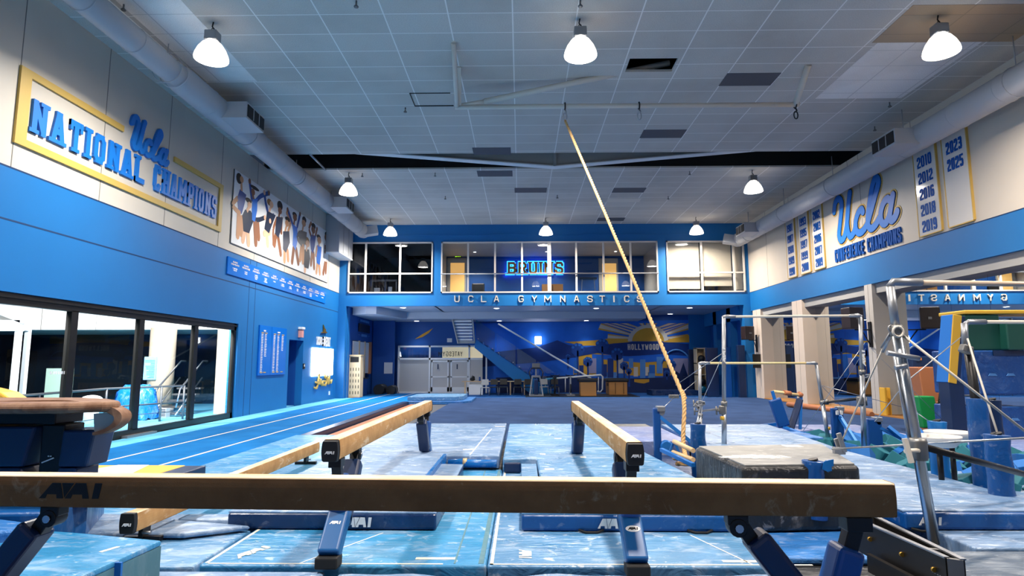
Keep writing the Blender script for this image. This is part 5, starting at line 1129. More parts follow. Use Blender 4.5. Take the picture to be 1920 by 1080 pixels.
# lower layer
mslab('landing_mat', 'vinyl_teal', rect(-2.46, -.265, 4.86, 9.1), .12, .28, 'teal flat mat under the front beam, left of the centre seam')
mslab('landing_mat', 'vinyl_blue', rect(-.26, 1.93, 4.86, 9.1), .12, .28, 'light blue chalky mat under the front beam, right of the centre seam')
mslab('landing_mat', 'vinyl_pale', rect(-1.45, .9, 3.6, 4.70), .1, .25, 'pale blue mat at the bottom edge, middle', bev=.02)
mslab('landing_mat', 'vinyl_pale', rect(-3.6, -1.47, 3.6, 4.80), .1, .255, 'pale blue mat at the bottom edge, left of the middle one', bev=.02)
mslab('landing_mat', 'vinyl_pale', rect(.92, 2.3, 3.6, 4.70), .1, .25, 'pale blue mat at the bottom edge, by the right beam leg', bev=.02)
mslab('landing_mat', 'vinyl_blue', rect(-3.4, -2.5, 4.86, 6.05), .1, .27, 'wrinkled blue mat left of the teal mat, near its corner')
mslab('landing_mat', 'vinyl_teal', rect(-4.84, -2.75, 6.3, 13.4), .1, .28, 'long teal mat under the low floor beam')
mslab('folded_mat', 'vinyl_pale', rect(-4.6, -2.5, 6.07, 6.28), .1, .32, 'pale folded strip mat before the low floor beam')
mslab('runway_pad', 'vinyl_runway', rect(-5.15, -4.86, 6.5, 14.0), .0, .16, 'dark blue pad strip along the near runway edge')
mslab('runway_pad', 'pad_navy', rect(-5.14, -4.88, 14.05, 27.0), .0, .16, 'long dark blue pad strip along the far runway edge')
mslab('base_mat', 'vinyl_charcoal', rect(-4.84, 3.7, 2.6, 13.9), .0, .1, 'dark base layer seen in the gaps between the blue mats')
# raised layer beside the two long beams
mslab('beam_platform', 'vinyl_pale', [(-2.72, 6.45), (-1.14, 6.45), (-1.14, 9.12), (-.32, 9.12), (-.32, 13.95), (-2.72, 13.95)], .285, .47, 'raised pale blue platform of mats around the left long beam')
mslab('beam_platform', 'vinyl_blue', [(.22, 6.45), (2.15, 6.45), (1.75, 11.0), (1.75, 13.95), (-.26, 13.95), (-.26, 8.9), (.22, 8.9)], .285, .46, 'raised blue platform of mats around the right long beam')
def crash(poly, lab, z0=.285, z1=.44, side='vinyl_royal', top='vinyl_blue'):
    t = thing('crash_mat', lab, 'mat', (poly[0][0], poly[0][1], z0)); b = B(); b.slab(poly, z0, z1-.012); b.build('side_cover', side, t, bev=.025, segs=3)
    b = B(); cx_ = sum(p[0] for p in poly)/len(poly); cy_ = sum(p[1] for p in poly)/len(poly); pl = [(cx_+(p[0]-cx_)*.995, cy_+(p[1]-cy_)*.99) for p in poly]; b.slab(pl, z1-.012, z1); b.build('top_cover', top, t); return t
c1 = crash([(-2.72, 5.85), (-.78, 5.82), (-.78, 8.55), (-1.12, 8.6), (-1.12, 6.43), (-2.72, 6.43)], 'navy-edged mat beneath the front beam, left of the seam', side='vinyl_navy', top='vinyl_pale')
c2 = crash([(0.0, 5.80), (1.9, 5.78), (1.9, 6.43), (.2, 6.43), (.2, 8.6), (0.0, 8.6)], 'royal-blue-edged mat beneath the front beam, right of the seam')
for cc, x0, ytop, wd, mm in ((c1, -1.62, 5.815, .25, 'paper'), (c2, .69, 5.782, .23, 'white')):
    b = B(); aai(b, (x0, ytop, .315), (1, 0, 0), (0, 0, 1), wd, .085); b.build('mark', mm, cc)
for k, x in enumerate((.52, 1.5)):
    b = B(); b.tube([(x, 5.785, .30), (x+.06, 5.74, .29), (x+.16, 5.74, .29), (x+.22, 5.785, .30)], .012, 6); b.build('carry_strap', 'dark', c2)
# upright fold of the left platform, foam roll in the gap
o = mslab('side_panel', 'vinyl_edge', [(-1.13, 6.5), (-1.08, 6.5), (-1.08, 9.1), (-1.13, 9.1)], .285, .50, 'bright blue raised edge flap along the channel between the platforms', bev=.01)
b = B(); b.tube([(-1.05, 9.06, .37), (-.85, 9.07, .38), (-.75, 9.06, .37), (-.35, 9.05, .37)], .055, 12); t = thing('foam_roll', 'blue roll with a tan band across the far end of the channel', 'foam roll', (-.7, 9.05, .31)); b.build('roll', 'vinyl_edge', t); b = B(); b.tube([(-.84, 9.07, .38), (-.78, 9.07, .38)], .059, 12); b.build('band', 'wood_pale', t)
tag(B().box(-.24, -.005, 8.78, 8.86, .285, .42).build('foam_strip', 'pad_navy', bev=.02), 'short blue foam strip right of the seam at the channel end', 'foam strip')
# tape pieces, seams and marks lying on the mats
seam = thing('floor_marks', 'pale tape strips and stitched seams on the beam mats', 'tape', (0, 6, .28))
b = B(); z = .2815
for x0, x1, y, w_ in ((-.83, -.52, 5.0, .05), (1.55, 1.9, 4.95, .05)): b = B(); b.box(x0, x1, y, y+w_, z-.001, z+.001); b.build('tape_strip', 'tape', seam)
b = B(); b.box(-.33, -.29, 4.9, 9.0, z-.001, z+.001); b.box(-.52, -.505, 4.9, 9.0, z-.001, z+.0005); b.build('seam_line', 'sidegrey', seam)
b = B(); b.box(-.24, -.215, 4.88, 9.0, z-.001, z+.001); b.box(-.24, 2.2, 4.88, 4.9, z-.001, z+.001); b.box(-2.4, -.6, 4.88, 4.9, z-.001, z+.001); b.bar((-2.42, 4.9, z), (-2.42, 6.2, z), .025, .002); b.build('stitch_line', 'tape', seam)
b = B(); aai(b, (-2.22, 5.0, z), (.42, .91, 0), (-.91, .42, 0), .34, .09, .002); b.build('left_mark', 'tape', seam)
b = B(); aai(b, (-.02, 5.25, z), (0, -1, 0), (1, 0, 0), .22, .1, .002); b.build('right_mark', 'white', seam)
for x, y, s in ((-.9, 9.7, .18), (.28, 9.3, .08), (.85, 9.0, .08), (-.55, 13.2, .2), (.6, 11.2, .12), (.3, 8.0, .12)): b = B(); b.box(x, x+s, y, y+.1, .4705 if x < -.3 else .4605, .4715 if x < -.3 else .4615); b.build('tape_patch', 'tape', seam)
for a_, c_, zz, ww in (((-1.7, 4.9), (-1.25, 5.75), z, .012), ((1.5, 5.7), (1.75, 4.9), z, .012), ((-.75, 9.2), (-.6, 12.8), .471, .018)): b = B(); b.bar((a_[0], a_[1], zz), (c_[0], c_[1], zz), ww, .002); b.build('white_crease', 'white', seam)
# wavy dark gap with curled edge in front of the teal mats
b = B()
for k in range(40):
    x = -1.35+k*.09; x2 = x+.09; h1 = .255+.02*math.sin(k*.42)+.012*math.sin(k*1.1+1); h2 = .255+.02*math.sin((k+1)*.42)+.012*math.sin((k+1)*1.1+1)
    e1, e2 = 4.735+(h1-.255)*1.6, 4.735+(h2-.255)*1.6; b.hexa([(x, 4.69, .235), (x2, 4.69, .235), (x2, e2, .235), (x, e1, .235), (x, 4.69, .253), (x2, 4.69, .253), (x2, e2, .249), (x, e1, .249)])
tag(b.build('mat_edge_flap', 'vinyl_pale'), 'curled pale mat edge along the dark gap at the bottom of the picture', 'mat edge')
# left side: grey-sided incline mat, quilted mats
zt = .52; P = [at(-60, 985, z=zt), at(140, 998, z=zt), at(303, 1013, z=zt), at(120, 1095, z=zt), at(-120, 1095, z=zt)]
t = thing('thick_mat', 'thick light blue mat with a grey side at the bottom left corner', 'mat', (P[2].x, P[2].y, .1))
b = B(); b.slab([(p.x, p.y) for p in P][::-1], .26, zt-.04); b.build('grey_side', 'sidegrey', t)
b = B(); b.slab([(p.x, p.y) for p in P][::-1], zt-.04, zt); b.build('top_cover', 'vinyl_teal', t, bev=.012)
q = P[2].lerp(P[3], .5); b = B(); b.bar((q.x+.015, q.y-.02, .26), (q.x+.015, q.y-.02, zt-.01), .05, .02); b.build('side_tab', 'edge_blue', t)
z = zt+.001; b = B(); q0, q1 = at(188, 1035, z=z), at(222, 1025, z=z); b.bar(q0, q1, .03, .002); b.build('tape_strip', 'tape', t)
mslab('quilted_mat', 'vinyl_mid', [(p.x, p.y) for p in (at(-40, 1000, z=.6), at(42, 993, z=.6), at(66, 980, z=.6), at(-40, 966, z=.6))], .3, .6, 'ribbed blue mat lying behind the bottom-left mat', bev=.03)
mslab('crash_mat_dark', 'vinyl_royal', [(p.x, p.y) for p in (at(-40, 962, z=.62), at(80, 960, z=.62), at(165, 940, z=.62), at(200, 905, z=.62), at(-40, 900, z=.62))], .28, .62, 'dark blue mat under the vault table', bev=.03)
mslab('strip_mat', 'vinyl_pale', [(p.x, p.y) for p in (at(60, 1000, z=.33), at(345, 1000, z=.33), at(470, 985, z=.33), at(110, 955, z=.33))], .285, .33, 'pale ribbed mat strip under the end of the low beam', bev=.02)
# right side: bar mats
def bm(): return [(2.28, 5.86), (6.6, 5.86), (6.6, 6.1), (5.02, 6.6), (5.02, 9.9), (5.3, 13.9), (3.0, 13.9), (2.75, 9.3)]
c3 = crash([(3.50, 5.86), (6.6, 5.86), (5.02, 6.6), (5.02, 9.9), (5.45, 13.95), (3.1, 13.95), (2.95, 9.35), (4.05, 9.35), (4.05, 8.7), (3.50, 7.0)], 'long chalky blue bar mat with a royal edge, right of the front beam', z0=.285, z1=.45, top='vinyl_pale')
b = B(); q = at(1722, 968, y=5.85); aai(b, (q.x, 5.855, .33), (1, 0, 0), (0, 0, 1), .21, .07); b.build('mark', 'white', c3)
for x in (3.55, 4.65):
    b = B(); b.tube([(x, 5.86, .30), (x+.06, 5.81, .29), (x+.16, 5.81, .29), (x+.22, 5.86, .30)], .012, 6); b.build('carry_strap', 'dark', c3)
mslab('landing_mat', 'vinyl_pale', rect(3.75, 6.5, 5.35, 9.0), .1, .28, 'pale blue mat under the royal-edged bar mat')
mslab('landing_mat', 'vinyl_slate', rect(2.95, 6.5, 3.4, 5.33), .105, .26, 'grey-blue chalk-marked mat at the bottom right corner')
mslab('landing_mat', 'vinyl_lilac', [(1.8, 11.2), (5.3, 11.2), (5.6, 13.98), (1.8, 13.98)][0:0] or rect(1.82, 3.05, 11.4, 13.95), .05, .40, 'lilac mat beyond the pit by the far low bar')
mslab('grey_mat', 'vinyl_grey', rect(1.9, 3.3, 13.97, 16.6), .08, .2, 'pale grey mat at the carpet edge behind the right beam')
mslab('landing_mat', 'vinyl_lilac', [(5.5, 13.97), (3.4, 13.97), (3.4, 15.9), (7.2, 15.4)][::-1], .08, .2, 'lilac mat at the carpet edge behind the far bars')
mslab('pit_floor', 'vinyl_navy', rect(1.98, 2.9, 6.45, 11.3), .105, .165, 'dark pit floor between the beam platform and the bar mat')
mslab('landing_mat', 'vinyl_lilac', rect(8.4, 11.7, 10.5, 13.0), .0, .28, 'lilac mat before the stacked blue mats')
mslab('landing_mat', 'vinyl_lilac', rect(7.0, 8.6, 13.6, 16.2), .08, .22, 'lilac mat between the pit and the mirror columns')
# grey crash mat on the bar mats
zt = .80; c = [at(1302, 836, z=zt), at(1545, 832, z=zt), at(1612, 871, z=zt), at(1392, 874, z=zt)]
A_, B_, C_, D_ = c
t = thing('grey_crash_mat', 'thick black-edged grey mat with white lettering under the far bars', 'mat', (D_.x, D_.y, .17))
pl = [(D_.x, D_.y), (C_.x, C_.y), (B_.x, B_.y), (A_.x, A_.y)]
b = B(); b.slab(pl, .17, zt-.01); b.build('side_cover', 'vinyl_charcoal', t, bev=.05, segs=4)
cx_ = sum(p[0] for p in pl)/4; cy_ = sum(p[1] for p in pl)/4; pl2 = [(cx_+(p[0]-cx_)*.94, cy_+(p[1]-cy_)*.94) for p in pl]
b = B(); b.slab(pl2, zt-.012, zt+.004); b.build('top_cover', 'vinyl_grey', t, bev=.003)
b = B(); u_ = (Vector(pl[0])-Vector(pl[1])).normalized(); q0 = at(1462, 854, z=zt); v_ = Vector((-u_.y, u_.x))
for k, (a0, w_, h0, h1) in enumerate(((0, .07, .05, .2), (.1, .07, .03, .22), (.19, .05, 0, .24), (.26, .10, -.03, .22), (.38, .05, -.02, .24), (.45, .09, 0, .2), (.56, .10, .04, .18), (.68, .04, .08, .16))):
    b.prism([(a0, h0), (a0+w_, h0), (a0+w_-.03, h1), (a0-.03, h1)], (q0.x, q0.y, zt), (u_.x, u_.y, 0), (v_.x, v_.y, 0), .005, .008)
b.build('white_lettering', 'white', t)
b = B(); q = at(1465, 833, z=zt); b.box(q.x-.05, q.x+.15, q.y-.28, q.y-.12, zt+.004, zt+.006); b.build('tape_patch', 'white', t)
# foam pit
mslab('pit_floor', 'vinyl_navy', rect(5.1, 9.5, 7.0, 13.5), -.02, .04, 'dark floor of the foam pit beyond the bar mat')
rr = random.Random(11)
def cube(x, y, z, s, mm, lab):
    b = B(); b.obox((x, y, z), s, s, s*.8, (rr.uniform(-.6, .6), rr.uniform(-.6, .6), rr.uniform(0, 3))); tag(b.build('foam_block', mm, bev=.01), lab, 'foam block', 'foam blocks heaped in the pit')
spots = []
tries = 0
while len(spots) < 62 and tries < 4000:
    tries += 1; x = rr.uniform(5.6, 8.2); y = rr.uniform(7.6, 13.2)
    if any((x-q[0])**2+(y-q[1])**2 < .40**2 for q in spots) or (x > 6.9 and y < 8.6): continue
    spots.append((x, y)); cube(x, y, .24, rr.uniform(.26, .32), 'teal_foam' if rr.random() < .45 else 'blue_foam', 'foam block heaped in the pit beyond the bar mat')

# ================================================================== BALANCE BEAMS
def prof(n=7):
    out = []; W_, T_, Hh = .061, .054, .16
    for k in range(n+1): f = k/n; out.append((T_+(W_-T_)*math.sin(math.pi*f), -Hh+.006+(Hh-.012)*f))
    pts = [(-.045, -Hh)]+[(.045, -Hh)]+out+[(.051, 0.)]+[(-.051, 0.)]+[(-x, z) for x, z in out[::-1]]
    return pts
def beam(name, label, loc, rz, zfloor, caps=True, material='suede', base_l=None, legs=True, L=5.0, mark=None):
    """balance beam along its own Y; its top sits at loc.z"""
    t = thing(name, label, 'balance beam', loc, 'high balance beams' if legs else None); t.rotation_euler = (0, 0, rz)
    P = prof(); b = B(); n = len(P); e = L/2-(.02 if caps else 0)
    for y, s in ((-e, .97), (-e+.012, 1.), (e-.012, 1.), (e, .97)):
        b.v += [(x*s, y, -.08+(z+.08)*s) for x, z in P]
    for k in range(3):
        for j in range(n):
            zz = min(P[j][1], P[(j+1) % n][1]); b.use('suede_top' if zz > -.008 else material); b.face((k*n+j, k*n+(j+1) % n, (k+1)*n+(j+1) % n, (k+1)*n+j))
    b.use(material); b.face(list(range(n))); b.face([3*n+j for j in range(n)][::-1])
    b.build('beam_body', None, t, local=True, bev=.003, segs=2)
    if caps:
        for s in (-1, 1):
            b = B()
            for y, q in ((e+.0, 1.03), (e+.035, 1.03), (e+.05, .93)): b.v += [(x*q*1.02, y*s, -.086+(z+.08)*q*.95) for x, z in P]
            for k in range(2):
                for j in range(n): b.face((k*n+j, k*n+(j+1) % n, (k+1)*n+(j+1) % n, (k+1)*n+j))
            b.face(list(range(n))); b.face([2*n+j for j in range(n)][::-1]); c = b.build('end_cap', 'black_rubber', t, local=True, bev=.004)
            b = B()
            if s < 0: aai(b, (-.036, -(e+.0505), -.105), (1, 0, 0), (0, 0, 1), .075, .022, .003)
            else: aai(b, (.036, e+.0505, -.105), (-1, 0, 0), (0, 0, 1), .075, .022, .003)
            b.build('mark', 'white', c, local=True)
    H0 = -.16; zf = zfloor-loc[2]
    if legs:
        for s in (-1, 1):
            yo, yi, ya, yf = s*(L/2-.17), s*(L/2-.74), s*(L/2-.34), s*(L/2-.04)
            za = H0-.52
            b = B(); b.box(-.05, .05, min(yo-.06, yo+.06), max(yo-.06, yo+.06), H0-.07, H0); b.bar((0, yo, H0-.02), (0, yo-(yo-ya)*.35, H0-.20), .075, .07); b.build('bracket', 'black_steel', t, local=True, bev=.006)
            b = B(); b.box(-.04, .04, yi-.05, yi+.05, H0-.05, H0); b.bar((0, yi, H0-.02), (0, yi-(yi-ya)*.25, H0-.17), .07, .07); b.lathe((0, yi, H0-.06), [(.045, -.045), (.045, .045)], 14, 'x'); b.build('bracket', 'black_steel', t, local=True, bev=.006)
            b = B(); b.lathe((0, yi, H0-.06), [(.02, .045), (.02, .055)], 10, 'x'); b.build('bolt', 'steel', t, local=True)
            for y0, f in ((yo, .28), (yi, .2)):
                b = B(); p0 = Vector((0, y0, H0)); p1 = Vector((0, ya, za)); b.bar(p0.lerp(p1, f), p1+(p1-p0)*.04, .155, .125, (1, 0, 0)); b.build('padded_strut', 'pad_blue' if y0 == yo else 'pad_navy', t, local=True, bev=.025, segs=3)
            b = B(); b.bar((0, ya, za+.1), (0, yf, zf+.08), .165, .12, (1, 0, 0)); lg = b.build('leg_pad', 'blue_pad_leg', t, local=True, bev=.022, segs=3)
            if s < 0:
                top_, bot_ = Vector((0, ya, za+.1)), Vector((0, yf, zf+.08)); vv = (top_-bot_).normalized(); m_ = bot_.lerp(top_, .58); b = B()
                if mark == 'oval':
                    b.prism([(.055*math.cos(a*.314), .026*math.sin(a*.314)) for a in range(20)], m_, (1, 0, 0), vv, .060, .0625); b.build('maker_plate', 'white', lg, local=True); b = B()
                    aai(b, m_+Vector((-.038, 0, 0))+vv*-.010+Vector((1, 0, 0)).cross(vv)*.0618, (1, 0, 0), vv, .076, .021, .0015); b.build('mark', 'dark', lg, local=True)
                else: aai(b, m_+Vector((-.042, 0, 0))+vv*-.012+Vector((1, 0, 0)).cross(vv)*.0595, (1, 0, 0), vv, .088, .027, .002); b.build('mark', 'white', lg, local=True)
            b = B(); b.box(-.085, .085, yf-.075, yf+.075, zf, zf+.085); b.build('foot', 'dark', t, local=True, bev=.012)
    return t
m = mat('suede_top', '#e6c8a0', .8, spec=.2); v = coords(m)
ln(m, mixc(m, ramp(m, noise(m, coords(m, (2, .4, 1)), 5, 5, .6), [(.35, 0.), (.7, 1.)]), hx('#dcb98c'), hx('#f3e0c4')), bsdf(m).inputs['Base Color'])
mat('blue_pad_leg', '#095490', .38)
vinyl('vinyl_post', '#07407e', '#0b4f92', .12, .3, .35)
ZB = 1.222
beam('balance_beam', 'long tan balance beam leading away, left of the two, with black end cap', (-1.455, 7.28, ZB), 0, .28, L=5.0)
beam('balance_beam', 'long tan balance beam leading away, right of the two, with black end cap', (.835, 7.12, ZB), 0, .28, L=5.0, mark='oval')
fb = beam('balance_beam', 'balance beam crossing the whole foreground from the left edge', (-.70, 3.235, ZB), R(-90-2.6), .2, caps=False, material='suede_front_shaded', L=5.0)
b = B(); aai(b, (-.0665, 0, -.125), (0, 1, 0), (0, 0, 1), .01, .01, .001)
# maker's mark on the near side of the front beam (its own +X side faces the camera after turning)
th_ = R(-90-2.6); inv = Matrix.Rotation(-th_, 3, 'Z')
def tofb(v): return inv @ (Vector(v)-Vector((-.70, 3.235, ZB)))
a = tofb(at(78, 929, y=3.27)); c = tofb(at(198, 929, y=3.27)); b = B()
aai(b, (.0605, a.y, -.112), (0, 1, 0), (0, 0, 1), abs(c.y-a.y), .078, .002); b.build('mark', 'dark', fb, local=True)
# low floor beam on the left
t = thing('floor_beam', 'low tan floor beam on short feet along the left mats', 'balance beam', (-3.28, 5.24, .28))
P = prof(); n = len(P); b = B(); zt_ = .56; y0, y1 = 5.30, 10.0; X = -3.28
for y in (y0, y1): b.v += [(X+x, y, zt_+z) for x, z in P]
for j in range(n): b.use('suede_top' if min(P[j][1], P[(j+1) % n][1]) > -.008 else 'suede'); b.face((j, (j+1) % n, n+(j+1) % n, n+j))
b.use('suede'); b.face(list(range(n))[::-1]); b.face([n+j for j in range(n)]); b.build('beam_body', None, t, bev=.003)
b = B()
for y in (y0-.05, y0): b.v += [(X+x*1.05, y, zt_-.08+(z+.08)*1.03) for x, z in P]
for j in range(n): b.face((j, (j+1) % n, n+(j+1) % n, n+j))
b.face(list(range(n))[::-1]); b.face([n+j for j in range(n)]); cp = b.build('end_cap', 'black_rubber', t, bev=.004)
b = B(); aai(b, (X-.038, y0-.0505, zt_-.10), (1, 0, 0), (0, 0, 1), .078, .024, .003); b.build('mark', 'white', cp)
for y in (5.55, 7.6, 9.6):
    b = B(); b.box(X-.02, X+.02, y-.1, y+.02, .3, zt_-.155); b.box(X-.16, X+.16, y-.08, y-.02, .28, .32); b.build('foot', 'black_steel', t, bev=.004); b = B(); b.tube([(X+.02, y-.1, .36), (X+.09, y-.1, .36)], .014, 8); b.build('levelling_screw', 'galv', t)

# ================================================================== VAULT TABLE AND SPOTTING BLOCKS (left)
VX, VY_, VZ = -3.45, 5.15, 1.50
t = thing('vault_table', 'brown leather vault table on a dark column at the left edge', 'vault table', (-4.3, 5.6, .625))
# tongue-shaped top whose nose curls down, drawn in side view and given its depth
q_r = at(231, 775, y=5.1).x
def vp_(l, Y=5.3): return [(at(x, y, y=Y).x, at(x, y, y=Y).z) for x, y in l]
out_ = [(-40, 752), (40, 750), (110, 749), (160, 752), (200, 759), (222, 768), (231, 778), (229, 790), (218, 802), (198, 812), (176, 817)]
inn_ = [(176, 812), (196, 806), (210, 797), (217, 787), (214, 779), (200, 773), (165, 773), (120, 777), (60, 773), (-40, 769)]
G = []
K = len(out_); iv = [inn_[0], inn_[1], inn_[2], inn_[3], inn_[4], inn_[5], inn_[6], inn_[7], inn_[8], inn_[9]]
P_out = vp_(crom(out_, 3)); P_in = vp_(crom(inn_, 3))
b = B(); poly = P_out+P_in
yr = [(5.28, .97, 0), (5.30, 1., 0), (5.40, 1., 0), (5.42, .97, 0)]
cxm = sum(p[0] for p in poly)/len(poly); czm = 1.42
n_ = len(poly)
for (yy_, sc_, _) in yr: b.v += [(cxm+(x-cxm)*(1-(1-sc_)*.3), yy_, czm+(z-czm)*sc_ if z < 1.47 else z-(1-sc_)*.15) for x, z in poly]
for k in range(len(yr)-1):
    for j in range(n_): b.face((k*n_+j, (k+1)*n_+j, (k+1)*n_+(j+1) % n_, k*n_+(j+1) % n_), True)
b.face(list(range(n_))[::-1]); b.face([(len(yr)-1)*n_+j for j in range(n_)])
b.build('nose_roll', 'leather', t)
xq = at(224, 770, y=5.3).x; zt0, zt1 = at(120, 772, y=5.3).z, at(110, 749, y=5.3).z
b = B(); b.slab([(-5.6, 5.02), (xq-.62, 5.02), (xq-.30, 5.10), (xq-.10, 5.22), (xq-.03, 5.33), (xq-.10, 5.47), (xq-.36, 5.72), (xq-.75, 5.92), (-5.6, 5.95)], zt0+.0, zt1-.015); b.build('padded_top', 'leather', t, bev=.045, segs=4)
b = B(); b.prism(vp_([(174, 776), (200, 775), (213, 781), (215, 788), (207, 799), (194, 806), (175, 812)]), (0, 5.31, 0), (1, 0, 0), (0, 0, 1), -.06, 0); b.build('underside_cup', 'wall_grey', t)
b = B(); b.box(-5.2, q_r-.75, 5.35, 5.7, 1.28, 1.40); b.build('under_frame', 'black_steel', t, bev=.01)
xa, xb = at(76, 830, y=5.35).x, at(119, 830, y=5.35).x
b = B(); b.box(xa, xb, 5.35, 5.6, .66, 1.28); col_ = b.build('column', 'black_steel', t, bev=.012)
b = B(); b.bar((xa+.03, 5.345, .96), (xa+.13, 5.345, 1.0), .01, .008); b.box(xa+.08, xa+.09, 5.34, 5.348, 1.01, 1.02); b.box(xa+.10, xa+.11, 5.34, 5.348, 1.01, 1.02); b.build('label_mark', 'white', col_)
xr = at(176, 830, y=5.3).x
b = B(); b.prism([(xb+.0, .93), (xr-.05, .93), (xr, 1.24), (xb+.02, 1.24)], (0, 5.3, 0), (1, 0, 0), (0, 0, 1), -.28, 0); b.build('side_pad', 'pad_navy', t, bev=.02)
b = B(); xr2 = at(143, 870, y=5.3).x; b.box(xb, xr2, 5.3, 5.6, .67, .925); b.build('side_pad', 'pad_navy', t, bev=.02)
xl = at(8, 850, y=5.3).x
b = B(); b.prism([(-5.3, .93), (xa-.10, .93), (xa-.02, 1.27), (-5.3, 1.27)], (0, 5.3, 0), (1, 0, 0), (0, 0, 1), -.28, 0); b.build('side_pad', 'pad_navy', t, bev=.02)
b = B(); b.prism([(-5.3, .67), (xa-.02, .67), (xa-.12, .925), (-5.3, .925)], (0, 5.3, 0), (1, 0, 0), (0, 0, 1), -.28, 0); b.build('side_pad', 'pad_navy', t, bev=.02)
b = B(); b.box(-5.2, xb+.3, 5.3, 5.9, .625, .66); b.build('base_plate', 'black_steel', t)
# yellow and blue block behind the vault
t = thing('spotting_block', 'yellow wedge block behind the vault table', 'block', (-6.2, 6.6, .3))
b = B(); b.prism([(q.x, q.z) for q in [at(x, y, y=6.5) for x, y in ((-90, 905), (-20, 905), (4, 850), (24, 792), (26, 779), (52, 770), (0, 736), (-90, 715))]], (0, 6.5, 0), (1, 0, 0), (0, 0, 1), -.25, 0); b.build('block_body', 'yellow', t, bev=.02)
a = at(110, 878, z=.5); c = at(352, 884, z=.5)
t = thing('yellow_mat', 'yellow mat with pale centre and navy end behind the front beam', 'mat', (a.x, a.y, .28))
b = B(); b.box(a.x, c.x-.28, a.y-.5, a.y+.25, .285, .5); b.build('mat_body', 'yellow', t, bev=.015)
b = B(); b.box(c.x-.28, c.x, a.y-.5, a.y+.22, .285, .498); b.build('end_section', 'pad_navy', t, bev=.015)
b = B(); b.prism([(a.x+.35, a.y-.5), (a.x+1.2, a.y-.5), (a.x+1.0, a.y+.24), (a.x+.6, a.y+.24)], (0, 0, 0), (1, 0, 0), (0, 1, 0), .501, .504); b.build('pale_panel', 'tape', t)
# far folded landing mats at the end of the dark strip
for k, (xa, xb, ya, yb, z0, z1, lab) in enumerate(((-5.0, -2.6, 27.3, 30.2, .17, .34, 'upper blue folded mat lying at the far end of the runway'), (-4.9, -2.2, 27.0, 30.6, .02, .165, 'lower blue mat of the pair at the far end of the runway'))):
    mslab('folded_mat', 'vinyl_blue' if k == 0 else 'vinyl_mid', [(xa, ya), (xb-.3, ya), (xb, ya+.6), (xb, yb), (xa+.4, yb), (xa, yb-.8)], z0, z1, lab)

# ================================================================== UNEVEN BARS
def clampT(b, p, r, dirv):
    p = Vector(p); d = Vector(dirv).normalized(); b.tube([p, p+d*.10], r*.5, 8); s = d.cross(Vector((0, 0, 1))).normalized(); b.tube([p+d*.1-Vector((0, 0, .07)), p+d*.1+Vector((0, 0, .07))], .016, 8)
def upright(t, p0, p1, r0, r1, split, mm='steel'):
    p0, p1 = Vector(p0), Vector(p1); m_ = p0.lerp(p1, split)
    b = B(); b.tube([p0, m_], r0, 16); o = b.build('upright', mm, t)
    b = B(); b.tube([m_-(p1-p0)*.02, p1], r1, 16); b.build('inner_tube', 'galv', o)
    b = B(); b.tube([m_-(p1-p0).normalized()*.05, m_+(p1-p0).normalized()*.03], r0*1.25, 16); b.build('collar', 'dull_steel', o)
    return o
def cable(t, p0, p1, r=.006, mm='steel'): b = B(); b.tube([p0, p1], r, 6); return b.build('cable', mm, t)
YH, YLw = 10.6, 12.4
t = thing('uneven_bars', 'set of uneven bars with cables, farther one before the mirror columns', 'uneven bars', (4.7, 11.5, .45))
hL, hR = at(1357, 594, y=YH), at(1613, 592, y=YH); lL, lR = at(1312, 681, y=YLw), at(1530, 681, y=YLw)
zb = .455
hLb = at(1357, 828, y=YH); hRb = at(1621, 866, y=YH); lRb = at(1556, 838, y=YLw); lLb = at(1312, 805, y=YLw)
upright(t, (hLb.x, YH, .3), (hL.x, YH, hL.z), .042, .034, .36)
upright(t, (hRb.x, YH, .1), (hR.x, YH, hR.z), .042, .034, .62)
upright(t, (lLb.x, YLw, .1), (lL.x, YLw, lL.z), .040, .032, .4)
upright(t, (lRb.x, YLw, .1), (lR.x, YLw, lR.z), .040, .032, .55)
for (a, c, m_) in ((hL, hR, 'offwhite'), (lL, lR, 'bar_wood')):
    b = B(); b.tube([a+Vector((.1, 0, 0)), c-Vector((.1, 0, 0))], .022, 14); b.build('rail', m_, t)
    for p, s in ((a, 1), (c, -1)): b = B(); b.tube([p+Vector((-.02*s, 0, -.02)), p+Vector((.04*s, 0, .005)), p+Vector((.2*s, 0, 0))], [.036, .034, .026], 12); b.build('rail_fitting', 'galv', t)
for x, Y_, z in ((hLb.x, YH, 1.0), (hRb.x, YH, 1.15)):
    b = B(); b.lathe((x, Y_, z-.06), [(.058, 0), (.06, .02), (.06, .12), (.055, .14)], 16); clampT(b, (x, Y_, z), .04, (-1 if x < 4.5 else 1, 0, 0)); b.build('clamp', 'dull_steel', t)
b = B(); b.lathe((lLb.x, YLw, .95), [(.05, 0), (.05, .1)], 14); clampT(b, (lLb.x, YLw, 1.0), .03, (-1, 0, 0)); clampT(b, (lLb.x, YLw, .85), .03, (-1, -.3, 0)); b.build('clamp', 'dull_steel', t)
b = B(); b.lathe((lRb.x-.02, YLw, .98), [(.05, 0), (.05, .1)], 14); b.build('clamp', 'dull_steel', t)
b = B(); b.tube([(hLb.x, YH, 1.03), (lLb.x+.03, YLw, .85)], .02, 8); b.build('spacer_bar', 'dull_steel', t)
b = B(); b.tube([(hRb.x, YH, 1.2), (lRb.x, YLw, 1.02)], .026, 10); b.build('spacer_bar', 'black_steel', t)
b = B(); b.lathe((hLb.x, YH, at(1357, 787, y=YH).z), [(.0435, 0), (.0435, .06)], 16); b.lathe((lRb.x-.01, YLw, at(1546, 806, y=YLw).z), [(.0415, 0), (.0415, .06)], 16); b.build('yellow_band', 'yellow', t)
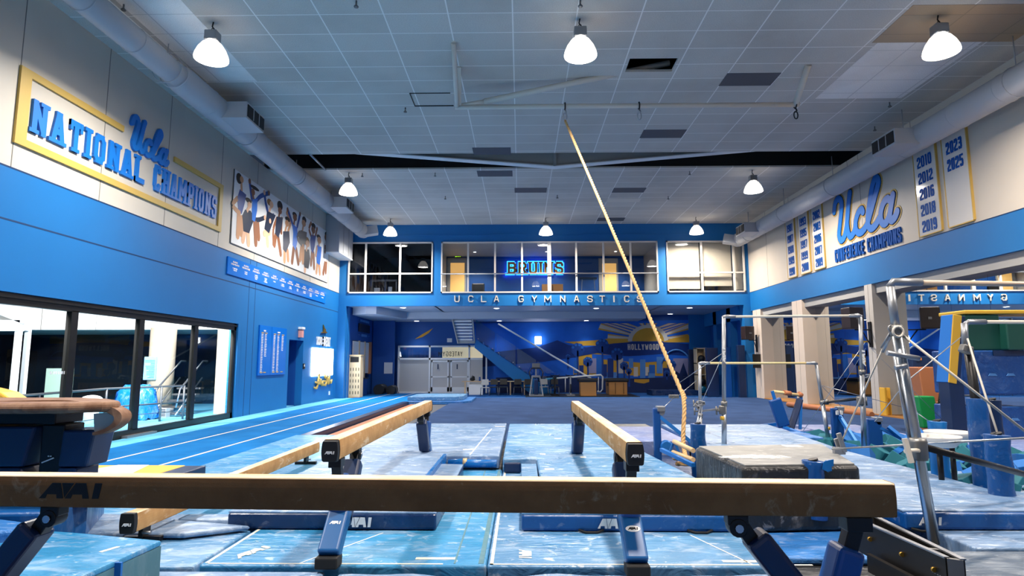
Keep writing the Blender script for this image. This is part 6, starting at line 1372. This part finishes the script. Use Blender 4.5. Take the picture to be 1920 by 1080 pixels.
for x, y, c_ in ((1357, 660, 'L'), (1619, 665, 'R')):
    p = at(x, y, y=YH-.05); b = B(); aai(b, (p.x+.03, YH-.045, p.z-.2), (0, 0, 1), (-1, 0, 0), .28, .05, .002); b.build('mark', 'white', t)
# cables
tb1 = at(1262, 772, y=12.6)          # tension block left
cL = hL.lerp(Vector((hLb.x, YH, hLb.z)), .3)
cable(t, cL+Vector((-.03, 0, 0)), at(1267, 722, y=12.3)); cable(t, (lLb.x-.03, YLw, 1.45), at(1268, 745, y=12.3)); cable(t, at(1264, 745, y=12.2), at(1238, 770, y=12.0))
cable(t, cL, at(1314, 757, y=11.2)); cable(t, at(1314, 757, y=11.2), at(1306, 795, y=8.9)); cable(t, at(1318, 757, y=11.2), at(1312, 795, y=8.9)); cable(t, (lLb.x, YLw, 1.0), at(1309, 795, y=8.95))
b = B(); p = at(1263, 745, y=12.25); b.box(p.x-.09, p.x+.1, p.y-.05, p.y+.05, p.z-.02, p.z+.05); b.build('tension_buckle', 'dull_steel', t, bev=.01)
b = B(); p = at(1311, 762, y=10.8); [b.obox(p+Vector((dx, 0, dz)), .11, .05, .05, (0, r_, 0)) for dx, dz, r_ in ((-.04, 0, .5), (.05, .03, -.5), (0, -.05, .9), (.04, .07, .2))]; b.build('tension_buckle', 'galv', t, bev=.006)
cR = at(1622, 642, y=YH); cable(t, cR, at(1506, 808, y=12.0)); cable(t, at(1632, 652, y=YH), at(1780, 800, y=12.4), .004); cable(t, cR+Vector((0, 0, -.1)), at(1570, 740, y=14), .004)
cable(t, at(1538, 722, y=YLw), at(1725, 772, y=13.2)); cable(t, at(1541, 724, y=YLw), at(1580, 765, y=13)); 
# near set
t2 = thing('uneven_bars', 'set of uneven bars with cables, nearer one cut by the right edge', 'uneven bars', (5, 6, .45))
pH = at(1669, 538, y=5.5); pHb = at(1752, 1019, z=.28)
b = B(); m_ = at(1680, 618, y=5.48)
b.tube([pHb, m_], .046, 18); o = b.build('upright', 'steel', t2); b = B(); b.tube([m_, pH], .036, 16); b.build('inner_tube', 'galv', o); b = B(); b.lathe(m_-Vector((0, 0, .06)), [(.055, 0), (.06, .03), (.06, .07), (.05, .1)], 16); b.build('collar', 'dull_steel', o)
for px_, py_ in ((1700, 700),):
    pass
b = B(); q = m_.lerp(pHb, .0); dv = (pHb-m_).normalized(); b.tube([m_+Vector((-.05, 0, -.05))+dv*.15, m_+Vector((-.055, 0, 0))+dv*1.15], .014, 8); b.build('height_scale', 'steel', o)
b = B(); b.tube([pH+Vector((-.0, 0, .0)), pH+Vector((.03, 0, .045)), pH+Vector((.28, 0, .04))], [.036, .036, .034], 14); b.build('rail_fitting', 'galv', t2)
b = B(); b.tube([pH+Vector((.22, 0, .04)), pH+Vector((2.25, 0, .0))], .024, 14); b.build('rail', 'wood_rail', t2) if 'wood_rail' in M else (mat('wood_rail', '#cdb6a0', .4), b.build('rail', 'wood_rail', t2))
b = B()
p = at(1690, 668, y=5.45); b.tube([p+Vector((-.14, -.03, .03)), p+Vector((.14, -.02, -.02))], .022, 10); b.tube([at(1680, 690, y=5.42)+Vector((-.02, -.02, 0)), at(1690, 685, y=5.42)+Vector((.03, -.02, 0))], .02, 10); b.build('lock_handle', 'galv', t2)
p = at(1722, 842, y=5.35); b = B(); b.lathe(p-Vector((0, 0, .09)), [(.065, 0), (.07, .02), (.07, .15), (.062, .18)], 16); b.build('clamp', 'dull_steel', t2)
b = B(); b.tube([at(1698, 846, y=5.25), at(1722, 845, y=5.3)], .02, 8); b.bar(at(1696, 822, y=5.22), at(1709, 868, y=5.2), .035, .03); b.build('clamp_lever', 'offwhite', t2)
xs_ = at(1920, 890, y=6.4)
b = B(); b.tube([p+Vector((.04, 0, .02)), at(1935, 893, y=6.2)], .03, 12); b.build('spacer_bar', 'black_steel', t2)
# low upright with tape, its rail
pl_ = at(1808, 606, y=7.3); plb = at(1830, 748, y=7.3)
b = B(); b.tube([(plb.x, 7.3, .3), (plb.x, 7.3, 1.25), (pl_.x+.02, 7.3, at(1810, 650, y=7.3).z)], .05, 12); b.build('wrapped_upright', 'black_steel', t2)
b = B(); b.tube([at(1810, 650, y=7.3), pl_], .036, 12); b.build('inner_tube', 'galv', t2)
b = B(); b.tube([pl_+Vector((0, 0, -.02)), pl_+Vector((.05, 0, .015)), pl_+Vector((.25, 0, .015))], .03, 12); b.build('rail_fitting', 'galv', t2)
b = B(); b.tube([pl_+Vector((.2, 0, .015)), pl_+Vector((2.2, 0, .0))], .022, 12); b.build('rail', 'offwhite', t2)
b = B(); b.obox(at(1811, 655, y=7.25), .12, .1, .1, (0, .4, 0)); b.build('clamp', 'dull_steel', t2, bev=.02)
cc = m_+Vector((0, 0, -.05))
cable(t2, at(1688, 625, y=5.45), at(1925, 811, y=5.2), .011, 'offwhite'); cable(t2, at(1673, 622, y=5.48), at(1655, 660, y=5.6), .014); cable(t2, at(1655, 655, y=5.6), at(1578, 828, y=7.0), .008, 'offwhite')
b = B(); [b.tube([a_, c_], .008, 6) for a_, c_ in ((at(1671, 620, y=5.47), at(1652, 652, y=5.58)), (at(1676, 622, y=5.47), at(1658, 655, y=5.58)))]; b.tube([at(1672, 616, y=5.47)+Vector((.03*math.cos(k*.785), 0, .03*math.sin(k*.785))) for k in range(8)], .008, 6, closed=True); b.build('shackle', 'galv', t2)
b = B(); b.tube([at(1684, 622, y=5.42)+Vector((.045*math.cos(k*.5236), 0, .045*math.sin(k*.5236))) for k in range(12)], .012, 6, closed=True); b.build('shackle', 'offwhite', t2)
cable(t2, at(1560, 842, y=6.9), at(1925, 821, y=5.0), .009); cable(t2, at(1802, 632, y=7.28), at(1700, 715, y=6.0), .006); cable(t2, at(1700, 715, y=6.0), at(1640, 790, y=7.5), .005)
cable(t2, at(1814, 635, y=7.25), at(1871, 815, y=6.6), .011, 'offwhite'); cable(t2, at(1700, 760, y=5.6), at(1745, 792, y=9), .006)
b = B(); [b.bar(at(x0, y0, y=6.98+dy), at(x1, y1, y=6.98+dy), .05, .03) for x0, y0, x1, y1, dy in ((1572, 812, 1584, 848, 0), (1567, 822, 1578, 852, .05))]; b.obox(at(1573, 845, y=7.0), .12, .06, .08); b.build('tension_buckle', 'galv', t2, bev=.006)
cable(t2, at(1570, 850, y=7.0), at(1535, 870, y=6.7), .005); cable(t2, at(1573, 850, y=7.0), at(1540, 872, y=6.7), .005)
# padded floor anchors: blue vinyl posts
def post(name, px, py0, py1, Y, wpx, lab, mm='vinyl_post', n=18, tilt=0, zb=None):
    a, c = at(px, py0, y=Y), at(px, py1, y=Y); r_ = wpx/2*Y*1.0/1150; z0 = c.z if zb is None else zb
    t = thing(name, lab, 'padded post', (a.x, Y, z0)); b = B()
    P_ = []
    K = 7
    for k in range(K+1):
        f = k/K; P_.append((a.x+tilt*(1-f)+.006*math.sin(k*2.1), Y, z0+(a.z-z0)*f))
    b.tube(P_, [r_*(1+.05*math.sin(k*1.9)) for k in range(K+1)], n); b.build('vinyl_sleeve', mm, t, bev=.006)
    b = B(); b.tube([P_[-1], (a.x, Y, a.z+.02)], r_*.45, 10); b.build('inner_post', 'black_steel', t)
    return t
post('padded_post', 1308, 795, 890, 8.9, 27, 'padded blue post left of the grey mat, gathering thin cables', zb=.2)
post('padded_post', 1524, 864, 1060, 6.3, 38, 'padded blue post rising between the grey mat and the front beam', 'vinyl_post', zb=.28)
t = post('padded_post', 1868, 815, 930, 6.6, 40, 'padded blue post at the right edge with a cable running in', 'vinyl_post', zb=.3)
post('padded_post', 1831, 747, 900, 7.3, 34, 'tall blue padded post under the tape-wrapped upright', 'vinyl_post', zb=.2)
post('padded_post', 1860, 750, 905, 7.9, 26, 'dark blue padded post just behind the tall one', 'pad_navy', zb=.2)
post('padded_post', 1756, 790, 880, 8.3, 30, 'short padded post behind the white chalk bowls', 'pad_bright', zb=.2)
b = B(); q = at(1540, 872, y=6.25)
for s in range(4): b.prism([(q.x-.02+s*.03, q.z-.03), (q.x+.04+s*.03, q.z-.06), (q.x+.02+s*.04, q.z+.05), (q.x+s*.02, q.z+.04)], (0, 6.2+s*.03, 0), (1, 0, 0), (0, 0, 1), 0, .01)
tag(b.build('sleeve_flap', 'pad_bright'), 'loose blue vinyl flaps at the top of the post beside the grey mat', 'vinyl flap')
# A-frame floor anchors
def anchor(lab, base, h, leanx, Y, wd=.12, brace=(.6, 0), mm='blue_steel'):
    t = thing('bar_anchor', lab, 'anchor frame', (base.x, base.y, base.z)); p = Vector(base)
    top_ = p+Vector((leanx, 0, h)); b = B(); b.bar(p, top_, wd, .1); b.build('padded_mast', 'pad_blue', t, bev=.02)
    b = B(); b.bar(top_-Vector((-.03, 0, .12)), p+Vector((brace[0], brace[1], .02)), .07, .05, (0, 1, 0)); b.build('brace', mm, t)
    b = B(); b.lathe(top_+Vector((.07, -.05, -.06)), [(.05, 0), (.05, .1)], 14, 'y'); b.box(top_.x, top_.x+.12, top_.y-.08, top_.y+.08, top_.z-.05, top_.z+.03); b.build('winch', 'galv', t, bev=.01)
    return t
a = at(1233, 842, y=9.6); e = at(1235, 765, y=9.6)
t = anchor('blue steel anchor with slanted brace behind the right beam end', Vector((a.x, 9.6, .15)), e.z-.15, .0, 9.6, .11, (1.0, -.4))
b = B(); b.lathe((a.x+.12, 9.5, .55), [(.07, 0), (.09, .02), (.09, .09), (.07, .11)], 18, 'y'); b.build('winch_wheel', 'blue_steel', t)
# tan rollers on a blue frame under the rope
t = thing('roller_frame', 'blue frame with two pale wooden rollers at the foot of the rope', 'frame', (2.5, 8.6, .16))
for (x0, y0), (x1, y1) in (((1264, 828), (1300, 845)), ((1262, 848), (1300, 862))):
    b = B(); b.tube([at(x0, y0, y=8.9), at(x1, y1, y=8.3)], .032, 12); b.build('roller', 'wood_pale', t)
b = B(); b.bar(at(1264, 826, y=8.95), at(1255, 850, y=8.95), .03, .03); b.bar(at(1240, 843, y=9.0), at(1300, 872, y=8.2), .05, .05); b.bar(at(1264, 826, y=8.95), at(1278, 862, y=8.7), .03, .03); b.build('frame_bars', 'blue_steel', t)
# stall bar trainer standing on the carpet (two padded arms with a wrapped rail)
t = thing('padded_trestle', 'blue padded V-trestle with a wrapped pale bar on the carpet', 'trestle', at(1480, 800, y=14.3))
Yt = 14.3
b = B(); b.bar(at(1452, 748, y=Yt), at(1470, 800, y=Yt), .28, .1); b.build('padded_arm', 'pad_blue', t, bev=.03)
b = B(); b.bar(at(1500, 748, y=Yt+.3), at(1482, 806, y=Yt+.1), .14, .12); b.build('padded_arm', 'pad_navy', t, bev=.03)
b = B(); b.bar(at(1448, 733, y=Yt), at(1453, 750, y=Yt), .06, .05); b.bar(at(1502, 740, y=Yt+.3), at(1500, 805, y=Yt+.2), .06, .05); b.build('steel_post', 'blue_steel', t)
b = B(); b.tube([at(1450, 734, y=Yt), at(1500, 741, y=Yt+.3)], .035, 12); b.build('rail', 'bar_wood', t)
b = B(); b.tube([at(1470, 736, y=Yt+.1), at(1482, 738, y=Yt+.15)], .055, 12); b.tube([at(1497, 738, y=Yt+.28), at(1503, 742, y=Yt+.3)], .06, 12); b.build('leather_wrap', 'tan_foam', t)
b = B(); b.bar(at(1404, 801, y=Yt+.2), at(1458, 795, y=Yt+.2), .07, .05); b.bar(at(1438, 814, y=Yt-.6), at(1545, 811, y=Yt-.6), .07, .05); b.bar(at(1458, 797, y=Yt+.2), at(1500, 812, y=Yt-.5), .1, .05); b.build('floor_rail', 'blue_steel', t)
tag(B().box(at(1476, 822, y=11.9).x, at(1545, 822, y=11.9).x, 11.9, 12.9, .1, at(1476, 820, y=11.9).z).build('foam_step', 'vinyl_mid', bev=.02), 'low blue box mat between the trestle and the far low bar', 'mat')
# other anchors in the pit
a = at(1573, 840, y=12.3); e = at(1573, 765, y=12.3); t = anchor('blue padded anchor with a small white winch, between the far uprights', Vector((a.x, 12.3, .1)), e.z-.1, 0, 12.3, .22, (.0, -.9))
b = B(); [b.box(a.x-.07+k*.08, a.x-.03+k*.08, 12.16, 12.2, e.z-.12, e.z-.04) for k in range(2)]; b.build('winch_buttons', 'white', t)
a = at(1643, 865, y=10.9); e = at(1643, 785, y=10.9); t = anchor('wide blue padded anchor right of the far bars, brace going right', Vector((a.x, 10.9, .05)), e.z-.05, 0, 10.9, .24, (1.2, -.3))
b = B(); b.bar(at(1650, 868, y=10.6), at(1720, 822, y=10.9), .09, .07); b.bar(at(1665, 800, y=10.8), at(1718, 842, y=10.6), .06, .05); b.build('cross_brace', 'blue_steel', t)
# white chalk bowls
for k, (px_, py_, Y, wpx) in enumerate(((1754, 819, 7.4, 80), (1778, 811, 7.9, 76))):
    c = at(px_, py_, y=Y); r_ = wpx/2*Y/1150
    t = thing('chalk_bowl', ['white chalk bowl on a stand, nearer of the two', 'white chalk bowl on a stand, half behind the other'][k], 'chalk bowl', (c.x, Y, .2))
    b = B(); b.lathe((c.x, Y, c.z), [(r_*.35, -.12), (r_*.75, -.105), (r_*.97, -.04), (r_, .0), (r_*1.01, .015), (r_*.95, .015), (r_*.9, -.02), (r_*.6, -.06), (.02, -.07)], 32, cap=False); b.lathe((c.x, Y, c.z), [(r_*.35, -.1201), (.01, -.1202)], 32, cap=False); b.build('bowl', 'white_plastic', t)
    b = B(); b.tube([(c.x+.03, Y, .2), (c.x+.03, Y, c.z-.11)], .03, 10); b.build('stand_pole', 'black_steel', t); b = B(); b.lathe((c.x+.03, Y, .2), [(.16, 0), (.16, .02)], 16); b.build('stand_foot', 'black_steel', t)
    b = B(); b.obox((c.x+.05, Y-.02, c.z-.05), .10, .05, .03, (0, 0, .3)); tag(b.build('chalk_block', 'white'), ['small dark-edged chalk block in the nearer bowl', 'small chalk block in the farther bowl'][k], 'chalk')
# ------------------------------------------------------------------ stacked mats by the mirror
def blockat(name, px0, px1, py0, py1, Y, depth, mm, lab, cat='mat', bev=.03, tilt=0, zb=None):
    a, c = at(px0, py0, y=Y), at(px1, py1, y=Y); z0 = max(.09, c.z) if zb is None else zb
    b = B(); k = tilt*(a.z-z0)
    b.hexa([(a.x-k, Y, z0), (c.x-k, Y, z0), (c.x-k, Y+depth, z0), (a.x-k, Y+depth, z0), (a.x, Y, a.z), (c.x, Y, a.z), (c.x, Y+depth, a.z), (a.x, Y+depth, a.z)])
    return tag(b.build(name, mm, bev=bev, segs=3), lab, cat)
vinyl('stack_blue', '#083f80', '#0b4b90', .08, .4, .6); mat('stack_navy', '#0a2850', .4)
s1 = blockat('stacked_mat', 1801, 1935, 657, 760, 12.6, .9, 'stack_blue', 'upper thick blue mat of the pile at the right edge', zb=1.16)
s2 = blockat('stacked_mat', 1806, 1935, 762, 838, 12.6, .9, 'stack_blue', 'lower thick blue mat of the pile at the right edge', zb=.29)
for s_, z0, z1 in ((s1, 1.16, at(1801, 657, y=12.6).z), (s2, .29, 1.14)):
    org = ORG[s_.name]; b = B(); xs0 = at(1806, 700, y=12.6).x
    for k in range(4): x = xs0+.12+k*.36; zz = z0+(z1-z0)*.42; b.prism([(x, zz), (x+.18, zz), (x+.14, zz+.05), (x+.04, zz+.05)], (0, 12.585, 0), (1, 0, 0), (0, 0, 1), 0, .012)
    b.box(xs0+1.35, xs0+1.365, 12.58, 12.6, z0+.02, z1-.02); b.build('handle_loop', 'mur_light', s_)
b = B(); b.box(xs0+.62, xs0+1.28, 12.575, 12.59, at(1850, 667, y=12.6).z, at(1850, 659, y=12.6).z+.02); b.build('zip_flap', 'stack_navy', s1)
Y = 12.2; t = thing('folding_mat', 'tall leaning mat with a blue face and yellow edge beside the mirror', 'mat', (at(1787, 700, y=Y).x, Y, .29))
yl = [at(x, y, y=Y) for x, y in ((1779, 717), (1794, 720), (1804, 592), (1788, 589))]; nv = [at(x, y, y=Y) for x, y in ((1794, 720), (1801, 722), (1811, 594), (1804, 592))]
b = B(); b.prism([(p.x, p.z) for p in yl], (0, Y, 0), (1, 0, 0), (0, 0, 1), -.03, 0); b.build('yellow_edge', 'yellow', t, bev=.008)
b = B(); b.prism([(p.x, p.z) for p in yl], (0, Y+.03, 0), (1, 0, 0), (0, 0, 1), -.34, 0); b.build('blue_face', 'sign_blue', t, bev=.01)
b = B(); b.prism([(p.x, p.z) for p in nv], (0, Y+.01, 0), (1, 0, 0), (0, 0, 1), -.34, 0); b.build('navy_section', 'stack_navy', t, bev=.008)
b = B(); q = yl[0]; b.box(q.x+.02, q.x+.3, Y+.02, Y+.34, .29, q.z+.0); b.build('support_block', 'stack_navy', t, bev=.01)
for i, (x0, x1, y0, y1, Y, mm, lab) in enumerate(((1808, 1880, 590, 656, 13.4, 'dark_green', 'dark green block on top of the blue mat pile, left'), (1886, 1935, 603, 656, 13.2, 'dark_green', 'dark green block on top of the blue mat pile, at the right edge'))):
    blockat('green_block', x0, x1, y0, y1, Y-.75, .6, mm, lab, 'block', zb=at(1801, 657, y=12.6).z+.003)
q = at(1806, 590, y=12.65); tag(B().box(q.x, q.x+2.2, 12.6, 13.4, q.z+.01, q.z+.09).build('folding_mat', 'yellow', bev=.02), 'flat yellow mat lying over the dark green blocks', 'mat')
blockat('leaning_mat', 1710, 1770, 668, 780, 15.4, .3, 'stack_navy', 'dark blue mat with an orange handle leaning left of the brown block')
p = at(1721, 673, y=15.38); b = B(); b.box(p.x-.05, p.x+.08, 15.36, 15.39, p.z-.03, p.z+.03); b.build('orange_handle', 'orange_tape', bpy.data.objects['leaning_mat'])
blockat('brown_block', 1722, 1768, 688, 792, 14.9, .5, 'tan_foam', 'tall brown trapezoid vault block beside the green one', 'block', tilt=-.08, zb=.09)
blockat('green_wedge', 1721, 1758, 743, 803, 14.3, .3, 'green', 'bright green trapezoid block in front of the brown one', 'block', tilt=-.1)
blockat('brown_block', 1782, 1808, 755, 808, 13.9, .5, 'tan_foam', 'short brown block right of the coil-spring board', 'block', zb=.09)
t = thing('springboard', 'black springboard standing on end showing its coil springs', 'springboard', (at(1772, 800, y=14.2).x, 14.2, .1))
b = B(); b.bar(at(1778, 712, y=14.25), at(1766, 806, y=14.25), .3, .06, (1, 0, 0)); b.build('board', 'black_rubber', t)
b = B()
for k in range(16):
    f = k/16; p = at(1772-8*f, 722+80*f, y=14.18); b.tube([p+Vector((-.09, 0, 0)), p+Vector((.04, 0, .012))], .011, 5)
b.build('spring_coils', 'dull_steel', t)
b = B(); b.bar(at(1790, 715, y=14.1), at(1774, 806, y=14.1), .05, .05); b.build('side_rail', 'stack_navy', t)
for k, px_ in enumerate((1662, 1672)):
    a, c = at(px_-(4 if k == 0 else 2), 727, y=20.2), at(px_+(4 if k == 0 else 3), 783, y=20.2); b = B(); b.box(a.x, c.x, 20.2+.05*k, 20.5, .08, a.z); tag(b.build('yellow_pad', 'yellow', bev=.015), ['wide yellow strip pad leaning on the third column', 'narrow yellow strip pad beside the wide one at the third column'][k], 'pad')
# foam floor tubes along the mirror, speakers, screen
b = B(); b.tube([at(1478, 758, y=24.5), at(1635, 778, y=20.3)], .10, 12); tag(b.build('floor_tube', 'tan_foam'), 'long tan tube lying on the carpet before the columns', 'tube')
def speaker(px0, px1, py0, py1, Y, rz, lab):
    a, c = at(px0, py0, y=Y), at(px1, py1, y=Y); cx_, cz_ = (a.x+c.x)/2, (a.z+c.z)/2; w_, h_ = c.x-a.x, a.z-c.z
    t = thing('loudspeaker', lab, 'loudspeaker', (cx_, Y, cz_-h_/2), 'loudspeakers on the columns')
    b = B(); ca, sa = math.cos(rz), math.sin(rz)
    P_ = [(-w_/2, -.25), (w_/2, -.25), (w_/2*.6, .25), (-w_/2*.6, .25)]; P_ = [(cx_+x*ca-y*sa, Y+x*sa+y*ca) for x, y in P_]
    b.slab(P_, cz_-h_/2, cz_+h_/2); cb = b.build('cabinet', 'speaker_brown', t, bev=.03)
    b = B(); n_ = Vector((sa, -ca, 0)); f0 = Vector((cx_, Y, cz_))+n_*.252; b.box(f0.x-.08, f0.x+.08, f0.y-.01, f0.y, cz_-.05, cz_+.03); b.build('badge', 'dull_steel', t)
    b = B(); b.bar((cx_+.1, Y, cz_-h_/2-.02), (XR-.02, Y+.15, cz_-h_/2-.02), .04, .04); b.bar((cx_+.35, Y+.05, cz_-h_/2-.03), (XR-.02, Y+.2, cz_-h_/2-.55), .03, .03); b.box(XR-.05, XR-.005, Y+.1, Y+.25, cz_-h_/2-.6, cz_-h_/2+.25); b.build('bracket', 'black_steel', t)
mat('speaker_brown', '#2e2220', .35)
speaker(1389, 1411, 612, 637, 30.6, .3, 'black loudspeaker on a bracket at the farthest column'); speaker(1578, 1614, 577, 617, 20.6, .3, 'black loudspeaker on a bracket at the third column')
a, c = at(1412, 664, y=30.4), at(1430, 690, y=30.4); t = thing('wall_monitor', 'flat black monitor on the farthest column', 'monitor', (c.x, 30.4, c.z)); b = B(); b.box(a.x-.0, c.x, 30.40, 30.5, c.z, a.z); b.build('screen', 'black_plastic', t, bev=.01); b = B(); b.box(c.x-.1, XR+.05, 30.5, 30.6, (a.z+c.z)/2-.1, (a.z+c.z)/2+.1); b.build('arm', 'black_steel', t)
# steel bar base at the bottom right: long open channel with springs
t = thing('steel_base', 'open black steel channel base with springs at the bottom right', 'steel base', (2.9, 4.6, .28))
p0, p1 = at(1602, 976, z=.62), at(1790, 1052, z=.62)
A_, B2 = at(1596, 968, z=.60), at(1775, 1046, z=.60); C2, D2 = at(1640, 968, z=.60), at(1806, 1050, z=.60)
def wall(b, p, q, z0, z1, th): b.bar((p.x, p.y, (z0+z1)/2), (q.x, q.y, (z0+z1)/2), z1-z0, th, (0, 0, 1))
b = B(); wall(b, A_, B2, .36, .60, .02); b.build('side_plate', 'steel_dark', t) if 'steel_dark' in M else (mat('steel_dark', '#2b2826', .4, .6), b.build('side_plate', 'steel_dark', t))
b = B(); wall(b, C2, D2, .36, .60, .02); b.build('side_plate', 'steel_dark', t)
b = B(); wall(b, A_, B2, .597, .607, .035); wall(b, C2, D2, .597, .607, .035); b.build('top_lip', 'galv', t)
for qa, qb, zz in ((A_, C2, .36), (B2, D2, .36), (A_.lerp(B2, .8), C2.lerp(D2, .8), .56)):
    b = B(); wall(b, qa, qb, zz, .6, .03); b.build('end_plate', 'dull_steel', t)
b = B(); pl = [(A_.x, A_.y), (B2.x, B2.y), (D2.x, D2.y), (C2.x, C2.y)]; b.slab(pl, .36, .38); b.build('channel_floor', 'dark', t)
b = B()
for k in range(6):
    f = .84+k*.022; q = A_.lerp(B2, f).lerp(C2.lerp(D2, f), .5); b.tube([(q.x-.05, q.y, .47), (q.x+.05, q.y, .55)], .008, 6)
b.build('springs', 'galv', t)
off = Vector((.02, -.12, 0)); b = B(); wall(b, A_+Vector((-.05, -.3, 0)), B2+Vector((-.05, -.33, 0)), .28, .40, .02); wall(b, A_+Vector((-.05, -.3, 0)), B2+Vector((-.05, -.33, 0)), .40, .41, .035); b.build('lower_plate', 'steel_dark', t)
for f in (.25, .6, .9): b = B(); q = A_.lerp(B2, f); b.lathe((q.x-.02, q.y-.0, .5), [(.016, -.015), (.016, 0)], 12, 'y'); b.build('bolt_head', 'brass', t)
mslab('landing_mat', 'vinyl_mid', rect(1.98, 3.40, 5.45, 6.35), .105, .165, 'low blue mat in the gap before the grey crash mat')
